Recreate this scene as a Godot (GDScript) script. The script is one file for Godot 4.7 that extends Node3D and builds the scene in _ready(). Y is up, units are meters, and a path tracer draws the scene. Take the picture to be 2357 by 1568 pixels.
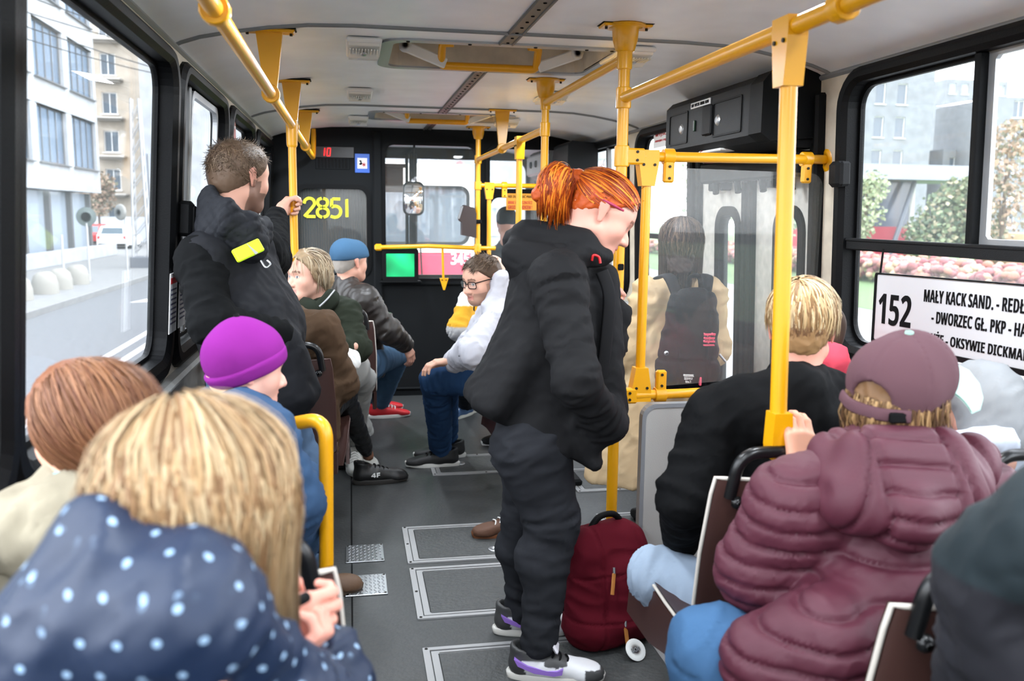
extends Node3D


func _ready() -> void:
	# camera
	var cam := Camera3D.new()
	cam.name = "camera"
	add_child(cam)
	cam.transform = Transform3D(Basis(Vector3(0.98328, 0.01188, 0.18169), Vector3(0.01447, 0.98961, -0.14302), Vector3(-0.18150, 0.14326, 0.97290)), Vector3(-0.62, 1.42, 0))
	cam.near = 0.05
	cam.far = 600.0
	var lens := CameraAttributesPhysical.new()
	lens.frustum_focal_length = 30.612
	lens.frustum_focus_distance = 3.3
	lens.exposure_aperture = 3.6
	lens.frustum_near = 0.05
	lens.frustum_far = 600.0
	cam.attributes = lens
	cam.fov = 42.81
	cam.current = true
	# an overcast sky, and the exposure
	var sky := ProceduralSkyMaterial.new()
	sky.sky_top_color = Color(0.93, 0.96, 1.0)
	sky.sky_horizon_color = Color(0.97, 0.985, 1.0)
	sky.ground_horizon_color = Color(0.8, 0.82, 0.84)
	sky.ground_bottom_color = Color(0.5, 0.5, 0.5)
	sky.sky_energy_multiplier = 1.0
	sky.sun_angle_max = 1.0
	var env := Environment.new()
	env.background_mode = Environment.BG_SKY
	env.sky = Sky.new()
	env.sky.sky_material = sky
	env.background_energy_multiplier = 3.0
	env.tonemap_mode = Environment.TONE_MAPPER_LINEAR
	env.tonemap_exposure = 3.15
	env.sdfgi_enabled = true
	env.ssao_enabled = true
	env.ssil_enabled = true
	var we := WorldEnvironment.new()
	we.name = "world_environment"
	we.environment = env
	add_child(we)

	make_materials()
	shell()
	bulkhead_and_cab()
	fittings()
	seats()
	outside()
	people()
	run_jobs()


var M := {}
var WL := Transform3D(Basis(Vector3(0, 0, -1), Vector3(0.06655, 0.99778, 0), Vector3(0.99778, -0.06655, 0)), Vector3(-1.307, 0, 0))
var WR := Transform3D(Basis(Vector3(0, 0, -1), Vector3(-0.036, 0.99935, 0), Vector3(0.99935, 0.036, 0)), Vector3(1.248, 0, 0))
var BH := Transform3D(Basis(), Vector3(0, 0, -6.75))


func make_materials() -> void:
	var fine := noise_tex(0.09, 3, true, Color.BLACK, Color.WHITE, 3)
	var weave := noise_tex(0.22, 2, true, Color.BLACK, Color.WHITE, 5)
	var folds := noise_tex(0.012, 4, true, Color.BLACK, Color.WHITE, 8)
	var mottle := noise_tex(0.01, 5, false, Color(0.86, 0.86, 0.86), Color.WHITE, 4)
	var worn := noise_tex(0.02, 6, false, Color(0.84, 0.85, 0.86), Color.WHITE, 9, 1024)
	M.fine = fine; M.weave = weave; M.folds = folds; M.mottle = mottle
	M.yellow = mat(Color(0.88, 0.62, 0.0), 0.3); M.yellow.clearcoat_enabled = true; M.yellow.clearcoat = 0.25
	M.rubber = grain(mat(Color(0.05, 0.053, 0.058), 0.5), fine, 0.15, 3.0)
	M.black = grain(mat(Color(0.06, 0.064, 0.068), 0.55), fine, 0.35, 6.0)
	M.dark = grain(mat(Color(0.115, 0.118, 0.122), 0.5), fine, 0.3, 5.0)
	M.bulk = grain(mat(Color(0.085, 0.092, 0.098), 0.65), fine, 0.4, 8.0)
	M.beige = grain(mat(Color(0.80, 0.76, 0.69), 0.55), null, 0.0, 1.5, mottle)
	M.ceil = grain(mat(Color(0.95, 0.965, 0.985), 0.42), fine, 0.02, 1.0, noise_tex(0.006, 3, false, Color(0.95, 0.95, 0.95), Color.WHITE, 14))
	M.lowwall = grain(mat(Color(0.66, 0.665, 0.66), 0.5), fine, 0.1, 2.0, mottle)
	M.floor = grain(mat(Color(0.25, 0.256, 0.254), 0.5), fine, 0.1, 1.3, worn)
	M.hatchfloor = grain(mat(Color(0.28, 0.286, 0.282), 0.55), fine, 0.25, 1.1, worn)
	M.alu = grain(mat(Color(0.62, 0.63, 0.64), 0.4, 0.5), fine, 0.25, 7.0)
	M.alumatt = grain(mat(Color(0.62, 0.62, 0.62), 0.5, 0.3), fine, 0.2, 7.0)
	M.strip = mat(Color(0.36, 0.36, 0.36), 0.45, 0.4)
	M.joint = mat(Color(0.47, 0.48, 0.49), 0.5)
	M.steel = grain(mat(Color(0.7, 0.71, 0.72), 0.3, 0.85), fine, 0.3, 4.0)
	M.screw = mat(Color(0.10, 0.09, 0.06), 0.5, 0.4)
	M.glass = glass(Color(0.93, 0.97, 0.97), 0.05); M.glass.metallic_specular = 0.22
	M.pane = glass(Color(0.85, 0.9, 0.9), 0.03); M.pane.metallic_specular = 0.25
	M.haze = glass(Color(0.92, 0.95, 0.95), 0.03); M.haze.metallic_specular = 0.28
	M.white = mat(Color(0.86, 0.86, 0.85), 0.5)
	M.paper = mat(Color(0.9, 0.9, 0.9), 0.7)
	M.ink = mat(Color(0.05, 0.05, 0.055), 0.6)
	M.red = mat(Color(0.72, 0.08, 0.10), 0.5)
	M.seat = grain(mat(Color(0.26, 0.165, 0.145), 0.42), fine, 0.2, 6.0)
	M.edge = mat(Color(0.82, 0.79, 0.75), 0.5)
	M.grip = mat(Color(0.06, 0.062, 0.066), 0.3)
	for k in ["rubber", "black", "dark", "bulk", "ink"]:
		M[k].metallic_specular = 0.22
	M.lampglass = mat(Color(0.86, 0.86, 0.84), 0.25)
	M.doorgrey = grain(mat(Color(0.74, 0.73, 0.70), 0.5), fine, 0.1, 3.0, mottle)



# ---------------------------------------------------------------- mesh builder
class MB:
	var v := PackedVector3Array()
	var n := PackedVector3Array()
	var c := PackedColorArray()
	var t := PackedInt32Array()
	var col := Color.WHITE

	func tri(a: Vector3, b: Vector3, d: Vector3) -> void:
		var nn := (b - a).cross(d - a).normalized()
		var i := v.size()
		v.append_array([a, b, d]); n.append_array([nn, nn, nn]); c.append_array([col, col, col])
		t.append_array([i, i + 2, i + 1])

	func quad(a: Vector3, b: Vector3, d: Vector3, e: Vector3) -> void:
		var nn := (d - a).cross(e - b).normalized()
		var i := v.size()
		v.append_array([a, b, d, e]); n.append_array([nn, nn, nn, nn]); c.append_array([col, col, col, col])
		t.append_array([i, i + 2, i + 1, i, i + 3, i + 2])

	# grid of points rows x cols with smooth normals
	func grid(p: PackedVector3Array, cols: int, wrap := false, flip := false) -> void:
		var rows := p.size() / cols
		var base := v.size()
		for r in rows:
			for k in cols:
				var k0: int = (k - 1 + cols) % cols if wrap else maxi(k - 1, 0)
				var k1: int = (k + 1) % cols if wrap else mini(k + 1, cols - 1)
				var du := p[r * cols + k1] - p[r * cols + k0]
				var dv := p[mini(r + 1, rows - 1) * cols + k] - p[maxi(r - 1, 0) * cols + k]
				var nn := du.cross(dv).normalized()
				v.append(p[r * cols + k]); n.append(-nn if flip else nn); c.append(col)
		for r in rows - 1:
			for k in (cols if wrap else cols - 1):
				var k1 := (k + 1) % cols
				var a := base + r * cols + k
				var b := base + r * cols + k1
				var d := b + cols
				var e := a + cols
				if flip:
					t.append_array([a, b, d, a, d, e])
				else:
					t.append_array([a, d, b, a, e, d])

	func box(o: Vector3, s: Vector3, bv := 0.0, xf := Transform3D()) -> void:
		var h := s * 0.5
		bv = minf(bv, minf(h.x, minf(h.y, h.z)) * 0.95)
		var P := func(sx: float, sy: float, sz: float, ax: int) -> Vector3:
			var q := Vector3(sx * (h.x - (0.0 if ax == 0 else bv)), sy * (h.y - (0.0 if ax == 1 else bv)), sz * (h.z - (0.0 if ax == 2 else bv)))
			return xf * (o + q)
		var S := [-1.0, 1.0]
		for s1 in S:
			_q(P.call(s1, -1, -1, 0), P.call(s1, 1, -1, 0), P.call(s1, 1, 1, 0), P.call(s1, -1, 1, 0), s1 > 0)
			_q(P.call(-1, s1, -1, 1), P.call(-1, s1, 1, 1), P.call(1, s1, 1, 1), P.call(1, s1, -1, 1), s1 > 0)
			_q(P.call(-1, -1, s1, 2), P.call(1, -1, s1, 2), P.call(1, 1, s1, 2), P.call(-1, 1, s1, 2), s1 > 0)
		if bv <= 0.0:
			return
		for s1 in S:
			for s2 in S:
				_q(P.call(s1, s2, -1, 0), P.call(s1, s2, -1, 1), P.call(s1, s2, 1, 1), P.call(s1, s2, 1, 0), s1 * s2 > 0)
				_q(P.call(s1, -1, s2, 2), P.call(s1, -1, s2, 0), P.call(s1, 1, s2, 0), P.call(s1, 1, s2, 2), s1 * s2 < 0)
				_q(P.call(-1, s1, s2, 1), P.call(-1, s1, s2, 2), P.call(1, s1, s2, 2), P.call(1, s1, s2, 1), s1 * s2 > 0)
				for s3 in S:
					var a: Vector3 = P.call(s1, s2, s3, 0)
					var b: Vector3 = P.call(s1, s2, s3, 1)
					var d: Vector3 = P.call(s1, s2, s3, 2)
					if s1 * s2 * s3 > 0:
						tri(a, b, d)
					else:
						tri(a, d, b)

	func _q(a: Vector3, b: Vector3, d: Vector3, e: Vector3, ccw: bool) -> void:
		if ccw:
			quad(a, b, d, e)
		else:
			quad(a, e, d, b)

	func tube(p: Array, r, sides := 12, caps := true, flat := 1.0, flatdir := Vector3.ZERO) -> void:
		var m := p.size()
		var q := PackedVector3Array()
		var up := Vector3.ZERO
		for i in m:
			var d: Vector3 = (p[mini(i + 1, m - 1)] - p[maxi(i - 1, 0)]).normalized()
			if up == Vector3.ZERO:
				up = flatdir if flatdir != Vector3.ZERO else (Vector3.UP if absf(d.y) < 0.9 else Vector3.RIGHT)
			up = (up - d * d.dot(up)).normalized()
			var s := d.cross(up)
			var rr: float = r[i] if r is Array else r
			for k in sides:
				var an := TAU * k / sides
				q.append(p[i] + (up * cos(an) * flat - s * sin(an)) * rr)
		grid(q, sides, true, true)
		if caps:
			for e in [0, m - 1]:
				var dd: Vector3 = (p[1] - p[0]) if e == 0 else (p[m - 2] - p[m - 1])
				for k in range(1, sides - 1):
					var a := q[e * sides]
					var b := q[e * sides + k]
					var g := q[e * sides + k + 1]
					if (b - a).cross(g - a).dot(dd) > 0:
						tri(a, g, b)
					else:
						tri(a, b, g)

	# profile of (radius, height) round the y axis of xf
	func lathe(prof: Array, xf := Transform3D(), sides := 20) -> void:
		var q := PackedVector3Array()
		for e in prof:
			for k in sides:
				var an := TAU * k / sides
				q.append(xf * Vector3(cos(an) * e[0], e[1], sin(an) * e[0]))
		grid(q, sides, true)

	func ext(poly: PackedVector2Array, z0: float, z1: float, xf := Transform3D()) -> void:
		if Geometry2D.is_polygon_clockwise(poly):
			poly = poly.duplicate(); poly.reverse()
		var ix := Geometry2D.triangulate_polygon(poly)
		for k in range(0, ix.size(), 3):
			var a := poly[ix[k]]
			var b := poly[ix[k + 1]]
			var d := poly[ix[k + 2]]
			if (b - a).cross(d - a) < 0:
				var w := b; b = d; d = w
			tri(xf * Vector3(a.x, a.y, z1), xf * Vector3(b.x, b.y, z1), xf * Vector3(d.x, d.y, z1))
			tri(xf * Vector3(a.x, a.y, z0), xf * Vector3(d.x, d.y, z0), xf * Vector3(b.x, b.y, z0))
		for k in poly.size():
			var a := poly[k]
			var b := poly[(k + 1) % poly.size()]
			quad(xf * Vector3(a.x, a.y, z0), xf * Vector3(b.x, b.y, z0), xf * Vector3(b.x, b.y, z1), xf * Vector3(a.x, a.y, z1))

	# ring between two loops of the same number of points (counter-clockwise)
	func ring(o: PackedVector2Array, i: PackedVector2Array, z0: float, z1: float, xf := Transform3D(), bulge := 0.0) -> void:
		var m := o.size()
		for k in m:
			var j := (k + 1) % m
			var A := func(p: Vector2, z: float) -> Vector3: return xf * Vector3(p.x, p.y, z)
			if bulge > 0.0:
				var mo := o[k].lerp(i[k], 0.3); var mo2 := o[j].lerp(i[j], 0.3)
				var mi := o[k].lerp(i[k], 0.7); var mi2 := o[j].lerp(i[j], 0.7)
				quad(A.call(o[k], z1), A.call(o[j], z1), A.call(mo2, z1 + bulge), A.call(mo, z1 + bulge))
				quad(A.call(mo, z1 + bulge), A.call(mo2, z1 + bulge), A.call(mi2, z1 + bulge), A.call(mi, z1 + bulge))
				quad(A.call(mi, z1 + bulge), A.call(mi2, z1 + bulge), A.call(i[j], z1), A.call(i[k], z1))
			else:
				quad(A.call(o[k], z1), A.call(o[j], z1), A.call(i[j], z1), A.call(i[k], z1))
			quad(A.call(o[j], z0), A.call(o[k], z0), A.call(i[k], z0), A.call(i[j], z0))
			quad(A.call(o[k], z0), A.call(o[j], z0), A.call(o[j], z1), A.call(o[k], z1))
			quad(A.call(i[j], z0), A.call(i[k], z0), A.call(i[k], z1), A.call(i[j], z1))

	# rectangle with a rounded hole whose loop comes from rr()
	func plate(x0: float, y0: float, x1: float, y1: float, h: PackedVector2Array, z0: float, z1: float, xf := Transform3D()) -> void:
		var m := h.size()
		var per := m / 4
		var cs := [Vector2(x1, y0), Vector2(x1, y1), Vector2(x0, y1), Vector2(x0, y0)]
		var o := PackedVector2Array()
		for k in m:
			o.append(cs[k / per])
		for k in m:
			var j := (k + 1) % m
			var f := [o[k], o[j], h[j], h[k]]
			for z in [z0, z1]:
				var q := []
				for p: Vector2 in f:
					q.append(xf * Vector3(p.x, p.y, z))
				if o[k].is_equal_approx(o[j]):
					if z == z1: tri(q[0], q[2], q[3])
					else: tri(q[0], q[3], q[2])
				else:
					if z == z1: quad(q[0], q[1], q[2], q[3])
					else: quad(q[3], q[2], q[1], q[0])
			quad(xf * Vector3(h[j].x, h[j].y, z0), xf * Vector3(h[k].x, h[k].y, z0), xf * Vector3(h[k].x, h[k].y, z1), xf * Vector3(h[j].x, h[j].y, z1))
		for k in 4:
			var a: Vector2 = cs[(k + 3) % 4]
			var b: Vector2 = cs[k]
			quad(xf * Vector3(a.x, a.y, z0), xf * Vector3(b.x, b.y, z0), xf * Vector3(b.x, b.y, z1), xf * Vector3(a.x, a.y, z1))

	# flat stroke along a 2D line
	func stroke(p: Array, w: float, z0: float, z1: float, xf := Transform3D(), closed := false) -> void:
		var L := PackedVector2Array()
		var R := PackedVector2Array()
		var m := p.size()
		for k in m:
			var a: Vector2 = p[(k - 1 + m) % m] if closed else p[maxi(k - 1, 0)]
			var b: Vector2 = p[(k + 1) % m] if closed else p[mini(k + 1, m - 1)]
			var d := (b - a).normalized().orthogonal() * w * 0.5
			L.append(p[k] + d); R.append(p[k] - d)
		for k in (m if closed else m - 1):
			var j := (k + 1) % m
			ext(PackedVector2Array([L[k], R[k], R[j], L[j]]), z0, z1, xf)

	func arrays() -> Array:
		var a := []
		a.resize(Mesh.ARRAY_MAX)
		a[Mesh.ARRAY_VERTEX] = v; a[Mesh.ARRAY_NORMAL] = n; a[Mesh.ARRAY_COLOR] = c; a[Mesh.ARRAY_INDEX] = t
		return a

	func mesh() -> ArrayMesh:
		var m := ArrayMesh.new()
		m.add_surface_from_arrays(Mesh.PRIMITIVE_TRIANGLES, arrays())
		return m

	func add(a: Array, xf := Transform3D(), tint = null) -> void:   # arrays of another mesh
		var i := v.size()
		var nb := xf.basis.inverse().transposed()
		var av: PackedVector3Array = a[Mesh.ARRAY_VERTEX]
		var an: PackedVector3Array = a[Mesh.ARRAY_NORMAL]
		var ac: PackedColorArray = a[Mesh.ARRAY_COLOR]
		var flip := xf.basis.determinant() < 0.0
		for k in av.size():
			v.append(xf * av[k]); n.append((nb * an[k]).normalized())
			c.append(ac[k] if tint == null else tint)
		var at: PackedInt32Array = a[Mesh.ARRAY_INDEX]
		for k in range(0, at.size(), 3):
			if flip:
				t.append_array([at[k] + i, at[k + 2] + i, at[k + 1] + i])
			else:
				t.append_array([at[k] + i, at[k + 1] + i, at[k + 2] + i])


# rounded rectangle, counter-clockwise, from the lower right corner, m points a corner
static func rr(x0: float, y0: float, x1: float, y1: float, r: float, m := 7) -> PackedVector2Array:
	var p := PackedVector2Array()
	var cs := [Vector2(x1 - r, y0 + r), Vector2(x1 - r, y1 - r), Vector2(x0 + r, y1 - r), Vector2(x0 + r, y0 + r)]
	for k in 4:
		for i in m:
			var an := -PI / 2 + k * PI / 2 + PI / 2 * i / (m - 1)
			p.append(cs[k] + Vector2(cos(an), sin(an)) * r)
	return p


static func curve(p: Array, per := 6) -> Array:   # Catmull-Rom through the points
	var q := []
	for k in p.size() - 1:
		var a: Vector3 = p[maxi(k - 1, 0)]
		var d: Vector3 = p[mini(k + 2, p.size() - 1)]
		for i in per:
			q.append((p[k] as Vector3).cubic_interpolate(p[k + 1], a, d, float(i) / per))
	q.append(p[-1])
	return q


# bends a line of points with round corners of radius r
static func fillet(p: Array, r: float, m := 6) -> Array:
	var q := [p[0]]
	for k in range(1, p.size() - 1):
		var a: Vector3 = p[k] + (p[k - 1] - p[k]).normalized() * r
		var b: Vector3 = p[k] + (p[k + 1] - p[k]).normalized() * r
		for i in m + 1:
			var s := float(i) / m
			q.append(a.lerp(p[k], s).lerp((p[k] as Vector3).lerp(b, s), s))
	q.append(p[-1])
	return q


# ---------------------------------------------------------------- smooth solids: tapered capsules joined by a smooth minimum, meshed as surface nets
class Sdf:
	var a := PackedVector3Array()
	var ab := PackedVector3Array()
	var inv := PackedFloat32Array()
	var ra := PackedFloat32Array()
	var dr := PackedFloat32Array()
	var w := PackedVector3Array()
	var sq := PackedFloat32Array()
	var sub := PackedByteArray()
	var kk := PackedFloat32Array()
	var cuts := []
	var k := 0.03
	var cutk := 0.012

	func _init(k_ := 0.03) -> void:
		k = k_

	# wide: the direction the section is widened along, by the factor wf (below 1: flattened)
	func cap(p: Vector3, q: Vector3, r0: float, r1 := -1.0, wide := Vector3.ZERO, wf := 1.0, ks := -1.0, take := 0) -> void:
		a.append(p); ab.append(q - p)
		inv.append(1.0 / maxf((q - p).length_squared(), 1e-9))
		ra.append(r0); dr.append((r1 if r1 >= 0.0 else r0) - r0)
		w.append(wide.normalized()); sq.append(1.0 / (wf * wf) - 1.0 if wf != 1.0 else 0.0)
		sub.append(take); kk.append(ks if ks >= 0.0 else k)

	func ball(p: Vector3, r: float, wide := Vector3.ZERO, wf := 1.0, ks := -1.0) -> void:
		cap(p, p + Vector3(0, 0.0001, 0), r, r, wide, wf, ks)

	func carve(p: Vector3, q: Vector3, r0: float, r1 := -1.0, wide := Vector3.ZERO, wf := 1.0, ks := 0.01) -> void:
		cap(p, q, r0, r1, wide, wf, ks, 1)

	func cut(normal: Vector3, at: Vector3) -> void:   # takes away what lies on the normal's side
		var nn := normal.normalized()
		cuts.append([nn, nn.dot(at)])

	func one(i: int, p: Vector3) -> float:
		var q := p - a[i]
		q -= ab[i] * (h_of(i, q))
		var e: float
		if sq[i] != 0.0:
			var u := q.dot(w[i])
			e = sqrt(maxf(q.length_squared() + sq[i] * u * u, 0.0))
		else:
			e = q.length()
		return e - ra[i] - dr[i] * h_of(i, p - a[i])

	func h_of(i: int, q: Vector3) -> float:
		return clampf(q.dot(ab[i]) * inv[i], 0.0, 1.0)

	func build(cell: float) -> Array:
		var lo := Vector3(1e9, 1e9, 1e9)
		var hi := -lo
		var m := a.size()
		var ids := []
		for i in m:
			if sub[i] == 0:
				var wf := maxf(1.0, 1.0 / sqrt(sq[i] + 1.0))
				var r := maxf(ra[i], ra[i] + dr[i]) * wf
				for e: Vector3 in [a[i], a[i] + ab[i]]:
					lo = lo.min(e - Vector3(r, r, r)); hi = hi.max(e + Vector3(r, r, r))
				ids.append(i)
		for i in m:
			if sub[i]: ids.append(i)
		lo -= Vector3.ONE * (cell * 2.5); hi += Vector3.ONE * (cell * 2.5)
		var B := 6
		var nx := int(ceil((hi.x - lo.x) / cell / B)) * B + 1
		var ny := int(ceil((hi.y - lo.y) / cell / B)) * B + 1
		var nz := int(ceil((hi.z - lo.z) / cell / B)) * B + 1
		var val := PackedFloat32Array()
		val.resize(nx * ny * nz); val.fill(99.0)
		var vid := PackedInt32Array()
		vid.resize(nx * ny * nz); vid.fill(-1)
		var hd := cell * B * 0.8661
		var blocks := []
		var es := PackedFloat32Array()
		es.resize(m)
		for bz in (nz - 1) / B:
			for by in (ny - 1) / B:
				for bx in (nx - 1) / B:
					var ctr := lo + Vector3(bx * B + B * 0.5, by * B + B * 0.5, bz * B + B * 0.5) * cell
					var dmin := 99.0
					var nearsub := false
					for i in m:
						var e := one(i, ctr)
						es[i] = e
						if sub[i] == 0: dmin = minf(dmin, e)
						elif e < hd + k: nearsub = true
					if dmin > hd + k * 0.6:
						continue
					var skip := false
					for cu in cuts:
						var e: float = cu[0].dot(ctr) - cu[1]
						if e > hd + cell: skip = true
						elif e > -hd - cutk: nearsub = true
					if skip or (dmin < -hd - k and not nearsub):
						continue
					var act := PackedInt32Array()
					for i: int in ids:
						if sub[i] == 0:
							if es[i] < dmin + 2.0 * hd + kk[i]: act.append(i)
						elif es[i] < hd + kk[i]: act.append(i)
					for z in range(bz * B, bz * B + B + 1):
						for y in range(by * B, by * B + B + 1):
							var row := (z * ny + y) * nx
							for x in range(bx * B, bx * B + B + 1):
								if val[row + x] != 99.0: continue
								var p := lo + Vector3(x, y, z) * cell
								var d := 50.0
								for i in act:
									var q := p - a[i]
									var hh := clampf(q.dot(ab[i]) * inv[i], 0.0, 1.0)
									q -= ab[i] * hh
									var e := q.length_squared()
									if sq[i] != 0.0:
										var u := q.dot(w[i])
										e = maxf(e + sq[i] * u * u, 0.0)
									e = sqrt(e) - ra[i] - dr[i] * hh
									var ki := kk[i]
									if sub[i] == 0:
										var g := ki - absf(d - e)
										d = minf(d, e)
										if g > 0.0: d -= g * g / (4.0 * ki)
									else:
										var g := ki - absf(d + e)
										d = maxf(d, -e)
										if g > 0.0: d += g * g / (4.0 * ki)
								for cu in cuts:
									var e: float = cu[0].dot(p) - cu[1]
									var g := cutk - absf(d - e)
									d = maxf(d, e)
									if g > 0.0: d += g * g / (4.0 * cutk)
								val[row + x] = d
					blocks.append(Vector3i(bx, by, bz))
		var V := PackedVector3Array()
		var T := PackedInt32Array()
		var sy := nx
		var sz := nx * ny
		var off := [0, 1, sy, sy + 1, sz, sz + 1, sz + sy, sz + sy + 1]
		var ed := [[0, 1], [2, 3], [4, 5], [6, 7], [0, 2], [1, 3], [4, 6], [5, 7], [0, 4], [1, 5], [2, 6], [3, 7]]
		var cellsv := PackedInt32Array()
		for bl: Vector3i in blocks:
			for z in range(bl.z * B, bl.z * B + B):
				for y in range(bl.y * B, bl.y * B + B):
					var row := (z * ny + y) * nx
					for x in range(bl.x * B, bl.x * B + B):
						var o := row + x
						var mask := 0
						for q in 8:
							if val[o + off[q]] < 0.0: mask |= 1 << q
						if mask == 0 or mask == 255: continue
						var s := Vector3.ZERO
						var cnt := 0
						for e in ed:
							var va := val[o + off[e[0]]]
							var vb := val[o + off[e[1]]]
							if (va < 0.0) != (vb < 0.0):
								var f := va / (va - vb)
								var pa := Vector3(e[0] & 1, (e[0] >> 1) & 1, e[0] >> 2)
								var pb := Vector3(e[1] & 1, (e[1] >> 1) & 1, e[1] >> 2)
								s += pa.lerp(pb, f); cnt += 1
						vid[o] = V.size()
						cellsv.append(o)
						V.append(lo + (Vector3(x, y, z) + s / cnt) * cell)
		for o in cellsv:
			var v0 := val[o] < 0.0
			for ax in 3:
				var st: int = [1, sy, sz][ax]
				var v1 := val[o + st] < 0.0
				if v0 == v1: continue
				var s1: int = [sy, sz, 1][ax]
				var s2: int = [sz, 1, sy][ax]
				if o - s1 - s2 < 0: continue
				var i0 := vid[o]; var i1 := vid[o - s1]; var i2 := vid[o - s1 - s2]; var i3 := vid[o - s2]
				if i0 < 0 or i1 < 0 or i2 < 0 or i3 < 0: continue
				if v0:
					T.append_array([i0, i2, i1, i0, i3, i2])
				else:
					T.append_array([i0, i1, i2, i0, i2, i3])
		return [V, T]


static func smooth_normals(V: PackedVector3Array, T: PackedInt32Array) -> PackedVector3Array:
	var N := PackedVector3Array()
	N.resize(V.size())
	for i in range(0, T.size(), 3):
		var a := T[i]; var b := T[i + 1]; var d := T[i + 2]
		var nn := (V[d] - V[a]).cross(V[b] - V[a])
		N[a] += nn; N[b] += nn; N[d] += nn
	for i in N.size():
		N[i] = N[i].normalized()
	return N


# meshes a field, then moves each point along its normal by disp(p, n) and colours it by tint(p, n)
static func solid(f: Sdf, cell: float, disp = null, tint = null) -> Array:
	var r := f.build(cell)
	var V: PackedVector3Array = r[0]
	var T: PackedInt32Array = r[1]
	var N := smooth_normals(V, T)
	var C := PackedColorArray()
	C.resize(V.size())
	for i in V.size():
		C[i] = Color.WHITE if tint == null else tint.call(V[i], N[i])
	if disp != null:
		for i in V.size():
			V[i] += N[i] * disp.call(V[i], N[i])
		N = smooth_normals(V, T)
	var A := []
	A.resize(Mesh.ARRAY_MAX)
	A[Mesh.ARRAY_VERTEX] = V; A[Mesh.ARRAY_NORMAL] = N; A[Mesh.ARRAY_COLOR] = C; A[Mesh.ARRAY_INDEX] = T
	return A


# ---------------------------------------------------------------- nodes
var taken := {}
var jobs := []

func numbered(s: String, parent: Node) -> String:
	var key := str(parent.get_instance_id()) + s
	var k: int = taken.get(key, 0)
	taken[key] = k + 1
	return s if k == 0 else "%s_%03d" % [s, k]


func put(s: String, mesh: Mesh, m: Material, parent: Node = self) -> MeshInstance3D:
	var o := MeshInstance3D.new()
	o.name = numbered(s, parent)
	o.mesh = mesh
	if m: o.material_override = m
	parent.add_child(o, true)
	return o


func base(s: String, label: String, category: String, at := Vector3.ZERO, group := "", xf := Basis()) -> Node3D:
	var o := Node3D.new()
	o.name = numbered(s, self)
	add_child(o, true)
	o.transform = Transform3D(xf, at)
	tag(o, label, category, group)
	return o


func tag(o: Node, label: String, category: String, group := "") -> Node:
	o.set_meta("label", label); o.set_meta("category", category)
	if group: o.set_meta("group", group)
	return o


func struct(s: String, mesh: Mesh, m: Material, label: String, category: String) -> MeshInstance3D:
	var o := put(s, mesh, m)
	tag(o, label, category)
	o.set_meta("kind", "structure")
	return o


# a mesh worked out later on several threads: make() gives the arrays
func later(s: String, m: Material, parent: Node, make: Callable) -> MeshInstance3D:
	var o := MeshInstance3D.new()
	o.name = numbered(s, parent)
	o.material_override = m
	parent.add_child(o, true)
	jobs.append([o, make, null])
	return o


func run_jobs() -> void:
	var id := WorkerThreadPool.add_group_task(func(i: int) -> void: jobs[i][2] = jobs[i][1].call(), jobs.size(), -1, true)
	WorkerThreadPool.wait_for_group_task_completion(id)
	for j in jobs:
		var m := ArrayMesh.new()
		m.add_surface_from_arrays(Mesh.PRIMITIVE_TRIANGLES, j[2])
		j[0].mesh = m


func lin(r: float, g: float, b: float) -> Color:   # a colour given in sRGB, for vertex colours
	return Color(r, g, b).srgb_to_linear()


# ---------------------------------------------------------------- materials
func mat(c: Color, rough := 0.6, metal := 0.0) -> StandardMaterial3D:
	var m := StandardMaterial3D.new()
	m.albedo_color = c; m.roughness = rough; m.metallic = metal
	return m


func vmat(rough := 0.8) -> StandardMaterial3D:   # colour from the vertices
	var m := mat(Color.WHITE, rough)
	m.vertex_color_use_as_albedo = true
	return m


func noise_tex(freq: float, oct := 4, normal := false, lo := Color.BLACK, hi := Color.WHITE, sd := 1, size := 512, type := FastNoiseLite.TYPE_SIMPLEX_SMOOTH) -> NoiseTexture2D:
	var n := FastNoiseLite.new()
	n.noise_type = type; n.frequency = freq; n.fractal_octaves = oct; n.seed = sd
	var t := NoiseTexture2D.new()
	t.width = size; t.height = size; t.seamless = true; t.noise = n
	if normal:
		t.as_normal_map = true; t.bump_strength = 4.0
	else:
		var g := Gradient.new()
		g.set_color(0, lo); g.set_color(1, hi)
		t.color_ramp = g
	return t


func grain(m: StandardMaterial3D, nt: Texture2D, amount: float, scale: float, mottle: Texture2D = null) -> StandardMaterial3D:
	m.uv1_triplanar = true
	m.uv1_scale = Vector3.ONE * scale
	if nt:
		m.normal_enabled = true; m.normal_texture = nt; m.normal_scale = amount
	if mottle:
		m.albedo_texture = mottle
	return m


func glass(tint := Color(0.9, 0.95, 0.95), alpha := 0.06) -> StandardMaterial3D:
	var m := mat(Color(tint, alpha), 0.02)
	m.transparency = BaseMaterial3D.TRANSPARENCY_ALPHA
	m.metallic_specular = 0.5
	return m


func text(s: String, w: float, h: float, m: Material, parent: Node, xf: Transform3D, bold := true, called := "lettering", depth := 0.002) -> MeshInstance3D:
	var tm := TextMesh.new()
	var f := SystemFont.new()
	f.font_names = PackedStringArray(["Droid Sans"])
	f.font_weight = 700 if bold else 400
	tm.font = f; tm.text = s; tm.font_size = 64; tm.pixel_size = 0.01; tm.depth = 0.02; tm.curve_step = 1.0
	var bb := tm.get_aabb()
	var o := put(called, tm, m, parent)
	var sc := Vector3(w / bb.size.x, h / bb.size.y, depth / 0.02)
	o.transform = xf * Transform3D(Basis.from_scale(sc), -(bb.position + bb.size * 0.5) * sc)
	return o



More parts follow.
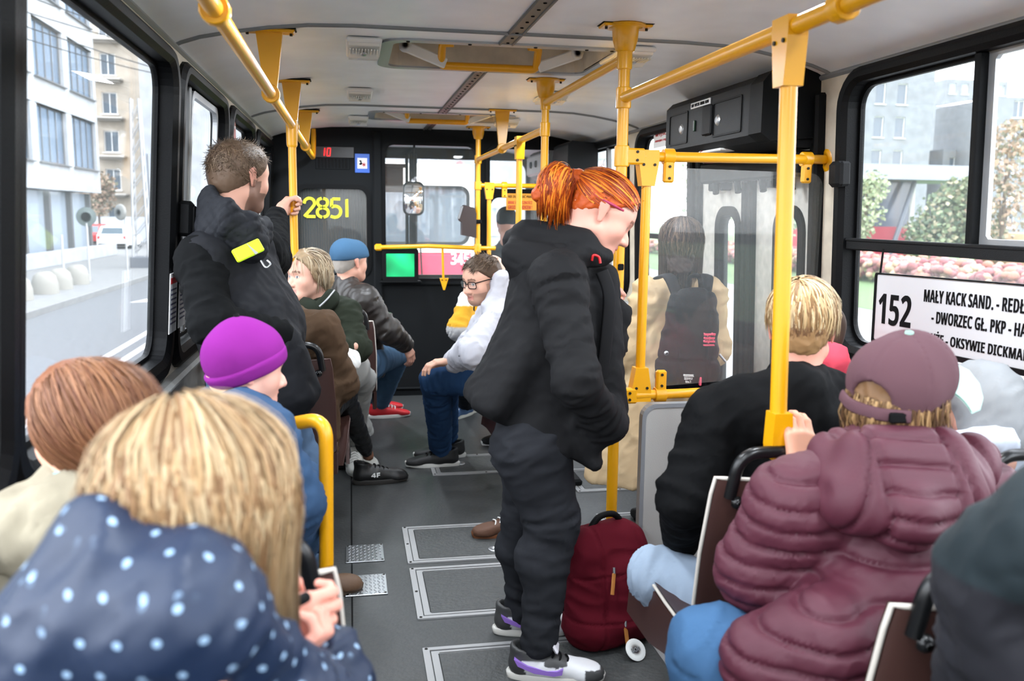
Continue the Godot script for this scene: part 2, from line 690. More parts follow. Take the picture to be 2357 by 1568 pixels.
func frame(n: int, xf: Transform3D, r: Array, depth: float, label: String, sgn: float, called := "window") -> Node3D:
	# r = u0, v0, u1, v1 of the opening; sgn: +1 when the local z points into the bus
	var o := Node3D.new()
	o.name = "%s_%d" % [called, n]
	add_child(o, true)
	o.transform = xf
	tag(o, label, called)
	o.set_meta("kind", "structure")
	var b := MB.new()
	var outer := rr(r[0] - 0.075, r[1] - 0.075, r[2] + 0.075, r[3] + 0.052, 0.14)
	var inner := rr(r[0], r[1], r[2], r[3], 0.085)
	if sgn > 0:
		b.ring(outer, inner, -depth, 0.012, Transform3D(), 0.014)
	else:
		b.ring(outer, inner, -depth, 0.012, Transform3D(Basis.from_scale(Vector3(1, 1, -1)), Vector3.ZERO), 0.014)
	put("window_frame", b.mesh(), M.rubber, o)
	var bead := MB.new()
	var zf := Transform3D(Basis.from_scale(Vector3(1, 1, sgn)), Vector3.ZERO)
	bead.ring(rr(r[0] - 0.002, r[1] - 0.002, r[2] + 0.002, r[3] + 0.002, 0.087), rr(r[0] + 0.014, r[1] + 0.014, r[2] - 0.014, r[3] - 0.014, 0.075), -depth, -depth + 0.018, zf)
	put("glazing_bead", bead.mesh(), M.rubber, o)
	var g := MB.new()
	g.ext(rr(r[0], r[1], r[2], r[3], 0.08), -0.002, 0.002, Transform3D(Basis(), Vector3(0, 0, -sgn * (depth - 0.006))))
	put("pane", g.mesh(), M.glass, o)
	return o


func shell() -> void:
	# floor with vinyl, seam, hatches
	var b := MB.new()
	b.box(Vector3(0, -0.04, -3.0), Vector3(2.5, 0.08, 12.4))
	struct("floor", b.mesh(), M.floor, "grey worn vinyl bus floor running down the aisle", "floor")
	b = MB.new()
	b.box(Vector3(-0.632, 0.001, -3.0), Vector3(0.006, 0.003, 7.2))
	struct("trim_1", b.mesh(), M.ink, "thin dark seam running along the left side of the aisle floor", "floor seam")
	var hs := [[-0.407, 0.40, 3.82, 3.40, "farther of the pair of aluminium-framed floor hatches behind the redhead's shoes"], [-0.405, 0.40, 3.35, 2.90, "nearer of the pair of aluminium-framed floor hatches left of the maroon backpack"],
		[-0.406, 0.40, 2.69, 2.2, "aluminium-framed floor hatch at the bottom edge under the redhead's front shoe"], [-0.193, 0.40, 4.98, 4.6, "small aluminium-framed floor hatch under the black sneaker with the white sole"],
		[0.52, 0.98, 3.86, 3.3, "aluminium-framed floor hatch on the right beside the grey partition panel"], [0.52, 0.98, 4.6, 4.2, "aluminium-framed floor hatch under the hem of the beige coat"]]
	for h in hs:
		var o := base("floor_hatch", h[4], "floor hatch", Vector3(0, 0, 0))
		var lid := MB.new()
		lid.box(Vector3((h[0] + h[1]) / 2, 0.002, -(h[2] + h[3]) / 2), Vector3(h[1] - h[0] - 0.1, 0.006, h[2] - h[3] - 0.07), 0.002)
		put("lid", lid.mesh(), M.hatchfloor, o)
		var flat := Transform3D(Basis(Vector3(1, 0, 0), Vector3(0, 0, -1), Vector3(0, 1, 0)), Vector3.ZERO)
		var fr := MB.new()
		for k in 2:
			var e := 0.026 * k
			var x0: float = h[0] + e; var x1: float = h[1] - e; var y0: float = h[3] + e; var y1: float = h[2] - e
			fr.ring(rr(x0, y0, x1, y1, 0.002, 2), rr(x0 + 0.022, y0 + 0.018, x1 - 0.022, y1 - 0.018, 0.002, 2), 0.0, 0.006 - 0.001 * k, flat)
		put("frame", fr.mesh(), M.alumatt, o)
		for s in [[h[0] + 0.012, h[3] + 0.01], [h[0] + 0.012, h[2] - 0.01], [h[0] + 0.012, (h[2] + h[3]) / 2], [h[1] - 0.012, h[3] + 0.01], [(h[0] + h[1]) / 2, h[3] + 0.01], [(h[0] + h[1]) / 2, h[2] - 0.01]]:
			var sc := MB.new()
			sc.lathe([[0.0, 0.008], [0.005, 0.008], [0.006, 0.005]], Transform3D(Basis(), Vector3(s[0], 0, -s[1])), 8)
			put("screw", sc.mesh(), M.screw, o)
	for h in [[-0.03, 3.5], [-0.02, 4.8]]:
		var q := MB.new()
		q.lathe([[0.03, 0.0055], [0.028, 0.009], [0.014, 0.0095], [0.012, 0.006], [0.0, 0.006]], Transform3D(Basis(), Vector3(h[0], 0, -h[1])), 20)
		tag(put("hatch_latch", q.mesh(), M.steel), "round steel latch ring on the floor hatch " + ("behind the redhead's legs" if h[1] < 4 else "right of the black sneaker"), "latch")
	for z in [3.54, 3.22]:
		var o := base("tread_plate", ("ribbed steel floor plate beyond the brown boot in the aisle" if z > 3.4 else "ribbed steel floor plate under the toe of the brown boot"), "floor plate", Vector3(-0.578, 0, -z), "steel floor plates")
		var pl := MB.new()
		pl.box(Vector3(0, 0.003, 0), Vector3(0.158, 0.006, 0.185), 0.002)
		put("plate", pl.mesh(), M.steel, o)
		var ri := MB.new()
		for i in 9:
			for j in 11:
				var yaw := PI / 4 if (i + j) % 2 == 0 else -PI / 4
				ri.box(Vector3.ZERO, Vector3(0.013, 0.003, 0.003), 0.001, Transform3D(Basis(Vector3.UP, yaw), Vector3(-0.064 + i * 0.016, 0.0065, -0.08 + j * 0.016)))
		put("tread_ribs", ri.mesh(), M.steel, o).set_meta("kind", "stuff")
		for s in [[-1, -1], [-1, 1], [1, -1], [1, 1]]:
			var sc := MB.new()
			sc.lathe([[0.0, 0.0085], [0.004, 0.008], [0.005, 0.006]], Transform3D(Basis(), Vector3(s[0] * 0.07, 0, s[1] * 0.083)), 8)
			put("screw", sc.mesh(), M.screw, o)

	# ceiling: flat middle with hatch openings, curved sides
	b = MB.new()
	var holes := [[3.35, 3.93], [5.66, 6.1]]
	var cuts := [-3.2, 3.0, 4.3, 5.3, 8.7]
	for k in 4:
		if k == 1 or k == 3:
			var h: Array = holes[(k - 1) / 2]
			var xf := Transform3D(Basis(Vector3(1, 0, 0), Vector3(0, 0, -1), Vector3(0, 1, 0)), Vector3(0, 2.055, 0))
			b.plate(-0.6, cuts[k], 0.6, cuts[k + 1], rr(-0.46, h[0], 0.42, h[1], 0.07), 0.0, 0.03, xf)
		else:
			b.box(Vector3(0, 2.07, -(cuts[k] + cuts[k + 1]) / 2), Vector3(1.2, 0.03, cuts[k + 1] - cuts[k]))
	for s in [-1.0, 1.0]:
		var prof := [Vector2(0.6, 2.055), Vector2(0.75, 2.05), Vector2(0.88, 2.036), Vector2(1.0, 2.016), Vector2(1.1, 1.995), Vector2(1.16, 1.975), Vector2(1.21, 1.95)]
		var q := PackedVector3Array()
		var q2 := PackedVector3Array()
		for p: Vector2 in prof:
			q.append(Vector3(p.x * s, p.y, 3.2)); q.append(Vector3(p.x * s, p.y, -8.7))
			q2.append(Vector3(p.x * s, p.y + 0.06, 3.2)); q2.append(Vector3(p.x * s, p.y + 0.06, -8.7))
		b.grid(q, 2, false, s < 0)
		b.grid(q2, 2, false, s > 0)
	struct("ceiling", b.mesh(), M.ceil, "pale grey bus ceiling, curved down to the windows at both sides", "ceiling")
	var roof := MB.new()
	roof.box(Vector3(0, 2.22, -2.75), Vector3(2.6, 0.04, 12.2))
	struct("trim_2", roof.mesh(), M.white, "outer roof skin above the ceiling panels", "roof")
	# joints across the ceiling
	for z in [3.13, 5.36, 0.9]:
		var j := MB.new()
		var pts := []
		for p in [[-1.2, 1.953], [-1.16, 1.973], [-1.1, 1.993], [-1.0, 2.014], [-0.88, 2.034], [-0.75, 2.048], [-0.6, 2.053], [0.6, 2.053], [0.75, 2.048], [0.88, 2.034], [1.0, 2.014], [1.1, 1.993], [1.16, 1.973], [1.2, 1.953]]:
			pts.append(Vector3(p[0], p[1], -z))
		j.tube(pts, 0.009, 6, true)
		struct("trim_%d" % (3 if z == 3.13 else 4 if z == 5.36 else 5), j.mesh(), M.joint, "grey joint strip across the ceiling " + ("in front of the nearer roof hatch" if z == 3.13 else "between the two roof hatches" if z == 5.36 else "above the rear seats"), "ceiling trim")
	# perforated strip along the middle, interrupted at the hatches
	var k := 0
	for seg in [[-2.5, 3.33], [3.95, 5.64], [6.12, 6.75]]:
		var o := base("ceiling_strip", "grey perforated strip along the middle of the ceiling, " + ["nearest length before the first roof hatch", "length between the two roof hatches", "far length before the bulkhead"][k], "ceiling strip")
		o.set_meta("kind", "structure"); o.name = "trim_%d" % (6 + k)
		var s := MB.new()
		s.box(Vector3(-0.035, 2.0525, -(seg[0] + seg[1]) / 2), Vector3(0.062, 0.006, seg[1] - seg[0]), 0.002)
		for e in [-1, 1]:
			s.box(Vector3(-0.035 + e * 0.024, 2.049, -(seg[0] + seg[1]) / 2), Vector3(0.01, 0.006, seg[1] - seg[0]), 0.002)
		put("profile", s.mesh(), M.strip, o)
		var d := MB.new()
		var z: float = maxf(seg[0], 2.0) + 0.03
		while z < seg[1]:
			d.lathe([[0.006, -0.002], [0.006, 0.0], [0.0, 0.0]], Transform3D(Basis(), Vector3(-0.035, 2.0495, -z)), 8)
			z += 0.09
		put("perforation", d.mesh(), M.ink, o)
		k += 1

	# left wall
	var wins := [[-2.9, -1.62], [-1.45, -0.1], [0.1, 1.62], [1.72, 3.05], [3.22, 4.25], [4.47, 5.42], [5.70, 6.65], [6.95, 8.4]]
	var names := ["far behind the camera on the left", "left rear window behind the camera", "left window beside the camera behind the black post", "large left window beside the brown-haired girl", "left sliding window behind the man in the vest", "third left window with a small red and white notice", "farthest left passenger window before the bulkhead", "driver's side window"]
	b = MB.new()
	var edge := -3.2
	for i in wins.size():
		var w: Array = wins[i]
		var nxt: float = (w[1] + wins[i + 1][0]) / 2 if i + 1 < wins.size() else 8.6
		b.plate(edge, 0.82, nxt, 1.985, rr(w[0] - 0.04, 0.90, w[1] + 0.04, 1.93, 0.1), -0.06, 0.0, WL)
		edge = nxt
	struct("wall_left", b.mesh(), M.beige, "beige upper left wall panels between the black window frames", "wall")
	for i in wins.size():
		var w: Array = wins[i]
		frame(i + 1, WL, [w[0], 0.935, w[1], 1.885], 0.05, names[i], 1.0)
	b = MB.new()
	b.box(Vector3(-1.275, 0.4, -2.75), Vector3(0.05, 0.86, 11.8))
	b.box(Vector3(-1.235, 0.835, -2.75), Vector3(0.06, 0.03, 11.8), 0.012)
	struct("trim_9", b.mesh(), M.lowwall, "grey lower left wall and sill under the windows", "wall panel")
	# slider bars in the second left window
	var o4 := get_node("window_5")
	b = MB.new()
	b.box(Vector3(3.52, 1.42, -0.03), Vector3(0.03, 0.93, 0.03), 0.004)
	b.box(Vector3(3.46, 1.42, -0.034), Vector3(0.02, 0.93, 0.012), 0.003)
	put("divider", b.mesh(), M.strip, o4)
	b = MB.new()
	b.ring(rr(3.55, 0.96, 4.22, 1.88, 0.06), rr(3.575, 0.985, 4.19, 1.855, 0.05), -0.035, -0.015)
	put("sash", b.mesh(), M.alu, o4)
	b = MB.new()
	b.box(Vector3(3.14, 1.40, 0.045), Vector3(0.055, 0.12, 0.05), 0.012)
	b.box(Vector3(3.14, 1.40, 0.072), Vector3(0.03, 0.09, 0.012), 0.004)
	var lt := put("window_latch", b.mesh(), M.black, self)
	lt.transform = WL
	tag(lt, "black plastic latch box on the post between the first two left windows", "latch")
	# curtain rail strip of dirt: coving along the wall top on both sides
	for s in [-1, 1]:
		b = MB.new()
		b.box(Vector3(s * 1.185, 1.957, -2.75), Vector3(0.035, 0.022, 11.8), 0.008)
		struct("trim_%d" % (10 if s < 0 else 11), b.mesh(), M.joint, "grey coving strip where the ceiling meets the %s windows" % ("left" if s < 0 else "right"), "ceiling trim")

	# right wall
	b = MB.new()
	var rw := [[-2.9, -1.4], [-1.2, 0.2], [0.4, 1.2], [1.36, 2.98], [4.52, 5.33], [5.63, 6.65]]
	var rn := ["right rear window far behind the camera", "right window behind the camera", "right window beside the camera", "large right window with the route board and a sliding top half", "right window just past the middle door with a red-lettered notice", "far right window before the front door"]
	edge = -3.2
	for i in rw.size():
		var w: Array = rw[i]
		var nxt: float = [-1.3, 0.3, 1.28, 3.16, 5.48, 6.85][i]
		if i == 4:
			edge = 4.43
		b.plate(edge, 0.82, nxt, 1.99, rr(w[0] - 0.04, 0.91, w[1] + 0.04, 1.95, 0.1), 0.0, 0.06, WR)
		edge = nxt
	b.box(Vector3((3.16 + 4.43) / 2, 1.87, 0.03), Vector3(1.27, 0.24, 0.06), 0.0, WR)
	b.box(Vector3((6.85 + 8.6) / 2, 1.93, 0.03), Vector3(1.75, 0.12, 0.06), 0.0, WR)
	struct("wall_right", b.mesh(), M.beige, "beige upper right wall panels round the windows and over the door", "wall")
	for i in rw.size():
		frame(9 + i, WR, [rw[i][0], 0.955, rw[i][1], 1.905], 0.05, rn[i], -1.0)
	b = MB.new()
	for e in [[-3.2, 3.16], [4.43, 6.85]]:
		b.box(Vector3(1.25, 0.4, -(e[0] + e[1]) / 2), Vector3(0.05, 0.86, e[1] - e[0]))
		b.box(Vector3(1.215, 0.835, -(e[0] + e[1]) / 2), Vector3(0.06, 0.03, e[1] - e[0]), 0.012)
	struct("trim_12", b.mesh(), M.lowwall, "grey lower right wall and sill under the windows", "wall panel")
	# the big right window: middle bar and the two upright bars of its sliding half
	var w12 := get_node("window_12")
	b = MB.new()
	b.box(Vector3(2.17, 1.325, 0.022), Vector3(1.62, 0.036, 0.05), 0.005)
	b.box(Vector3(2.17, 1.345, 0.0), Vector3(1.62, 0.012, 0.012), 0.003)
	put("middle_bar", b.mesh(), M.dark, w12)
	b = MB.new()
	b.box(Vector3(2.33, 1.62, 0.02), Vector3(0.026, 0.57, 0.04), 0.004)
	put("divider", b.mesh(), M.black, w12)
	b = MB.new()
	b.ring(rr(1.37, 1.345, 2.36, 1.91, 0.01, 2), rr(1.40, 1.365, 2.29, 1.89, 0.01, 2), 0.03, 0.045)
	put("sash", b.mesh(), M.alu, w12)
	b = MB.new()
	b.box(Vector3(3.0, 1.585, -0.03), Vector3(0.07, 0.095, 0.05), 0.014)
	b.box(Vector3(2.955, 1.585, -0.03), Vector3(0.02, 0.09, 0.04), 0.008)
	lt = put("window_latch", b.mesh(), M.dark, self)
	lt.transform = WR
	tag(lt, "dark grey plastic latch on the front edge of the big right window", "latch")
	var w14 := get_node("window_14")
	b = MB.new()
	b.box(Vector3(6.12, 1.43, 0.03), Vector3(0.04, 0.95, 0.03), 0.004)
	put("divider", b.mesh(), M.strip, w14)
	var w13 := get_node("window_13")
	b = MB.new()
	b.box(Vector3(4.92, 1.30, 0.03), Vector3(0.8, 0.03, 0.03), 0.004)
	put("middle_bar", b.mesh(), M.black, w13)

	# rear wall with a window
	b = MB.new()
	b.plate(-1.3, 0.0, 1.3, 2.2, rr(-1.15, 0.7, 1.15, 1.93, 0.1), -0.05, 0.0, Transform3D(Basis(), Vector3(0, 0, 3.2)))
	struct("wall_back", b.mesh(), M.beige, "beige rear wall with a wide window behind the camera", "wall")
	b = MB.new()
	b.ext(rr(-1.17, 0.68, 1.17, 1.95, 0.1), -0.002, 0.002, Transform3D(Basis(), Vector3(0, 0, 3.17)))
	struct("window_15", b.mesh(), M.glass, "rear window pane", "window")

	# middle door: two leaves with tall rounded windows, and its well
	var dn := ["folding door leaf with a tall rounded window left of the yellow pole", "folding door leaf with a tall rounded window right of the yellow pole"]
	for i in 2:
		var u0: float = [3.80, 3.19][i]
		var u1: float = [4.41, 3.79][i]
		var o := Node3D.new()
		o.name = "door_%d" % (i + 1)
		add_child(o, true)
		o.transform = WR
		tag(o, dn[i], "door"); o.set_meta("kind", "structure")
		b = MB.new()
		var gl: Array = [[3.93, 4.14], [3.33, 3.52]][i]
		b.plate(u0, -0.02, u1, 1.74, rr(gl[0], 0.35, gl[1], 1.44, 0.08), 0.01, 0.045)
		put("leaf", b.mesh(), M.doorgrey, o)
		b = MB.new()
		b.ring(rr(gl[0] - 0.035, 0.315, gl[1] + 0.035, 1.475, 0.11), rr(gl[0] + 0.008, 0.358, gl[1] - 0.008, 1.432, 0.07), -0.004, 0.05, Transform3D(), 0.0)
		put("gasket", b.mesh(), M.rubber, o)
		b = MB.new()
		b.ext(rr(gl[0], 0.35, gl[1], 1.44, 0.08), 0.026, 0.03)
		put("pane", b.mesh(), M.glass, o)
		b = MB.new()
		b.box(Vector3(u0 + 0.025, 0.86, 0.0), Vector3(0.05, 1.72, 0.035), 0.008)
		b.box(Vector3(u1 - 0.025, 0.86, 0.0), Vector3(0.05, 1.72, 0.035), 0.008)
		put("door_edge", b.mesh(), M.black, o)
		b = MB.new()
		for e in [0.16, 0.3]:
			b.box(Vector3(u0 + e + 0.05, 1.63, -0.02), Vector3(0.035, 0.16, 0.05), 0.006)
		b.box(Vector3((u0 + u1) / 2, 1.72, -0.02), Vector3(0.5, 0.03, 0.05), 0.006)
		put("door_arm", b.mesh(), M.black, o)
	b = MB.new()
	b.box(Vector3(4.44, 0.95, 0.0), Vector3(0.05, 1.9, 0.08), 0.01, WR)
	b.box(Vector3(3.165, 0.95, 0.0), Vector3(0.03, 1.9, 0.08), 0.01, WR)
	struct("trim_13", b.mesh(), M.black, "black door posts either side of the middle door", "door post")
	# front door
	b = MB.new()
	b.plate(6.87, 0.0, 7.7, 1.88, rr(6.97, 0.3, 7.6, 1.75, 0.08), 0.01, 0.04, WR)
	struct("door_3", b.mesh(), M.black, "black framed front door leaf beyond the bulkhead", "door")
	b = MB.new()
	b.plate(7.7, 0.0, 8.6, 1.88, rr(7.8, 0.9, 8.5, 1.75, 0.08), 0.01, 0.04, WR)
	struct("door_4", b.mesh(), M.black, "black front corner frame by the windscreen", "door")


func bulkhead_and_cab() -> void:
	# bulkhead: black wall with the striped-curtain window and the wide window
	var b := MB.new()
	b.plate(-1.27, 0.8, -0.43, 2.06, rr(-1.0, 0.96, -0.49, 1.60, 0.06), -0.05, 0.0, BH)
	b.plate(-0.43, 0.84, 0.40, 2.06, rr(-0.355, 0.92, 0.34, 1.935, 0.07), -0.05, 0.0, BH)
	b.box(Vector3(-0.435, 0.42, -0.025), Vector3(1.67, 0.84, 0.05), 0.0, BH)
	b.box(Vector3(-0.41, 1.0, 0.01), Vector3(0.07, 2.06, 0.03), 0.012, BH)
	b.box(Vector3(0.0, 0.885, 0.012), Vector3(0.8, 0.03, 0.03), 0.01, BH)
	b.box(Vector3(-0.1, 0.06, 0.012), Vector3(1.0, 0.02, 0.02), 0.008, BH)
	struct("wall_front", b.mesh(), M.bulk, "black textured bulkhead behind the driver's cab", "wall")
	b = MB.new()
	b.plate(0.40, 1.585, 1.2, 2.06, rr(0.445, 1.615, 1.12, 1.925, 0.05), -0.04, 0.0, BH)
	b.plate(0.40, 0.2, 1.2, 1.585, rr(0.455, 0.62, 1.14, 1.555, 0.07), -0.04, 0.0, BH)
	struct("trim_14", b.mesh(), M.black, "black framed glazed screen beside the front door", "partition")
	for r in [["window_16", -1.0, 0.96, -0.49, 1.60, "bulkhead window with the yellow number and a striped curtain behind", M.pane], ["window_17", -0.355, 0.92, 0.34, 1.935, "wide bulkhead window looking through the cab to the other trolleybus", M.pane], ["window_18", 0.445, 1.615, 1.12, 1.925, "upper pane of the screen beside the front door", M.glass], ["window_19", 0.455, 0.62, 1.14, 1.555, "lower pane of the screen beside the front door", M.pane]]:
		b = MB.new()
		b.ext(rr(r[1] - 0.01, r[2] - 0.01, r[3] + 0.01, r[4] + 0.01, 0.06), -0.027, -0.023, BH)
		var o := struct(r[0], b.mesh(), r[6], r[5], "window")
		b = MB.new()
		b.ring(rr(r[1] - 0.03, r[2] - 0.03, r[3] + 0.03, r[4] + 0.03, 0.09), rr(r[1] + 0.004, r[2] + 0.004, r[3] - 0.004, r[4] - 0.004, 0.065), 0.0, 0.012, BH)
		put("gasket", b.mesh(), M.rubber, o)
	# striped curtain behind the number
	b = MB.new()
	var q := PackedVector3Array()
	var cols := 161
	for r in 2:
		for k in cols:
			q.append(Vector3(-1.03 + 0.57 * k / (cols - 1), 0.9 + r * 0.75, -6.83 + 0.008 * sin(k * 1.1) + 0.012 * sin(k * 0.21)))
	var vm := MB.new()
	vm.grid(q, cols)
	for i in vm.v.size():
		var k := i % cols
		vm.c[i] = lin(0.17, 0.125, 0.09) if k % 5 < 2 else lin(0.075, 0.06, 0.05) if k % 5 < 4 else lin(0.24, 0.19, 0.135)
	tag(put("curtain", vm.mesh(), vmat(0.9)), "brown striped curtain hanging behind the bulkhead window", "curtain")
	# stencilled number: strokes with gaps
	var o := base("number_lettering", "yellow stencilled number 2851 on the bulkhead window", "lettering", Vector3(-0.955, 1.385, -6.766))
	var D := {
		"2": [[[0, .72], [.06, .9], [.25, 1], [.45, .93], [.52, .75], [.46, .58], [.0, .03]], [[.1, .03], [.56, .03]]],
		"8": [[[.24, 1], [.08, .93], [.03, .78], [.09, .62], [.24, .55]], [[.32, 1], [.48, .93], [.53, .78], [.47, .62], [.32, .55]], [[.24, .5], [.06, .42], [0, .25], [.07, .08], [.24, 0]], [[.32, .5], [.5, .42], [.56, .25], [.49, .08], [.32, 0]]],
		"5": [[[.52, .98], [.12, .98]], [[.1, .98], [.07, .56]], [[.07, .54], [.25, .6], [.45, .53], [.54, .33], [.46, .1], [.25, 0], [.02, .06]]],
		"1": [[[.0, .8], [.2, .97], [.2, .02]]]}
	var cx := 0.0
	for ch in ["2", "8", "5", "1"]:
		var m := MB.new()
		for s in D[ch]:
			var p := []
			for e in s:
				p.append(Vector3(cx + e[0] * 0.145, e[1] * 0.14, 0))
			if p.size() > 3:
				p = curve(p, 4)
			var p2 := []
			for e: Vector3 in p: p2.append(Vector2(e.x, e.y))
			m.stroke(p2, 0.021, 0.0, 0.002)
		put("digit", m.mesh(), mat(Color(0.93, 0.92, 0.15), 0.6), o)
		cx += 0.095
	# line display
	o = base("line_display", "small red LED display reading 10 on the bulkhead", "display", Vector3(-0.79, 1.866, -6.745))
	b = MB.new()
	b.box(Vector3(0.06, 0, 0), Vector3(0.3, 0.085, 0.012), 0.004)
	put("display_window", b.mesh(), mat(Color(0.03, 0.012, 0.014), 0.5), o)
	b = MB.new()
	var seg := func(m: MB, x: float, on: Array) -> void:
		var w := 0.022; var h := 0.028
		var L := [[Vector2(0, h), Vector2(w, h)], [Vector2(w, h), Vector2(w, 0)], [Vector2(w, 0), Vector2(w, -h)], [Vector2(0, -h), Vector2(w, -h)], [Vector2(0, 0), Vector2(0, -h)], [Vector2(0, h), Vector2(0, 0)]]
		for k: int in on:
			m.stroke([L[k][0] + Vector2(x + L[k][0].y * 0.1, 0), L[k][1] + Vector2(x + L[k][1].y * 0.1, 0)], 0.007, 0.006, 0.009)
	seg.call(b, -0.03, [1, 2])
	seg.call(b, 0.012, [0, 1, 2, 3, 4, 5])
	var led := mat(Color(0.9, 0.1, 0.1), 0.4)
	led.emission_enabled = true; led.emission = Color(1, 0.06, 0.08); led.emission_energy_multiplier = 0.5
	put("led_digits", b.mesh(), led, o)
	var ll := OmniLight3D.new()
	ll.name = "led_light"; ll.light_color = Color(1, 0.1, 0.1); ll.light_energy = 0.0006; ll.omni_range = 10; ll.omni_attenuation = 2; ll.shadow_enabled = true; ll.position = Vector3(0, 0, 0.03)
	o.add_child(ll)
	# speaker slots
	o = base("speaker_grille", "black slotted speaker grille under the line display", "grille", Vector3(-0.74, 1.785, -6.747))
	b = MB.new()
	b.box(Vector3(0, 0, 0), Vector3(0.25, 0.09, 0.006), 0.003)
	put("plate", b.mesh(), M.bulk, o)
	for k in 9:
		b = MB.new()
		b.box(Vector3(-0.1 + k * 0.025, 0, 0.004), Vector3(0.011, 0.07, 0.008), 0.003)
		put("slat", b.mesh(), M.black, o)
	# blue sticker
	o = base("notice_sticker", "blue square sticker with a small crossed-out picture on the bulkhead", "sticker", Vector3(-0.522, 1.789, -6.740))
	b = MB.new(); b.box(Vector3.ZERO, Vector3(0.108, 0.14, 0.003), 0.001)
	put("sticker_ground", b.mesh(), mat(Color(0.10, 0.33, 0.70), 0.5), o)
	b = MB.new(); b.box(Vector3(0, 0, 0.002), Vector3(0.072, 0.078, 0.002), 0.0005)
	put("white_field", b.mesh(), M.paper, o)
	b = MB.new()
	b.ext(PackedVector2Array([Vector2(-.025, -.008), Vector2(-.012, -.014), Vector2(.0, -.006), Vector2(.0, .004), Vector2(-.006, .006), Vector2(-.004, .018), Vector2(-.018, .024), Vector2(-.022, .014), Vector2(-.012, .008)]), 0.003, 0.0045)
	put("picture", b.mesh(), M.ink, o)
	b = MB.new()
	for e in 3:
		var an := e * PI / 3 + 0.4
		b.stroke([Vector2(.012, -.01) - Vector2(cos(an), sin(an)) * .016, Vector2(.012, -.01) + Vector2(cos(an), sin(an)) * .016], 0.006, 0.003, 0.005)
	put("cross", b.mesh(), M.red, o)
	# monitor at the foot of the wide window
	o = base("monitor", "small monitor showing a bright green picture under the bulkhead window", "monitor", Vector3(-0.246, 1.033, -6.660))
	b = MB.new()
	b.ring(rr(-0.14, -0.125, 0.135, 0.125, 0.025), rr(-0.108, -0.09, 0.105, 0.085, 0.004), -0.05, 0.012)
	b.box(Vector3(0, 0, -0.04), Vector3(0.26, 0.23, 0.03), 0.008)
	b.box(Vector3(0, -0.13, -0.03), Vector3(0.32, 0.02, 0.09), 0.008)
	put("bezel", b.mesh(), M.black, o)
	b = MB.new()
	b.box(Vector3(0, -0.002, -0.015), Vector3(0.22, 0.178, 0.008))
	var sm := mat(Color(0.02, 0.25, 0.15), 0.3)
	var n := noise_tex(0.006, 2, false, Color(0.0, 0.42, 0.27), Color(0.12, 0.86, 0.60), 21, 256)
	sm.emission_enabled = true; sm.emission = Color(0.9, 1, 0.9); sm.emission_operator = BaseMaterial3D.EMISSION_OP_MULTIPLY; sm.emission_texture = n; sm.emission_energy_multiplier = 0.85
	sm.uv1_triplanar = true; sm.uv1_scale = Vector3.ONE * 2.0
	put("screen", b.mesh(), sm, o)
	var sl := AreaLight3D.new()
	sl.name = "screen_light"; sl.light_color = Color(0.05, 0.85, 0.5); sl.light_energy = 0.02; sl.position = Vector3(0, 0, 0.02); sl.area_size = Vector2(0.2, 0.16); sl.rotation.y = PI; sl.shadow_enabled = true
	o.add_child(sl)

	# the cab: floor, dash, windscreen surround
	b = MB.new()
	b.box(Vector3(0, 0.38, -8.35), Vector3(2.3, 0.78, 0.5), 0.08)
	struct("trim_15", b.mesh(), M.black, "dark dashboard along the foot of the windscreen", "dashboard")
	b = MB.new()
	var FW := Transform3D(Basis(), Vector3(0, 0, -8.65))
	b.plate(-1.27, 0.7, 1.27, 2.2, rr(-1.12, 0.82, 1.12, 1.95, 0.12), -0.05, 0.0, FW)
	b.box(Vector3(0, 0.35, -0.025), Vector3(2.5, 0.7, 0.05), 0.0, FW)
	b.box(Vector3(-0.01, 1.4, 0.03), Vector3(0.075, 1.2, 0.08), 0.015, FW)
	b.box(Vector3(-0.07, 1.4, 0.02), Vector3(0.03, 1.2, 0.05), 0.01, FW)
	struct("trim_16", b.mesh(), M.dark, "windscreen surround with a grey centre post", "windscreen frame")
	b = MB.new()
	b.ext(rr(-1.14, 0.8, 1.14, 1.97, 0.12), -0.004, 0.0, FW)
	struct("window_20", b.mesh(), M.glass, "windscreen of the bus in front of the cab", "window")
	b = MB.new()
	for k in 12:
		var y0 := 1.86 - k * 0.02
		b.quad(Vector3(-0.85, y0 - 0.02, -8.5 - 0.006 * (k % 2)), Vector3(-0.11, y0 - 0.02, -8.5 - 0.006 * (k % 2)), Vector3(-0.11, y0, -8.5 - 0.006 * ((k + 1) % 2)), Vector3(-0.85, y0, -8.5 - 0.006 * ((k + 1) % 2)))
	b.tube([Vector3(-0.87, 1.87, -8.5), Vector3(-0.09, 1.87, -8.5)], 0.02, 8)
	tag(put("sun_blind", b.mesh(), mat(Color(0.36, 0.27, 0.22), 0.9)), "brown pleated sun blind at the top of the windscreen", "blind")
	# interior mirror
	o = base("cab_mirror", "rounded black-framed mirror hanging in front of the windscreen", "mirror", Vector3(-0.114, 1.540, -7.100))
	b = MB.new()
	b.ring(rr(-0.085, -0.135, 0.085, 0.135, 0.05), rr(-0.073, -0.123, 0.073, 0.123, 0.042), -0.02, 0.01, Transform3D(), 0.004)
	b.ext(rr(-0.08, -0.13, 0.08, 0.13, 0.045), -0.03, -0.015)
	put("mirror_frame", b.mesh(), M.black, o)
	b = MB.new()
	var g := PackedVector3Array()
	for r in 9:
		for c in 7:
			var x := -0.072 + c * 0.024; var y := -0.122 + r * 0.0305
			g.append(Vector3(x, y, 0.004 - 0.6 * (x * x + y * y)))
	b.grid(g, 7)
	put("mirror_glass", b.mesh(), mat(Color(0.93, 0.95, 0.96), 0.02, 1.0), o)
	b = MB.new()
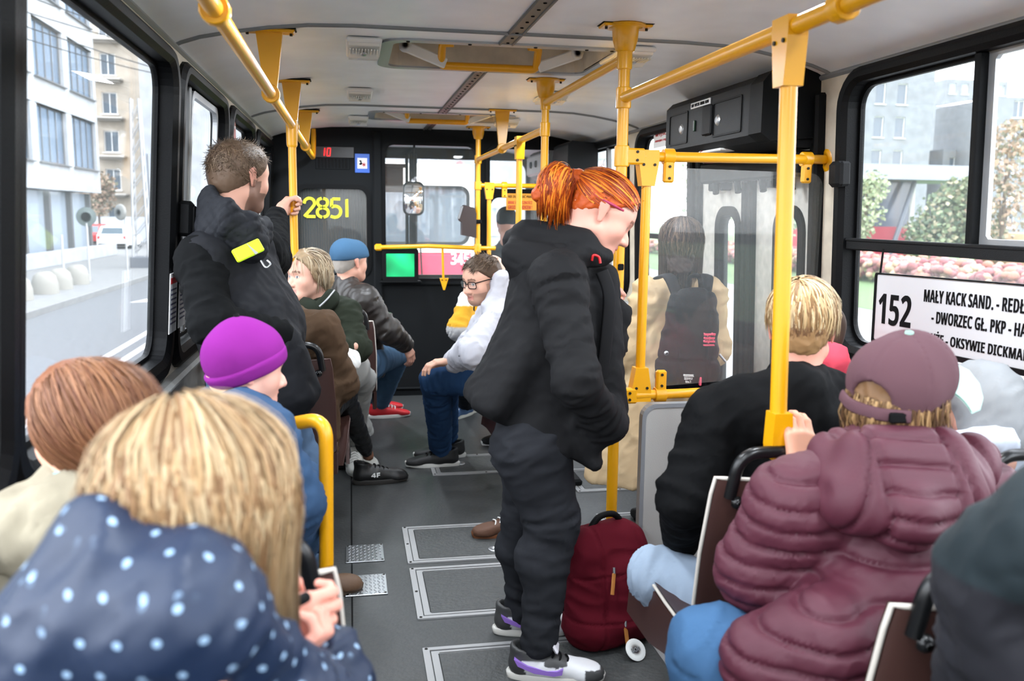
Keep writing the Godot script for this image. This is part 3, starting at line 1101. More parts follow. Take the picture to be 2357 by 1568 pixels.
	b.tube(fillet([Vector3(0, 0.12, -0.02), Vector3(0, 0.3, -0.05), Vector3(0.02, 0.52, -0.06)], 0.06), 0.009, 8)
	put("mirror_arm", b.mesh(), M.black, o)
	# warning strip on the lower pane by the front door
	o = base("warning_strip", "orange warning strip with black and red lettering on the glazed screen", "sign", Vector3(0.705, 1.520, -6.720))
	b = MB.new(); b.box(Vector3(0.03, 0, 0), Vector3(0.32, 0.128, 0.003))
	put("strip_ground", b.mesh(), mat(Color(0.86, 0.58, 0.16), 0.6), o)
	text("NIE ZASŁANIAĆ PRAWEJ STRONY", 0.29, 0.03, M.ink, o, Transform3D(Basis(), Vector3(0.03, 0.04, 0.002)))
	text("BRAK WIDOCZNOŚCI", 0.19, 0.03, M.red, o, Transform3D(Basis(), Vector3(-0.02, -0.002, 0.002)))
	text("GROZI WYPADKIEM !", 0.19, 0.03, M.red, o, Transform3D(Basis(), Vector3(-0.02, -0.042, 0.002)))



func collar(b: MB, at: Vector3, axis: Vector3, r := 0.027, l := 0.05) -> void:
	b.tube([at - axis * l * 0.5, at - axis * l * 0.45, at + axis * l * 0.45, at + axis * l * 0.5], [r * 0.9, r, r, r * 0.9], 14)


func bolts(parent: Node, spots: Array, out: Vector3) -> void:
	for s: Vector3 in spots:
		var b := MB.new()
		b.tube([s, s + out * 0.004], 0.005, 8)
		put("bolt", b.mesh(), M.screw, parent)


# tapering plate that hangs a rail from the ceiling
func rail_bracket(parent: Node, at: Vector3, y_ceil: float) -> void:
	var b := MB.new()
	var h := y_ceil - at.y
	b.ext(PackedVector2Array([Vector2(-0.022, 0.02), Vector2(0.022, 0.02), Vector2(0.045, h - 0.004), Vector2(-0.045, h - 0.004)]), -0.012, 0.012, Transform3D(Basis(), at))
	b.box(at + Vector3(0, h - 0.006, 0), Vector3(0.17, 0.012, 0.06), 0.004)
	put("bracket", b.mesh(), M.yellow, parent)
	b = MB.new()
	collar(b, at, Vector3(0, 0, 1), 0.031, 0.03)
	put("clamp", b.mesh(), M.yellow, parent)
	b = MB.new()
	b.box(at + Vector3(0, h + 0.001, 0), Vector3(0.18, 0.006, 0.066), 0.002)
	put("gasket", b.mesh(), M.black, parent)
	bolts(parent, [at + Vector3(-0.072, h - 0.012, 0.0), at + Vector3(0.072, h - 0.012, 0.0)], Vector3(0, -2, 0))


func ceiling_flange(parent: Node, at: Vector3) -> void:
	var b := MB.new()
	b.lathe([[0.0, 0.0], [0.07, 0.0], [0.07, -0.008], [0.045, -0.012], [0.042, -0.05], [0.032, -0.085], [0.021, -0.09]], Transform3D(Basis.from_scale(Vector3(1, -1, 1)), at) if false else Transform3D(Basis(Vector3(1, 0, 0), PI) * Basis.from_scale(Vector3(1, 1, 1)), at) * Transform3D(Basis.from_scale(Vector3(1, -1, 1)), Vector3.ZERO), 18)
	b.box(at + Vector3(0, -0.005, 0), Vector3(0.17, 0.01, 0.075), 0.004)
	put("flange", b.mesh(), M.yellow, parent)
	b = MB.new()
	b.box(at + Vector3(0, 0.002, 0), Vector3(0.18, 0.006, 0.085), 0.002)
	put("gasket", b.mesh(), M.black, parent)
	bolts(parent, [at + Vector3(-0.07, -0.01, 0.01), at + Vector3(0.07, -0.01, 0.01)], Vector3(0, -2, 0))


# wedge-shaped fitting that joins a pole to a bar
func tee(parent: Node, at: Vector3, down: Vector3, bar: Vector3, l := 0.1) -> void:
	var b := MB.new()
	var z := bar.cross(down).normalized()
	var xf := Transform3D(Basis(bar, down, z), at)
	if xf.basis.determinant() < 0: xf.basis.z = -xf.basis.z
	b.ext(PackedVector2Array([Vector2(-0.036, -0.022), Vector2(0.036, -0.022), Vector2(0.036, 0.02), Vector2(0.023, l), Vector2(-0.023, l), Vector2(-0.036, 0.02)]), -0.023, 0.023, xf)
	put("tee_fitting", b.mesh(), M.yellow, parent)
	bolts(parent, [xf * Vector3(-0.02, 0.028, 0.023), xf * Vector3(0.02, 0.028, 0.023), xf * Vector3(-0.02, 0.028, -0.023 - 0.004), xf * Vector3(0.02, 0.028, -0.027)], xf.basis.z)


func pole(parent: Node, called: String, pts: Array, r := 0.0185) -> void:
	var b := MB.new()
	b.tube(pts, r, 16)
	put(called, b.mesh(), M.yellow, parent)


func hook(parent: Node, at: Vector3, dir := -1.0) -> void:
	var b := MB.new()
	collar(b, at, Vector3(1, 0, 0), 0.028, 0.04)
	b.box(at + Vector3(0, dir * 0.05, 0.006), Vector3(0.038, 0.08, 0.024), 0.006)
	put("pane_clip", b.mesh(), M.yellow, parent)
	bolts(parent, [at + Vector3(0, dir * 0.035, 0.018), at + Vector3(0, dir * 0.075, 0.018)], Vector3(0, 0, 1))


# the lamp's own light, of its size, just under its cover
func lamp_light(o: Node3D, at: Vector3) -> void:
	var a := AreaLight3D.new()
	a.name = "lamp_light"
	a.light_color = Color(0.94, 0.97, 1.0); a.light_energy = 0.47; a.area_size = Vector2(0.11, 0.3)
	a.position = at; a.rotation.x = -PI / 2; a.shadow_enabled = true
	o.add_child(a)


func fittings() -> void:
	# left ceiling rail
	var o := base("ceiling_rail", "long yellow ceiling handrail over the left seats, on four brackets", "handrail")
	pole(o, "rail", fillet([Vector3(-0.88, 1.82, 1.2), Vector3(-0.88, 1.82, -6.72), Vector3(-0.875, 2.03, -6.76)], 0.09))
	for z in [3.17, 4.33, 5.56, 1.9, 0.6]:
		rail_bracket(o, Vector3(-0.88, 1.82, -z), 2.034)
	o = base("grab_pole", "yellow upright pole held by the bearded man in the vest", "pole")
	pole(o, "pole", [Vector3(-0.88, 0.0, -4.26), Vector3(-0.88, 1.79, -4.26)])
	var b := MB.new()
	b.tube([Vector3(-0.88, 1.72, -4.26), Vector3(-0.88, 1.73, -4.26), Vector3(-0.88, 1.84, -4.26), Vector3(-0.88, 1.845, -4.26)], [0.021, 0.025, 0.027, 0.02], 14)
	put("sleeve", b.mesh(), M.yellow, o)
	# right rail, near length, with the near pole
	o = base("ceiling_rail", "nearest yellow handrail on the right, running under the ceiling to the pole the redhead holds", "handrail")
	pole(o, "rail", [Vector3(0.30, 1.817, 1.2), Vector3(0.30, 1.817, -2.91)])
	b = MB.new()
	collar(b, Vector3(0.3, 1.817, -1.57), Vector3(0, 0, 1), 0.03, 0.035)
	put("clamp", b.mesh(), M.yellow, o)
	rail_bracket(o, Vector3(0.3, 1.817, 0.4), 2.055)
	o = base("grab_pole", "nearest thick yellow upright pole ending on the seat of the blond boy", "pole")
	pole(o, "pole", [Vector3(0.303, 1.78, -1.775), Vector3(0.318, 0.93, -1.76)], 0.0185)
	tee(o, Vector3(0.301, 1.817, -1.775), Vector3(0.02, -1, 0).normalized(), Vector3(0, 0, 1), 0.12)
	b = MB.new()
	b.ext(PackedVector2Array([Vector2(-0.021, 0.075), Vector2(0.021, 0.075), Vector2(0.026, 0.0), Vector2(0.03, -0.03), Vector2(-0.012, -0.035), Vector2(-0.02, -0.03), Vector2(-0.024, 0.0)]), -0.022, 0.022, Transform3D(Basis(), Vector3(0.319, 0.915, -1.76)))
	put("foot_clamp", b.mesh(), M.yellow, o)
	bolts(o, [Vector3(0.311, 0.908, -1.738), Vector3(0.333, 0.908, -1.738)], Vector3(0, 0, 1))
	# pole A at the middle door
	o = base("grab_pole", "yellow floor-to-ceiling pole that the red-haired woman holds by the middle door", "pole")
	pole(o, "pole", [Vector3(0.30, 0.0, -2.92), Vector3(0.30, 2.04, -2.92)], 0.0195)
	ceiling_flange(o, Vector3(0.30, 2.055, -2.92))
	for y in [1.945, 1.817, 1.623, 0.785]:
		b = MB.new()
		collar(b, Vector3(0.30, y, -2.92), Vector3.UP, 0.026, 0.07)
		if y < 1.7:
			b.box(Vector3(0.345, y, -2.92), Vector3(0.07, 0.055, 0.036), 0.006)
		put("collar", b.mesh(), M.yellow, o)
	bolts(o, [Vector3(0.35, 1.638, -2.902), Vector3(0.35, 1.61, -2.902), Vector3(0.35, 0.797, -2.902), Vector3(0.35, 0.773, -2.902)], Vector3(0, 0, 1))
	b = MB.new()
	b.box(Vector3(0.302, 1.245, -2.90), Vector3(0.02, 0.022, 0.012), 0.003)
	put("stop_button", b.mesh(), M.black, o)
	# screen frame by the middle door
	o = base("screen_rail", "yellow bars and short pole holding the clear screen by the middle door", "handrail")
	pole(o, "upper_bar", [Vector3(0.36, 1.624, -2.92), Vector3(0.8, 1.632, -3.0), Vector3(1.19, 1.645, -3.14)], 0.0175)
	pole(o, "lower_bar", curve([Vector3(0.36, 0.785, -2.92), Vector3(0.55, 0.785, -2.93), Vector3(0.66, 0.78, -2.96), Vector3(0.8, 0.76, -3.0), Vector3(1.2, 0.74, -3.14)]), 0.0175)
	pole(o, "upright", [Vector3(0.395, 1.60, -2.93), Vector3(0.395, 0.80, -2.93)], 0.017)
	tee(o, Vector3(0.395, 1.624, -2.93), Vector3(0, -1, 0), Vector3(1, 0, 0))
	tee(o, Vector3(0.395, 0.785, -2.93), Vector3(0, 1, 0), Vector3(1, 0, 0))
	hook(o, Vector3(0.475, 1.627, -2.94))
	hook(o, Vector3(1.09, 1.642, -3.11))
	hook(o, Vector3(0.47, 0.785, -2.925), 1.0)
	b = MB.new()
	b.lathe([[0.0, 0.012], [0.03, 0.012], [0.045, 0.006], [0.05, 0.0]], Transform3D(Basis(Vector3(0, 0, 1), PI / 2), Vector3(1.195, 1.645, -3.14)), 16)
	put("wall_flange", b.mesh(), M.yellow, o)
	b = MB.new()
	var pf := Transform3D(Basis(Vector3(0.97, 0, -0.243), Vector3.UP, Vector3(0.243, 0, 0.97)), Vector3(0.41, 0, -2.955))
	b.ext(rr(0.0, 0.805, 0.80, 1.592, 0.06), -0.003, 0.003, pf)
	tag(put("clear_screen", b.mesh(), M.haze), "clear plastic screen with rounded corners in front of the woman in beige", "screen")
	# second right rail length, pole C, pole E, pole D
	o = base("ceiling_rail", "yellow handrail joining the first two ceiling poles on the right, short upper length", "handrail")
	pole(o, "rail", [Vector3(0.30, 1.947, -2.95), Vector3(0.30, 1.947, -4.12)], 0.0175)
	o = base("grab_pole", "slim yellow floor-to-ceiling pole behind the redhead's ponytail", "pole")
	pole(o, "pole", [Vector3(0.30, 0.0, -4.14), Vector3(0.30, 2.04, -4.14)], 0.0185)
	ceiling_flange(o, Vector3(0.30, 2.055, -4.14))
	for y in [1.947, 1.824]:
		b = MB.new()
		collar(b, Vector3(0.30, y, -4.14), Vector3.UP, 0.025, 0.065)
		put("collar", b.mesh(), M.yellow, o)
	o = base("ceiling_rail", "farthest yellow handrail on the right, from the slim pole to the validator pole", "handrail")
	pole(o, "rail", [Vector3(0.30, 1.824, -4.16), Vector3(0.315, 1.82, -6.44)], 0.0175)
	rail_bracket(o, Vector3(0.305, 1.822, -5.37), 2.055)
	o = base("grab_pole", "yellow pole hanging from the far right handrail with no ceiling mount", "pole")
	pole(o, "pole", [Vector3(0.303, 0.0, -4.79), Vector3(0.303, 1.80, -4.79)], 0.0175)
	tee(o, Vector3(0.303, 1.823, -4.79), Vector3(0, -1, 0), Vector3(0, 0, 1))
	o = base("grab_pole", "farthest yellow pole carrying the ticket validator by the bulkhead window", "pole")
	pole(o, "pole", [Vector3(0.315, 0.0, -6.46), Vector3(0.315, 2.04, -6.46)], 0.0185)
	ceiling_flange(o, Vector3(0.315, 2.055, -6.46))
	for y in [1.82, 1.63, 1.17]:
		b = MB.new()
		collar(b, Vector3(0.315, y, -6.46), Vector3.UP, 0.027, 0.06)
		put("collar", b.mesh(), M.yellow, o)
	o = base("validator", "dark brown ticket validator clamped to the farthest yellow pole", "validator", Vector3(0.235, 1.367, -6.44))
	b = MB.new()
	b.ext(PackedVector2Array([Vector2(-0.045, -0.10), Vector2(0.06, -0.12), Vector2(0.06, 0.06), Vector2(0.045, 0.10), Vector2(-0.03, 0.12), Vector2(-0.065, 0.01), Vector2(-0.045, -0.005)]), -0.05, 0.05)
	put("body", b.mesh(), grain(mat(Color(0.18, 0.13, 0.12), 0.5), M.fine, 0.2, 8.0), o)
	b = MB.new()
	b.box(Vector3(0.08, 0.0, -0.02), Vector3(0.05, 0.03, 0.06), 0.006)
	put("clamp", b.mesh(), M.black, o)
	b = MB.new()
	b.stroke([Vector2(-0.04, 0.11), Vector2(-0.067, 0.02)], 0.008, -0.04, 0.04)
	put("ticket_slot", b.mesh(), M.alu, o)
	# bulkhead rail
	o = base("bulkhead_rail", "yellow horizontal bar across the bulkhead with a hanging strut ending in a triangular foot", "handrail")
	pole(o, "bar", [Vector3(-0.41, 1.165, -6.66), Vector3(-0.05, 1.18, -6.55), Vector3(0.315, 1.17, -6.46), Vector3(0.45, 1.17, -6.46)], 0.016)
	b = MB.new()
	b.box(Vector3(-0.41, 1.165, -6.67), Vector3(0.06, 0.05, 0.06), 0.012)
	put("end_fitting", b.mesh(), M.yellow, o)
	pole(o, "strut", [Vector3(0.06, 1.17, -6.53), Vector3(0.07, 0.92, -6.56)], 0.009)
	b = MB.new()
	b.ext(PackedVector2Array([Vector2(-0.034, 0.04), Vector2(0.034, 0.04), Vector2(0.006, -0.05), Vector2(-0.006, -0.05)]), -0.006, 0.006, Transform3D(Basis(), Vector3(0.075, 0.90, -6.56)))
	put("foot_plate", b.mesh(), M.yellow, o)
	bolts(o, [Vector3(0.06, 0.925, -6.554), Vector3(0.09, 0.925, -6.554)], Vector3(0, 0, 1))
	o = base("screen_rail", "yellow bar and short pole in front of the glazed screen near the front door", "handrail")
	pole(o, "bar", [Vector3(0.315, 1.632, -6.46), Vector3(1.18, 1.64, -6.5)], 0.0165)
	pole(o, "upright", [Vector3(0.40, 1.61, -6.465), Vector3(0.405, 0.0, -6.465)], 0.0165)
	tee(o, Vector3(0.40, 1.632, -6.465), Vector3(0, -1, 0), Vector3(1, 0, 0))
	hook(o, Vector3(0.515, 1.634, -6.47))
	# yellow grab handle on the left aisle seat
	o = base("seat_handle", "bent yellow tube at the aisle side of the left seats", "handle")
	pole(o, "tube", fillet([Vector3(-0.803, 0.918, -2.060), Vector3(-0.680, 0.959, -1.970), Vector3(-0.685, 0.609, -1.970), Vector3(-0.690, 0.329, -1.970), Vector3(-0.668, 0.02, -1.97)], 0.055, 8), 0.0165)
	# roof hatches
	var hz := [[3.35, 3.93], [5.66, 6.1]]
	for k in 2:
		var z0: float = hz[k][0]; var z1: float = hz[k][1]
		o = base("roof_hatch", ["nearer roof hatch with a yellow handle bar in its beige recess", "farther roof hatch with a yellow handle bar in its beige recess"][k], "roof hatch", Vector3(-0.02, 2.055, -(z0 + z1) / 2))
		var hd := (z1 - z0) / 2
		var up := Transform3D(Basis(Vector3(1, 0, 0), Vector3(0, 0, -1), Vector3(0, 1, 0)), Vector3.ZERO)
		b = MB.new()
		b.ring(rr(-0.475, -hd - 0.035, 0.475, hd + 0.035, 0.1), rr(-0.43, -hd + 0.01, 0.43, hd - 0.01, 0.06), -0.008, 0.004, up)
		put("frame", b.mesh(), M.alu, o)
		b = MB.new()
		b.ring(rr(-0.445, -hd, 0.445, hd, 0.075), rr(-0.43, -hd + 0.012, 0.43, hd - 0.012, 0.06), 0.0, 0.13, up)
		put("recess_wall", b.mesh(), M.beige, o)
		b = MB.new()
		b.ext(rr(-0.44, -hd, 0.44, hd, 0.07), 0.12, 0.14, up)
		put("lid", b.mesh(), M.beige, o)
		b = MB.new()
		b.tube(fillet([Vector3(-0.17, 0.06, -0.05), Vector3(-0.215, 0.06, -0.06), Vector3(-0.215, -0.02, -0.12), Vector3(0.19, -0.02, -0.12), Vector3(0.19, 0.06, -0.06), Vector3(0.145, 0.06, -0.05)], 0.018, 5), 0.0165, 12)
		put("handle", b.mesh(), M.yellow, o)
		for s in [-1, 1]:
			b = MB.new()
			b.box(Vector3.ZERO, Vector3(0.2, 0.045, 0.014), 0.005, Transform3D(Basis(Vector3(0, 0, 1), s * 0.35), Vector3(s * 0.29, 0.02, -0.10)))
			b.lathe([[0.0, 0.012], [0.026, 0.012], [0.026, -0.012], [0.0, -0.012]], Transform3D(Basis(Vector3(1, 0, 0), PI / 2), Vector3(s * 0.365, 0.05, -0.10)), 12)
			put("lever", b.mesh(), M.white, o)
		for x in [-0.38, -0.15, 0.1, 0.3, 0.4]:
			b = MB.new()
			b.lathe([[0.0, -0.012], [0.007, -0.011], [0.008, -0.006]], Transform3D(Basis(Vector3(1, 0, 0), 0.0), Vector3(x, -0.0, hd + 0.012)), 8)
			put("screw", b.mesh(), M.screw, o)
	# ceiling lamps with ribbed covers
	var li := 0
	for p in [[-0.56, 3.48], [-0.56, 4.80], [-0.555, 6.1], [0.46, 3.40], [0.445, 4.66], [0.435, 5.95], [-0.56, 2.0], [0.46, 2.0], [-0.56, 0.7], [0.46, 0.7], [-0.56, -0.7], [0.46, -0.7], [-0.56, -2.0], [0.46, -2.0]]:
		o = base("ceiling_lamp", (["first left", "first right", "second left", "second right", "third left", "third right", "rearmost left", "rearmost right"][li - 6] + " small ribbed lamp cover above the rear seats" if li > 5 else ["nearest", "middle", "farthest"][li % 3] + " small clear ribbed lamp cover on the " + ("left" if li < 3 else "right") + " side of the ceiling"), "lamp", Vector3(p[0], 2.05, -p[1]), "ceiling lamps" if li < 6 else "rear ceiling lamps")
		b = MB.new()
		b.box(Vector3(0, -0.008, 0), Vector3(0.13, 0.018, 0.34), 0.006)
		put("housing", b.mesh(), M.white, o)
		b = MB.new()
		var side := Transform3D(Basis(Vector3(0, 0, -1), Vector3.UP, Vector3(1, 0, 0)), Vector3.ZERO)
		b.ext(PackedVector2Array([Vector2(-0.155, -0.012), Vector2(0.155, -0.012), Vector2(0.145, -0.03), Vector2(-0.02, -0.05), Vector2(-0.145, -0.026)]), -0.056, 0.056, side)
		put("lamp_cover", b.mesh(), M.lampglass, o)
		b = MB.new()
		for k in 10:
			b.box(Vector3(-0.05 + k * 0.011, -0.040, 0.082), Vector3(0.004, 0.006, 0.125), 0.001, Transform3D(Basis(), Vector3.ZERO) * Transform3D(Basis(Vector3(1, 0, 0), 0.0), Vector3.ZERO))
		put("ribs", b.mesh(), M.lampglass, o)
		b = MB.new()
		b.lathe([[0.0, 0.006], [0.010, 0.006], [0.012, 0.0]], Transform3D(Basis(Vector3(1, 0, 0), PI - 0.2), Vector3(0, -0.043, 0.08)), 12)
		put("screw", b.mesh(), M.steel, o)
		lamp_light(o, Vector3(0, -0.062, 0))
		li += 1
	# door mechanism over the middle door
	o = base("door_mechanism", "long black plastic door-drive housing over the middle door with a red lamp beneath", "door drive", Vector3(0.95, 1.835, -3.72))
	b = MB.new()
	b.ext(PackedVector2Array([Vector2(-0.0, 0.11), Vector2(0.0, -0.09), Vector2(0.03, -0.115), Vector2(0.14, -0.14), Vector2(0.25, -0.14), Vector2(0.245, 0.16), Vector2(0.12, 0.165), Vector2(0.03, 0.14)]), -0.54, 0.50)
	put("housing", b.mesh(), M.dark, o)
	b = MB.new()
	b.ext(PackedVector2Array([Vector2(-0.012, 0.10), Vector2(-0.012, -0.09), Vector2(0.03, -0.12), Vector2(0.27, -0.10), Vector2(0.27, 0.18), Vector2(0.10, 0.17), Vector2(0.02, 0.14)]), 0.42, 0.53)
	put("end_cap", b.mesh(), M.black, o)
	for e in [[-0.49, -0.25], [0.04, 0.33]]:
		b = MB.new()
		b.ring(rr(e[0], -0.07, e[1], 0.08, 0.012, 4), rr(e[0] + 0.008, -0.062, e[1] - 0.008, 0.072, 0.01, 4), 0.0, 0.004, Transform3D(Basis(Vector3(0, 0, 1), Vector3.UP, Vector3(-1, 0, 0)), Vector3.ZERO))
		put("panel_seam", b.mesh(), M.black, o)
	for z in [-0.33, 0.09]:
		b = MB.new()
		b.lathe([[0.0, 0.008], [0.014, 0.008], [0.02, 0.004], [0.024, 0.0]], Transform3D(Basis(Vector3(0, 0, 1), PI / 2), Vector3(0, 0.0, z)), 16)
		put("lock", b.mesh(), M.steel, o)
	b = MB.new()
	b.box(Vector3(-0.006, 0.01, -0.01), Vector3(0.012, 0.13, 0.10), 0.006)
	put("flap", b.mesh(), M.black, o)
	b = MB.new()
	b.box(Vector3(-0.004, 0.0, -0.16), Vector3(0.01, 0.05, 0.012), 0.003)
	put("indicator", b.mesh(), mat(Color(0.03, 0.16, 0.08), 0.3), o)
	b = MB.new()
	b.box(Vector3(-0.003, 0.092, -0.10), Vector3(0.006, 0.026, 0.22), 0.001)
	put("notice_strip", b.mesh(), M.paper, o)
	text("STOP  PRZYCISK  AWARIA  DRZWI", 0.2, 0.014, M.ink, o, Transform3D(Basis(Vector3(0, 0, 1), Vector3.UP, Vector3(-1, 0, 0)), Vector3(-0.0065, 0.092, -0.10)))
	b = MB.new()
	b.lathe([[0.0, -0.055], [0.03, -0.055], [0.042, -0.045], [0.046, 0.0]], Transform3D(Basis(), Vector3(0.06, -0.115, -0.12)), 18)
	put("warning_lamp", b.mesh(), mat(Color(0.42, 0.05, 0.07), 0.15), o)
	b = MB.new()
	b.box(Vector3(0.06, -0.122, -0.03), Vector3(0.09, 0.012, 0.24), 0.004)
	put("lamp_shield", b.mesh(), M.white, o)
	b = MB.new()
	b.box(Vector3(0.2, -0.2, 0.0), Vector3(0.06, 0.1, 1.0), 0.01)
	put("linkage_rail", b.mesh(), M.black, o)
	for z in [-0.4, -0.15, 0.1, 0.35]:
		b = MB.new()
		b.tube([Vector3(0.2, -0.16, z), Vector3(0.19, -0.3, z + 0.07)], 0.016, 8)
		put("linkage_arm", b.mesh(), M.black, o)
	b = MB.new()
	b.box(Vector3(0.03, 0.166, 0.16), Vector3(0.18, 0.004, 0.2), 0.0)
	# loudspeaker square on the ceiling above it
	b = MB.new()
	b.box(Vector3(1.149, 2.030, -3.836), Vector3(0.17, 0.012, 0.16), 0.004, Transform3D())
	tag(put("ceiling_vent", b.mesh(), M.black), "small black square vent in the ceiling above the door-drive housing", "vent")
	# front door mechanism
	o = base("door_mechanism", "far door-drive housing with a pale grey control face over the front door", "door drive", Vector3(0.95, 1.84, -6.9))
	b = MB.new()
	b.ext(PackedVector2Array([Vector2(0.0, 0.10), Vector2(0.0, -0.09), Vector2(0.03, -0.115), Vector2(0.23, -0.12), Vector2(0.225, 0.11), Vector2(0.03, 0.12)]), -0.75, 0.62)
	put("housing", b.mesh(), M.dark, o)
	b = MB.new()
	b.box(Vector3(-0.02, -0.005, -0.35), Vector3(0.04, 0.17, 0.72), 0.015)
	put("control_face", b.mesh(), mat(Color(0.72, 0.72, 0.72), 0.5), o)
	for z in [-0.5, -0.3]:
		b = MB.new()
		b.lathe([[0.0, 0.014], [0.025, 0.014], [0.03, 0.0]], Transform3D(Basis(Vector3(0, 0, 1), PI / 2), Vector3(-0.04, 0.0, z)), 12)
		put("knob", b.mesh(), M.black, o)
	# route board hanging in the big right window
	o = base("route_board", "grey route board reading 152 with stop names hanging in the big right window", "sign")
	var p0: Vector3 = Vector3(1.165, 1.232, -2.711)
	var fx := Vector3(0, 0, 1)
	var bx := Transform3D(Basis(fx, Vector3(0.0, 1.0, 0.0), Vector3(-1, 0, 0)) * Basis(Vector3(0, 0, 1), 0.02), p0)
	b = MB.new()
	b.box(Vector3(0.45, -0.112, 0), Vector3(0.92, 0.224, 0.006), 0.001, bx)
	put("board", b.mesh(), mat(Color(0.78, 0.78, 0.79), 0.45), o)
	b = MB.new()
	b.ring(rr(-0.012, -0.24, 0.922, 0.006, 0.01, 3), rr(0.0, -0.224, 0.91, 0.001, 0.006, 3), -0.008, 0.006, bx)
	put("board_frame", b.mesh(), M.black, o)
	b = MB.new()
	b.tube([bx * Vector3(0.01, 0.0, 0), Vector3(1.17, 1.32, p0.z + 0.01)], 0.004, 6)
	put("hanging_strap", b.mesh(), M.black, o)
	b = MB.new()
	b.tube([bx * Vector3(0.88, 0.0, 0), Vector3(1.17, 1.32, p0.z + 0.88)], 0.004, 6)
	put("hanging_strap", b.mesh(), M.black, o)
	var tx := func(s: String, x0: float, x1: float, y: float, h: float) -> void:
		text(s, x1 - x0, h, M.ink, o, bx * Transform3D(Basis(), Vector3((x0 + x1) / 2, y, 0.004)))
	tx.call("152", 0.018, 0.195, -0.114, 0.106)
	tx.call("MAŁY KACK SAND. - REDŁOWO", 0.255, 0.76, -0.054, 0.040)
	tx.call("- DWORZEC GŁ. PKP - HALA - PLAC", 0.298, 0.84, -0.118, 0.038)
	tx.call("OBŁUŻE - OKSYWIE DICKMANA", 0.235, 0.73, -0.180, 0.040)
	# window notices
	o = base("window_notice", "small white notice with red lettering in the window by the middle door", "notice", Vector3.ZERO)
	b = MB.new()
	var nx := Transform3D(Basis(Vector3(0, 0, 1), Vector3.UP, Vector3(-1, 0, 0)), Vector3(1.190, 1.875, -4.967))
	b.box(Vector3.ZERO, Vector3(0.30, 0.10, 0.002), 0.0, nx)
	put("paper", b.mesh(), M.paper, o)
	text("WYJŚCIE", 0.24, 0.03, M.red, o, nx * Transform3D(Basis(), Vector3(0, 0.025, 0.002)))
	text("AWARYJNE Z POJAZDU", 0.24, 0.014, M.red, o, nx * Transform3D(Basis(), Vector3(0, -0.012, 0.002)))
	o = base("window_notice", "small white notice with a reddish printed panel high in the third left window", "notice", Vector3.ZERO)
	b = MB.new()
	nx = Transform3D(Basis(Vector3(0, 0, -1), Vector3.UP, Vector3(1, 0, 0)), Vector3(-1.200, 1.836, -4.725))
	b.box(Vector3.ZERO, Vector3(0.22, 0.09, 0.002), 0.0, nx)
	put("paper", b.mesh(), mat(Color(0.66, 0.45, 0.44), 0.7), o)
	text("WYJŚCIE AWARYJNE", 0.19, 0.02, M.paper, o, nx * Transform3D(Basis(), Vector3(0, 0.015, 0.002)))
	o = base("window_notice", "white printed notices low in the second left window beside the vest man's back", "notice", Vector3.ZERO)
	for k in 2:
		b = MB.new()
		nx = Transform3D(Basis(Vector3(0, 0, -1), Vector3(0.0666, 0.998, 0), Vector3(1, 0, 0)), Vector3(-1.205, 1.126, -3.049) + Vector3(0, -0.01, -0.16 * k))
		b.box(Vector3.ZERO, Vector3(0.12, 0.2, 0.002), 0.0, nx)
		put("paper", b.mesh(), M.paper, o)
		b = MB.new()
		b.box(Vector3(0, 0.075, 0.002), Vector3(0.10, 0.02, 0.001), 0.0, nx)
		put("red_heading", b.mesh(), M.red, o)
		b = MB.new()
		for r in 8:
			b.box(Vector3(0, 0.045 - r * 0.016, 0.002), Vector3(0.09, 0.006, 0.001), 0.0, nx)
		put("text_lines", b.mesh(), mat(Color(0.35, 0.35, 0.45), 0.7), o)
	# partition panel by the door
	o = base("partition_panel", "pale grey partition panel with an aluminium edge and a rounded corner behind the boy's knees", "partition", Vector3(0.35, 0, -2.76))
	b = MB.new()
	b.ext(rr(0.0, 0.06, 0.8, 0.785, 0.045), -0.012, 0.012)
	put("panel", b.mesh(), grain(mat(Color(0.66, 0.65, 0.63), 0.6), M.fine, 0.1, 4.0), o)
	b = MB.new()
	b.ring(rr(-0.006, 0.054, 0.806, 0.791, 0.05), rr(0.008, 0.068, 0.792, 0.777, 0.04), -0.016, 0.016)
	put("edge_trim", b.mesh(), M.alu, o)


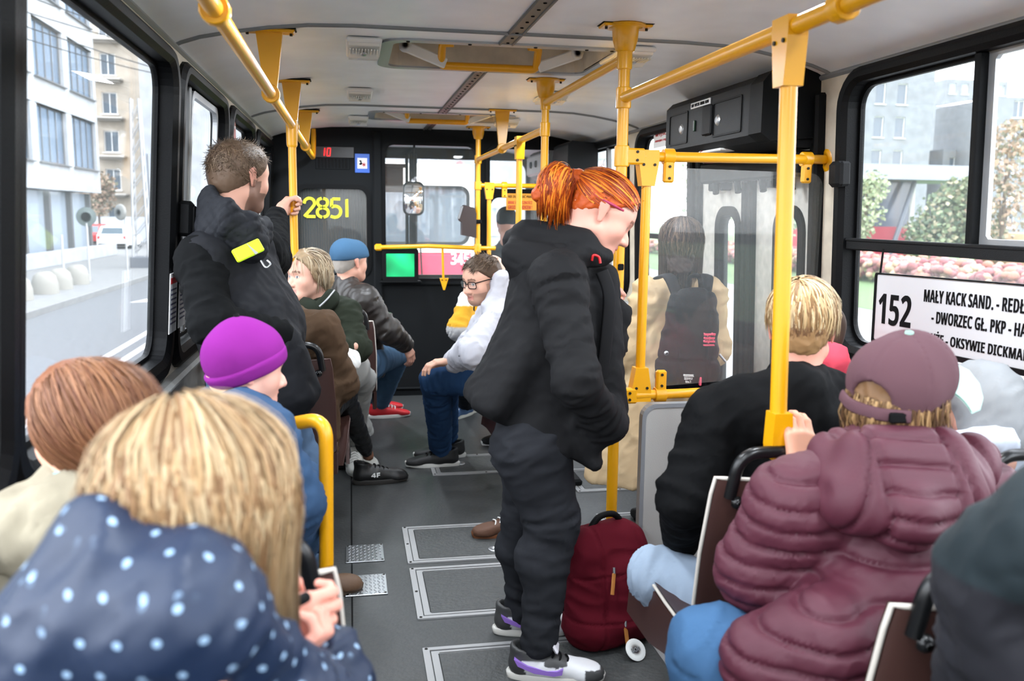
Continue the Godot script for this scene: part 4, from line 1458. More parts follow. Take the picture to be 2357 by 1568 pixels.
func bus_seat(called: String, label: String, at: Vector3, turn: float, pale := true) -> Node3D:
	# faces -z: pan, back, pale edging, handle on top, frame
	var o := base(called, label, "seat", at, "", Basis(Vector3.UP, turn))
	var b := MB.new()
	var q := PackedVector3Array()
	var th := 0.022
	# shell profile from pan front to top of the back
	var pf := [Vector2(-0.50, 0.28), Vector2(-0.485, 0.36), Vector2(-0.45, 0.425), Vector2(-0.38, 0.445), Vector2(-0.2, 0.42), Vector2(-0.08, 0.415), Vector2(-0.02, 0.44), Vector2(0.0, 0.50), Vector2(0.025, 0.65), Vector2(0.05, 0.80), Vector2(0.055, 0.84)]
	var wid := [0.36, 0.40, 0.42, 0.43, 0.42, 0.42, 0.42, 0.42, 0.42, 0.40, 0.385]
	var xs := [-1.0, -0.92, -0.6, -0.2, 0.2, 0.6, 0.92, 1.0]
	var side := []
	for sgn in [1.0, -1.0]:
		q.clear()
		for i in pf.size():
			var d: Vector2 = (pf[mini(i + 1, pf.size() - 1)] - pf[maxi(i - 1, 0)]).normalized().orthogonal()
			for x: float in xs:
				var lift := 0.022 * pow(absf(x), 4)
				var p: Vector2 = pf[i] + d * (sgn * th * 0.5 + (-lift))
				q.append(Vector3(x * wid[i] * 0.5, p.y, p.x))
		b.grid(q, xs.size(), false, sgn > 0)
		side.append(q.duplicate())
	for s in [-1.0, 1.0]:
		b.ext(PackedVector2Array([Vector2(0.49, 0.28), Vector2(0.475, 0.36), Vector2(0.44, 0.425), Vector2(0.38, 0.443), Vector2(0.1, 0.425), Vector2(0.03, 0.44), Vector2(0.06, 0.34), Vector2(0.3, 0.28)]), -0.008, 0.008, Transform3D(Basis(Vector3(0, 0, -1), Vector3.UP, Vector3(1, 0, 0)), Vector3(s * 0.205, 0, 0)))
	put("shell", b.mesh(), M.seat, o)
	b = MB.new()
	var loop := []
	var n := xs.size()
	for i in pf.size(): loop.append((side[0][i * n] + side[1][i * n]) * 0.5)
	for k in range(1, n): loop.append((side[0][(pf.size() - 1) * n + k] + side[1][(pf.size() - 1) * n + k]) * 0.5)
	for i in range(pf.size() - 2, -1, -1): loop.append((side[0][i * n + n - 1] + side[1][i * n + n - 1]) * 0.5)
	b.tube(loop, th * 0.22, 8)
	put("edging", b.mesh(), M.edge if pale else M.seat, o)
	b = MB.new()
	b.tube(fillet([Vector3(-0.165, 0.80, 0.05), Vector3(-0.15, 0.905, 0.062), Vector3(0.15, 0.905, 0.062), Vector3(0.165, 0.80, 0.05)], 0.05, 7), 0.014, 12)
	put("handle", b.mesh(), M.grip, o)
	for s in [-1, 1]:
		b = MB.new()
		b.lathe([[0.0, 0.012], [0.008, 0.011], [0.013, 0.006], [0.015, 0.0]], Transform3D(Basis(Vector3(1, 0, 0), PI / 2), Vector3(s * 0.15, 0.79, 0.058)), 14)
		put("back_bolt", b.mesh(), M.grip, o)
	b = MB.new()
	b.box(Vector3(0, 0.36, -0.2), Vector3(0.3, 0.05, 0.3), 0.012)
	b.box(Vector3(0, 0.17, -0.18), Vector3(0.05, 0.34, 0.22), 0.012)
	b.box(Vector3(0, 0.02, -0.18), Vector3(0.22, 0.04, 0.3), 0.012)
	put("pedestal", b.mesh(), M.black, o)
	return o


func seats() -> void:
	bus_seat("bus_seat", "brown seat of the blond boy with the thick yellow pole on its black handle", Vector3(0.37, 0.0, -1.80), 0)
	bus_seat("bus_seat", "brown seat at the lower right behind the maroon jacket", Vector3(0.37, 0.0, -1.15), 0)
	bus_seat("bus_seat", "brown window seat of the person in the grey beanie, black handle bar on top", Vector3(0.93, 0.0, -1.70), 0)
	bus_seat("bus_seat", "brown seat of the person in dark navy at the right edge", Vector3(0.40, 0.0, -0.42), 0)
	bus_seat("bus_seat", "brown window seat at the far right beside the maroon jacket", Vector3(0.93, 0.0, -1.10), 0)
	bus_seat("bus_seat", "left aisle seat under the girl in the dotted jacket", Vector3(-0.72, 0.0, -0.55), 0)
	bus_seat("bus_seat", "left aisle seat whose black handle the dotted-jacket girl rests her hands on", Vector3(-0.845, 0.04, -1.32), 0)
	bus_seat("bus_seat", "left window seat under the brown-haired girl", Vector3(-1.04, 0.0, -1.20), 0)
	bus_seat("bus_seat", "left aisle seat of the woman in the purple beanie", Vector3(-0.95, 0.0, -1.86), 0, false)
	bus_seat("bus_seat", "dark brown left seat of the person in the brown coat", Vector3(-0.90, 0.0, -3.52), 0, false)
	bus_seat("bus_seat", "left seat of the fair-haired woman in the green jacket", Vector3(-0.85, 0.0, -4.42), PI, false)
	bus_seat("bus_seat", "left seat of the man in the leather jacket and blue cap, with a pale edge", Vector3(-0.70, 0.0, -4.75), 0)
	bus_seat("bus_seat", "right seat of the man in the white hoodie", Vector3(0.60, 0.0, -4.40), PI / 2)
	bus_seat("bus_seat", "right seat of the passenger behind the man in the white hoodie", Vector3(0.60, 0.0, -5.1), PI / 2)



# ---------------------------------------------------------------- people
static func head_field(wide := 1.0, jaw := 1.0) -> Sdf:
	# x to the person's left, y up, z forward; eyes at y 0, crown at 0.112, chin at -0.112
	var f := Sdf.new(0.03)
	f.cap(Vector3(0, 0.028, -0.028), Vector3(0, 0.032, 0.018), 0.076, 0.073)
	f.cap(Vector3(0, 0.01, 0.03), Vector3(0, -0.045, 0.036), 0.062, 0.05, Vector3.RIGHT, 1.05 * wide)
	f.ball(Vector3(0, -0.02, -0.045), 0.055)
	for s in [-1.0, 1.0]:
		f.cap(Vector3(s * 0.048 * wide, -0.055, 0.005), Vector3(s * 0.022 * jaw, -0.09, 0.058), 0.022, 0.02)
		f.ball(Vector3(s * 0.041 * wide, -0.03, 0.055), 0.026)
		f.cap(Vector3(s * 0.04, 0.021, 0.070), Vector3(s * 0.012, 0.019, 0.083), 0.011, 0.011, Vector3.ZERO, 1.0, 0.012)
	f.cap(Vector3(0, -0.06, 0.055), Vector3(0, -0.075, 0.058), 0.034, 0.032)
	f.ball(Vector3(0, -0.094, 0.070), 0.0165 * jaw, Vector3.RIGHT, 1.3)
	f.cap(Vector3(0, -0.07, -0.02), Vector3(0, -0.15, -0.035), 0.054, 0.056)
	for s in [-1.0, 1.0]:
		f.carve(Vector3(s * 0.033, 0.000, 0.104), Vector3(s * 0.030, 0.000, 0.104), 0.0185, 0.017, Vector3.RIGHT, 1.4, 0.014)
		f.ball(Vector3(s * 0.031, -0.001, 0.074), 0.0135, Vector3.ZERO, 1.0, 0.004)
		f.cap(Vector3(s * 0.020, 0.0065, 0.0865), Vector3(s * 0.043, 0.005, 0.080), 0.0035, 0.0035, Vector3.ZERO, 1.0, 0.005)
		f.cap(Vector3(s * 0.021, -0.010, 0.085), Vector3(s * 0.042, -0.008, 0.080), 0.0035, 0.0035, Vector3.ZERO, 1.0, 0.006)
	f.cap(Vector3(0, 0.008, 0.088), Vector3(0, -0.036, 0.109), 0.0085, 0.0115, Vector3.ZERO, 1.0, 0.016)
	for s in [-1.0, 1.0]:
		f.ball(Vector3(s * 0.0125, -0.040, 0.098), 0.0085, Vector3.ZERO, 1.0, 0.008)
		f.cap(Vector3(s * 0.019, -0.0665, 0.0845), Vector3(s * 0.003, -0.063, 0.0935), 0.0042, 0.006, Vector3.ZERO, 1.0, 0.006)
	f.cap(Vector3(-0.014, -0.0745, 0.086), Vector3(0.014, -0.0745, 0.086), 0.006, 0.006, Vector3.ZERO, 1.0, 0.006)
	f.carve(Vector3(-0.02, -0.0695, 0.0945), Vector3(0.02, -0.0695, 0.0945), 0.0022, 0.0022, Vector3.ZERO, 1.0, 0.004)
	for s in [-1.0, 1.0]:
		var e := Vector3(s * 0.081 * wide, -0.004, -0.008)
		f.cap(e + Vector3(0, 0.018, -0.008), e + Vector3(-s * 0.004, -0.024, 0.004), 0.0165, 0.009, Vector3.RIGHT, 0.42, 0.008)
		f.carve(e + Vector3(s * 0.010, 0.014, -0.002), e + Vector3(s * 0.007, -0.008, 0.003), 0.009, 0.006, Vector3.RIGHT, 0.6, 0.005)
	return f


static func hand_field(curl: Array, thumb := 0, spread := 0.0) -> Sdf:
	# right hand: wrist at 0, fingers along y, palm towards -z, thumb on the -x side
	var f := Sdf.new(0.012)
	f.cap(Vector3(0, -0.03, 0), Vector3(0, 0.02, 0), 0.022, 0.022, Vector3.RIGHT, 1.25, 0.02)
	var bx := [-0.030, -0.010, 0.010, 0.028]
	var sc := [1.0, 1.08, 1.0, 0.82]
	for i in 4:
		f.cap(Vector3(bx[i] * 0.55, 0.015, 0.0), Vector3(bx[i], 0.092 - 0.004 * absf(i - 1.2), 0.0), 0.0155, 0.0115, Vector3.ZERO, 1.0, 0.014)
		var p := Vector3(bx[i], 0.092 - 0.004 * absf(i - 1.2), 0.0)
		var an := 0.0
		var L := [0.043, 0.027, 0.021]
		var R := [0.0098, 0.0088, 0.008, 0.0068]
		for j in 3:
			an += deg_to_rad(curl[j] * (1.0 + 0.06 * (i - 1)))
			var d := Vector3(spread * (i - 1.5), cos(an), -sin(an)).normalized()
			var q: Vector3 = p + d * (L[j] * sc[i])
			f.cap(p, q, R[j], R[j + 1], Vector3.ZERO, 1.0, 0.004)
			p = q
	f.cap(Vector3(-0.012, 0.02, -0.006), Vector3(-0.032, 0.05, -0.018), 0.0165, 0.013, Vector3.ZERO, 1.0, 0.012)
	if thumb == 0:      # beside the fingers
		f.cap(Vector3(-0.034, 0.052, -0.019), Vector3(-0.046, 0.082, -0.026), 0.0115, 0.0098, Vector3.ZERO, 1.0, 0.006)
		f.cap(Vector3(-0.046, 0.082, -0.026), Vector3(-0.044, 0.108, -0.034), 0.0098, 0.0075, Vector3.ZERO, 1.0, 0.004)
	else:               # closed round what is held
		f.cap(Vector3(-0.034, 0.052, -0.019), Vector3(-0.040, 0.072, -0.045), 0.0115, 0.0098, Vector3.ZERO, 1.0, 0.006)
		f.cap(Vector3(-0.040, 0.072, -0.045), Vector3(-0.022, 0.080, -0.062), 0.0098, 0.0075, Vector3.ZERO, 1.0, 0.004)
	return f


var HEADS := []      # arrays of a man's and a woman's head
var HANDS := []      # gripping, relaxed, closed

func look(f: Vector3, u := Vector3.UP) -> Basis:   # z along f, y near u
	var z := f.normalized()
	var x := u.cross(z).normalized()
	return Basis(x, z.cross(x), z)


static func blob(c: float, w: float, x: float) -> float:
	return exp(-pow((x - c) / w, 2.0))


# colour of the skin of a head at p (head axes)
static func face_color(p: Vector3, k: Dictionary) -> Color:
	var c: Color = k.skin
	var red := 0.0
	red += 0.5 * exp(-pow((absf(p.x) - 0.042) / 0.02, 2) - pow((p.y + 0.032) / 0.02, 2)) * (1.0 if p.z > 0.03 else 0.0)
	red += 0.5 * exp(-pow(p.x / 0.014, 2) - pow((p.y + 0.036) / 0.014, 2)) * (1.0 if p.z > 0.08 else 0.0)
	if absf(p.x) > 0.076: red += 0.8
	c = c.lerp(k.get("flush", Color(0.62, 0.22, 0.16)), clampf(red, 0, 1) * 0.55)
	if p.z > 0.074 and absf(p.x) < 0.024:
		if p.y < -0.058 and p.y > -0.082 + 0.2 * absf(p.x):
			c = c.lerp(k.get("lip", Color(0.45, 0.13, 0.12)), 0.7)
	var bt := absf(p.x)
	if p.z > 0.05 and bt > 0.012 and bt < 0.052:
		var by := 0.021 + 0.004 * sin((bt - 0.012) / 0.04 * PI) - (0.10 * maxf(bt - 0.042, 0.0))
		if absf(p.y - by) < 0.0048: c = c.lerp(k.get("brow", Color(0.08, 0.045, 0.025)), k.get("browk", 0.75))
	if bt > 0.018 and bt < 0.045 and p.z > 0.06 and absf(p.y + 0.002) < 0.0075:
		var ex := (bt - 0.031) / 0.0115
		var ey := (p.y + 0.001) / 0.0062
		var open: float = k.get("open", 1.0)
		if ex * ex + ey * ey / maxf(open * open, 0.05) < 1.0:
			var io := Vector2(p.x - signf(p.x) * 0.031 - k.get("gaze", 0.0) * 0.005, p.y + 0.001).length()
			c = Color(0.02, 0.02, 0.02) if io < 0.0028 else k.get("iris", Color(0.10, 0.12, 0.13)) if io < 0.0058 else Color(0.62, 0.58, 0.55)
		elif ex * ex + ey * ey < 1.7:
			c = c.lerp(Color(0.10, 0.05, 0.035), 0.6)
	var st: float = k.get("stubble", 0.0)
	if st > 0.0:
		var m := 0.0
		if p.y < -0.048 and p.z > -0.01: m = 1.0
		if p.y < -0.012 and absf(p.x) > 0.055 and p.z > -0.01 and p.z < 0.035: m = 1.0
		if p.z > 0.075 and p.y < -0.054 and p.y > -0.084 and absf(p.x) < 0.021 and not (p.y > -0.0615): m = 0.0
		if p.y > -0.056 and absf(p.x) < 0.026 and p.z > 0.05: m *= 0.0
		if p.y < -0.118: m *= 0.4
		c = c.lerp(k.get("beard", Color(0.06, 0.035, 0.022)), st * m)
	return c


func append_head(b: MB, xf: Transform3D, k: Dictionary, kind: int) -> void:
	var a: Array = HEADS[kind]
	var i := b.v.size()
	var V: PackedVector3Array = a[Mesh.ARRAY_VERTEX]
	var N: PackedVector3Array = a[Mesh.ARRAY_NORMAL]
	for q in V.size():
		b.v.append(xf * V[q]); b.n.append((xf.basis * N[q]).normalized()); b.c.append(face_color(V[q], k))
	for q in a[Mesh.ARRAY_INDEX]: b.t.append(q + i)


func append_hand(b: MB, xf: Transform3D, kind: int, c: Color, left: bool) -> void:
	var m := Transform3D(Basis.from_scale(Vector3(-1 if left else 1, 1, 1)), Vector3.ZERO)
	b.add(HANDS[kind], xf * m, c)


# a hand at the wrist w, fingers along d, palm facing p
func hand_at(w: Vector3, d: Vector3, palm: Vector3, s := 1.0) -> Transform3D:
	var y := d.normalized()
	var z := -(palm - y * palm.dot(y)).normalized()
	return Transform3D(Basis(y.cross(z), y, z).scaled_local(Vector3.ONE * s), w)


# the body under the clothes, with head and hands, as one mesh
func body(o: Node3D, J: Dictionary, k: Dictionary) -> MeshInstance3D:
	var off := o.position
	var make := func() -> Array:
		var f := Sdf.new(0.05)
		var P := func(n: String) -> Vector3: return J[n] - off
		var sl: Vector3 = P.call("shL"); var sr: Vector3 = P.call("shR")
		var lat := (sl - sr).normalized()
		var mid := (sl + sr) * 0.5
		var hx: Transform3D = Transform3D(J.hb, J.head - off)
		var nk: Vector3 = hx * Vector3(0, -0.09, -0.025)
		f.cap(nk, mid + Vector3(0, 0.02, 0), 0.052, 0.058)
		f.cap(sl.lerp(mid, 0.25), sr.lerp(mid, 0.25), 0.05)
		if J.has("hipL"):
			var hp: Vector3 = (P.call("hipL") + P.call("hipR")) * 0.5
			f.cap(hp, mid.lerp(hp, 0.25), 0.085, 0.08, lat, 1.35)
			for s in ["L", "R"]:
				if J.has("kn" + s):
					f.cap(P.call("hip" + s), P.call("kn" + s), 0.055, 0.042)
					f.cap(P.call("kn" + s), P.call("an" + s), 0.042, 0.032)
		for s in ["L", "R"]:
			if J.has("el" + s):
				f.cap(P.call("sh" + s), P.call("el" + s), 0.036, 0.032)
				f.cap(P.call("el" + s), P.call("wr" + s), 0.032, 0.024)
		var a := solid(f, 0.022)
		var b := MB.new()
		b.add(a, Transform3D(), k.skin)
		append_head(b, hx, k, k.get("kind", 0))
		for h in k.get("hands", []):   # [transform, pose, left]
			append_hand(b, Transform3D(h[0].basis, h[0].origin - off), h[1], k.get("handskin", k.skin), h[2])
		return b.arrays()
	return later("body", M.skin, o, make)


static func fold(n: FastNoiseLite, p: Vector3, axis: Vector3, amp: float, along := 1.0, across := 0.35) -> float:
	# creases that run across the axis
	var t := p.dot(axis)
	var q := p - axis * t
	var r := n.get_noise_3dv(q * across + axis * (t * along))
	return amp * (0.35 - absf(r) * 1.6)


static func crease_noise(sd: int, f := 9.0) -> FastNoiseLite:
	var n := FastNoiseLite.new()
	n.noise_type = FastNoiseLite.TYPE_SIMPLEX_SMOOTH
	n.seed = sd; n.frequency = f; n.fractal_octaves = 2
	return n


# a garment for torso and arms
func garment(o: Node3D, called: String, m: Material, J: Dictionary, g: Dictionary) -> MeshInstance3D:
	var off := o.position
	var make := func() -> Array:
		var f := Sdf.new(g.get("k", 0.045))
		var P := func(n: String) -> Vector3: return J[n] - off
		var sl: Vector3 = P.call("shL"); var sr: Vector3 = P.call("shR")
		var lat := (sl - sr).normalized()
		var mid := (sl + sr) * 0.5
		var hp: Vector3 = (P.call("hipL") + P.call("hipR")) * 0.5
		var up := (mid - hp).normalized()
		var fw := lat.cross(up).normalized()
		var wf: float = g.get("wf", 1.45)
		var r: Array = g.get("r", [0.13, 0.125, 0.12])   # hem, belly, chest (front to back)
		var hem: float = g.get("hem", 0.12)
		var belly: Vector3 = hp.lerp(mid, 0.45) + fw * g.get("belly", 0.01)
		var lo: Vector3 = hp - up * hem + g.get("hemshift", Vector3.ZERO)
		f.cap(lo, belly, r[0], r[1], lat, wf)
		f.cap(belly, mid - up * 0.1, r[1], r[2], lat, wf)
		var sr_: float = g.get("shr", 0.062)
		f.cap(sl - up * 0.01, sr - up * 0.01, sr_, sr_)
		if J.has("neck"):
			var nk: Vector3 = P.call("neck")
			for s: Vector3 in [sl, sr]:
				f.cap(s, nk, sr_ * 0.9, sr_ * 0.95)
		if not g.get("sleeveless", false):
			var ar: Array = g.get("arm", [0.068, 0.058, 0.045])
			for s in ["L", "R"]:
				if J.has("el" + s):
					var e: Vector3 = P.call("el" + s); var w: Vector3 = P.call("wr" + s)
					f.cap(P.call("sh" + s), e, ar[0], ar[1], Vector3.ZERO, 1.0, 0.05)
					f.cap(e, w, ar[1], ar[2], Vector3.ZERO, 1.0, 0.03)
		for c in g.get("caps", []):    # more shapes: [a, b, ra, rb, wide, wf]
			f.cap(c[0] - off, c[1] - off, c[2], c[3], c[4] if c.size() > 4 else Vector3.ZERO, c[5] if c.size() > 5 else 1.0, c[6] if c.size() > 6 else -1.0)
		for c in g.get("carves", []):
			f.carve(c[0] - off, c[1] - off, c[2], c[3], c[4] if c.size() > 4 else Vector3.ZERO, c[5] if c.size() > 5 else 1.0)
		if g.get("cuthem", true):
			f.cut(-up, lo - up * g.get("hemdrop", 0.02))
		for c in g.get("cuts", []):
			f.cut(c[0], c[1] - off)
		var nz := crease_noise(g.get("seed", 1), g.get("freq", 8.0))
		var fine := crease_noise(g.get("seed", 1) + 7, g.get("freq", 8.0) * 2.3)
		var amp: float = g.get("amp", 0.010)
		var arms := []
		for s in ["L", "R"]:
			if J.has("el" + s): arms.append([P.call("sh" + s), P.call("el" + s), P.call("wr" + s)])
		var extra = g.get("disp")
		var disp := func(p: Vector3, n: Vector3) -> float:
			var d := 0.0
			var best := 9.0
			var ax := up
			for a in arms:
				for e in 2:
					var ab: Vector3 = a[e + 1] - a[e]
					var h := clampf((p - a[e]).dot(ab) / ab.length_squared(), 0, 1)
					var dd: float = (p - a[e] - ab * h).length()
					if dd < best:
						best = dd; ax = ab.normalized()
			if best < 0.085:
				d += fold(nz, p, ax, amp, 1.5, 0.5) + fold(fine, p, ax, amp * 0.4, 1.0, 0.4)
			else:
				d += fold(nz, p, lat, amp * 0.9, 0.9, 0.45) + fold(fine, p, (lat + up).normalized(), amp * 0.4, 0.9, 0.5)
			if extra != null: d += extra.call(p + off, n)
			return d
		var tint = g.get("tint")
		var tc = null if tint == null else func(p: Vector3, n: Vector3) -> Color: return tint.call(p + off, n)
		return solid(f, g.get("cell", 0.011), disp, tc)
	return later(called, m, o, make)


# trousers: hips, thighs, shanks
func trousers(o: Node3D, m: Material, J: Dictionary, g: Dictionary) -> MeshInstance3D:
	var off := o.position
	var make := func() -> Array:
		var f := Sdf.new(0.04)
		var P := func(n: String) -> Vector3: return J[n] - off
		var r: Array = g.get("r", [0.10, 0.085, 0.065, 0.055])
		var hl: Vector3 = P.call("hipL"); var hr: Vector3 = P.call("hipR")
		f.cap(hl, hr, r[0], r[0])
		f.cap((hl + hr) * 0.5, (hl + hr) * 0.5 + Vector3(0, 0.1, 0), r[0], r[0] * 0.95, hl - hr, 1.3)
		var segs := []
		for s in ["L", "R"]:
			if J.has("kn" + s):
				f.cap(P.call("hip" + s), P.call("kn" + s), r[1] * 1.1, r[2], Vector3.ZERO, 1.0, 0.03)
				f.cap(P.call("kn" + s), P.call("an" + s), r[2], r[3], Vector3.ZERO, 1.0, 0.03)
				if g.has("calf"):
					var kn: Vector3 = P.call("kn" + s); var an: Vector3 = P.call("an" + s)
					f.ball(kn.lerp(an, 0.32) + g.calf, r[2] * 0.9)

				segs.append([P.call("hip" + s), P.call("kn" + s)]); segs.append([P.call("kn" + s), P.call("an" + s)])
		var nz := crease_noise(g.get("seed", 3), g.get("freq", 9.0))
		var amp: float = g.get("amp", 0.008)
		var disp := func(p: Vector3, _n: Vector3) -> float:
			var best := 9.0
			var ax := Vector3.UP
			var near := 1.0
			for a in segs:
				var ab: Vector3 = a[1] - a[0]
				var h := clampf((p - a[0]).dot(ab) / ab.length_squared(), 0, 1)
				var dd: float = (p - a[0] - ab * h).length()
				if dd < best:
					best = dd; ax = ab.normalized(); near = minf(h, 1.0 - h)
			return fold(nz, p, ax, amp * (1.3 - near * 1.6), 1.5, 0.5)
		var tint = g.get("tint")
		var tc = null if tint == null else func(p: Vector3, n: Vector3) -> Color: return tint.call(p + off, n)
		return solid(f, g.get("cell", 0.012), disp, tc)
	return later(g.get("name", "trousers"), m, o, make)


static func shoe_field(l: float, tall: float) -> Sdf:
	var f := Sdf.new(0.03)
	f.cap(Vector3(0, 0.045, -0.045), Vector3(0, 0.05, 0.03), 0.036, 0.038)
	f.cap(Vector3(0, 0.05, 0.03), Vector3(0, 0.030, l - 0.115), 0.040, 0.034, Vector3.RIGHT, 1.12)
	f.cap(Vector3(0, 0.025, l - 0.13), Vector3(0, 0.022, l - 0.10), 0.034, 0.026, Vector3.RIGHT, 1.2)
	f.cap(Vector3(0, 0.06, -0.03), Vector3(0, tall, -0.035), 0.036, 0.040, Vector3(0, 0, 1), 1.1)
	f.carve(Vector3(0, tall - 0.005, -0.03), Vector3(0, tall + 0.06, -0.03), 0.028, 0.034, Vector3(0, 0, 1), 1.1)
	f.cut(Vector3(0, -1, 0), Vector3(0, 0.014, 0))
	f.cut(Vector3(0, 1, 0.25), Vector3(0, tall + 0.004, -0.02))
	return f


# a shoe with sole and laces; ankle point a (on the ground below the ankle), toe direction d
func shoe(o: Node3D, a: Vector3, d: Vector3, upper: Material, sole: Material, lace: Material, k := {}) -> MeshInstance3D:
	var l: float = k.get("l", 0.275)
	var tall: float = k.get("tall", 0.095)
	var bs := look(Vector3(d.x, k.get("pitch", 0.0), d.z))
	var tint = k.get("tint")
	var u := later("shoe", upper, o, func() -> Array:
		return solid(shoe_field(l, tall), 0.005, null, tint))
	u.transform = Transform3D(bs, a - o.position)
	var b := MB.new()
	var hy: float = k.get("sole", 0.026)
	var ol := PackedVector2Array()
	var z0 := -0.088; var z1 := l - 0.07
	for i in 28:
		var t := TAU * i / 28.0
		var z := lerpf(z0, z1, 0.5 - 0.5 * cos(t))
		var s := (z - z0) / (z1 - z0)
		var w := (0.036 + 0.012 * sin(s * PI * 0.9 + 0.5) * s) * pow(absf(sin(t)), 0.55)
		ol.append(Vector2(w * signf(sin(t)) - 0.004 * sin(s * PI), z))
	var lay := [[0.0, 0.94], [0.004, 1.0], [hy * 0.8, 1.02], [hy, 0.97]]
	var q := PackedVector3Array()
	for e in lay:
		for p in ol:
			var c := Vector2(0, (z0 + z1) / 2)
			var pp: Vector2 = c + (p - c) * e[1]
			q.append(Vector3(pp.x, e[0] + maxf(0.0, (pp.y - z1 + 0.07)) * 0.12, pp.y))
	b.grid(q, ol.size(), true)
	b.ext(ol, hy * 0.2, hy * 0.9, Transform3D(Basis(Vector3(1, 0, 0), Vector3(0, 0, 1), Vector3(0, 1, 0)), Vector3.ZERO) * Transform3D(Basis.from_scale(Vector3(0.96, 0.98, 1)), Vector3.ZERO))
	put("sole", b.mesh(), sole, u)
	if lace:
		for i in 4:
			b = MB.new()
			var z := 0.03 + i * 0.022
			var y := 0.101 - i * 0.0085
			b.tube(curve([Vector3(-0.026, y - 0.014, z), Vector3(-0.01, y, z + 0.006), Vector3(0.01, y + 0.001, z - 0.002), Vector3(0.026, y - 0.014, z + 0.004)], 3), 0.0032, 6)
			put("lace", b.mesh(), lace, u)
	return u


# strands of hair over an egg-shaped head of hair (head axes): centre c, radii R
func strands(b: MB, hx: Transform3D, s: Dictionary) -> void:
	var rng := RandomNumberGenerator.new()
	rng.seed = s.get("seed", 5)
	var c: Vector3 = s.c
	var R: Vector3 = s.R
	var whorl: Vector3 = s.get("whorl", Vector3(0, 0.8, -0.6)).normalized()
	var zone: Callable = s.zone
	var cols: Array = s.cols
	var seg: int = s.get("seg", 8)
	var down: Vector3 = hx.basis.inverse() * Vector3.DOWN
	var grav: float = s.get("grav", 0.2)
	var made := 0
	var tries := 0
	while made < s.n and tries < s.n * 12:
		tries += 1
		var u := Vector3(rng.randfn(), rng.randfn(), rng.randfn()).normalized()
		if not zone.call(u): continue
		made += 1
		var lift: float = rng.randf_range(0.0, s.get("lift", 0.05))
		var p := c + u * R * (1.0 + lift)
		var d: Vector3 = u - whorl * s.get("whorlk", 1.0)
		if s.has("part"):   # flows sideways away from a parting plane
			d = Vector3(signf(u.x - s.part) * 1.0, 0.15, s.get("partz", 0.0)) + Vector3(0, -0.3, 0)
		var len: float = rng.randf_range(s.len[0], s.len[1])
		var st := len / seg
		var jit: Vector3 = Vector3(rng.randfn(), rng.randfn(), rng.randfn()) * s.get("jit", 0.12)
		var w: float = rng.randf_range(s.w[0], s.w[1])
		var col: Color = cols[rng.randi() % cols.size()]
		col = col * rng.randf_range(0.88, 1.12) * s.get("dim", 0.8)
		var base_i := b.v.size()
		for k in seg + 1:
			var q := (p - c) / R
			var nn := (q / R).normalized()
			if q.length() < 1.0 + lift + 0.02 or k == 0:
				d -= nn * d.dot(nn)
			d = (d.normalized() + down * grav * (0.5 if k < 2 else 1.0) + jit).normalized()
			if s.has("tie"):
				d = (d + ((s.tie as Vector3) - p).normalized() * s.get("tiek", 0.8)).normalized()
				if (p - s.tie).length() < 0.03: d *= 0.2
			if q.length() < 1.3: d = (d - nn * minf(d.dot(nn), 0.0)).normalized() * d.length()
			var side := d.cross(nn).normalized()
			var ww := w * (1.0 - pow(float(k) / seg, 3.0) * 0.85)
			for e in 3:
				var at: Vector3 = p + (side * ww if e == 0 else -side * ww if e == 1 else nn * ww * 0.3)
				var no: Vector3 = (nn + side * 0.4).normalized() if e == 0 else (nn - side * 0.4).normalized() if e == 1 else nn
				b.v.append(hx * at); b.n.append((hx.basis * no).normalized()); b.c.append(col)
			if k < seg:
				var i := base_i + k * 3
				for e in 3:
					var e1 := (e + 1) % 3
					b.t.append_array([i + e, i + 3 + e, i + e1, i + e1, i + 3 + e, i + 3 + e1])
			p += d * st
			var rel := p - c
			if s.has("pull") and k > 1:     # keeps falling hair close to the head
				var ax := rel - down * rel.dot(down)
				var lim: float = s.pull * (1.0 + lift)
				if ax.length() > lim: p -= ax.normalized() * (ax.length() - lim) * 0.7
			if s.has("hem") and p.dot(-down) < s.hem + 0.03 * jit.x / maxf(s.get("jit", 0.12), 0.01) * 0.4:
				st = 0.0004
			q = (p - c) / R
			if q.length() < 1.0 + lift: p = c + q.normalized() * R * (1.0 + lift)


# hair: a shell meshed from f (head axes) and strands over it, one mesh
func hair(o: Node3D, J: Dictionary, f: Sdf, color: Color, sets: Array, cell := 0.006, rough := 0.004) -> MeshInstance3D:
	var hx := Transform3D(J.hb, J.head - o.position)
	return later("hair", M.hair, o, func() -> Array:
		var n := crease_noise(3, 45.0)
		var b := MB.new()
		if f != null:
			b.add(solid(f, cell, func(p: Vector3, _n: Vector3) -> float: return rough * n.get_noise_3dv(p)), hx, color)
		for s in sets: strands(b, hx, s)
		return b.arrays())


# close-cropped shell of hair over the skull; keeps face, ears and neck free
static func crop(thick: float, front := 0.06, low := -0.045) -> Sdf:
	var f := Sdf.new(0.02)
	f.cap(Vector3(0, 0.028, -0.028), Vector3(0, 0.032, 0.018), 0.076 + thick, 0.074 + thick)
	f.ball(Vector3(0, -0.02, -0.045), 0.056 + thick)
	f.cut(Vector3(0, -0.55, 1).normalized(), Vector3(0, 0.055, front))     # forehead
	f.cut(Vector3(0, -1, 0.75).normalized(), Vector3(0, low, -0.03))          # nape to temple
	return f


func human(label: String, at: Vector3) -> Node3D:
	return base("person", label, "person", at)


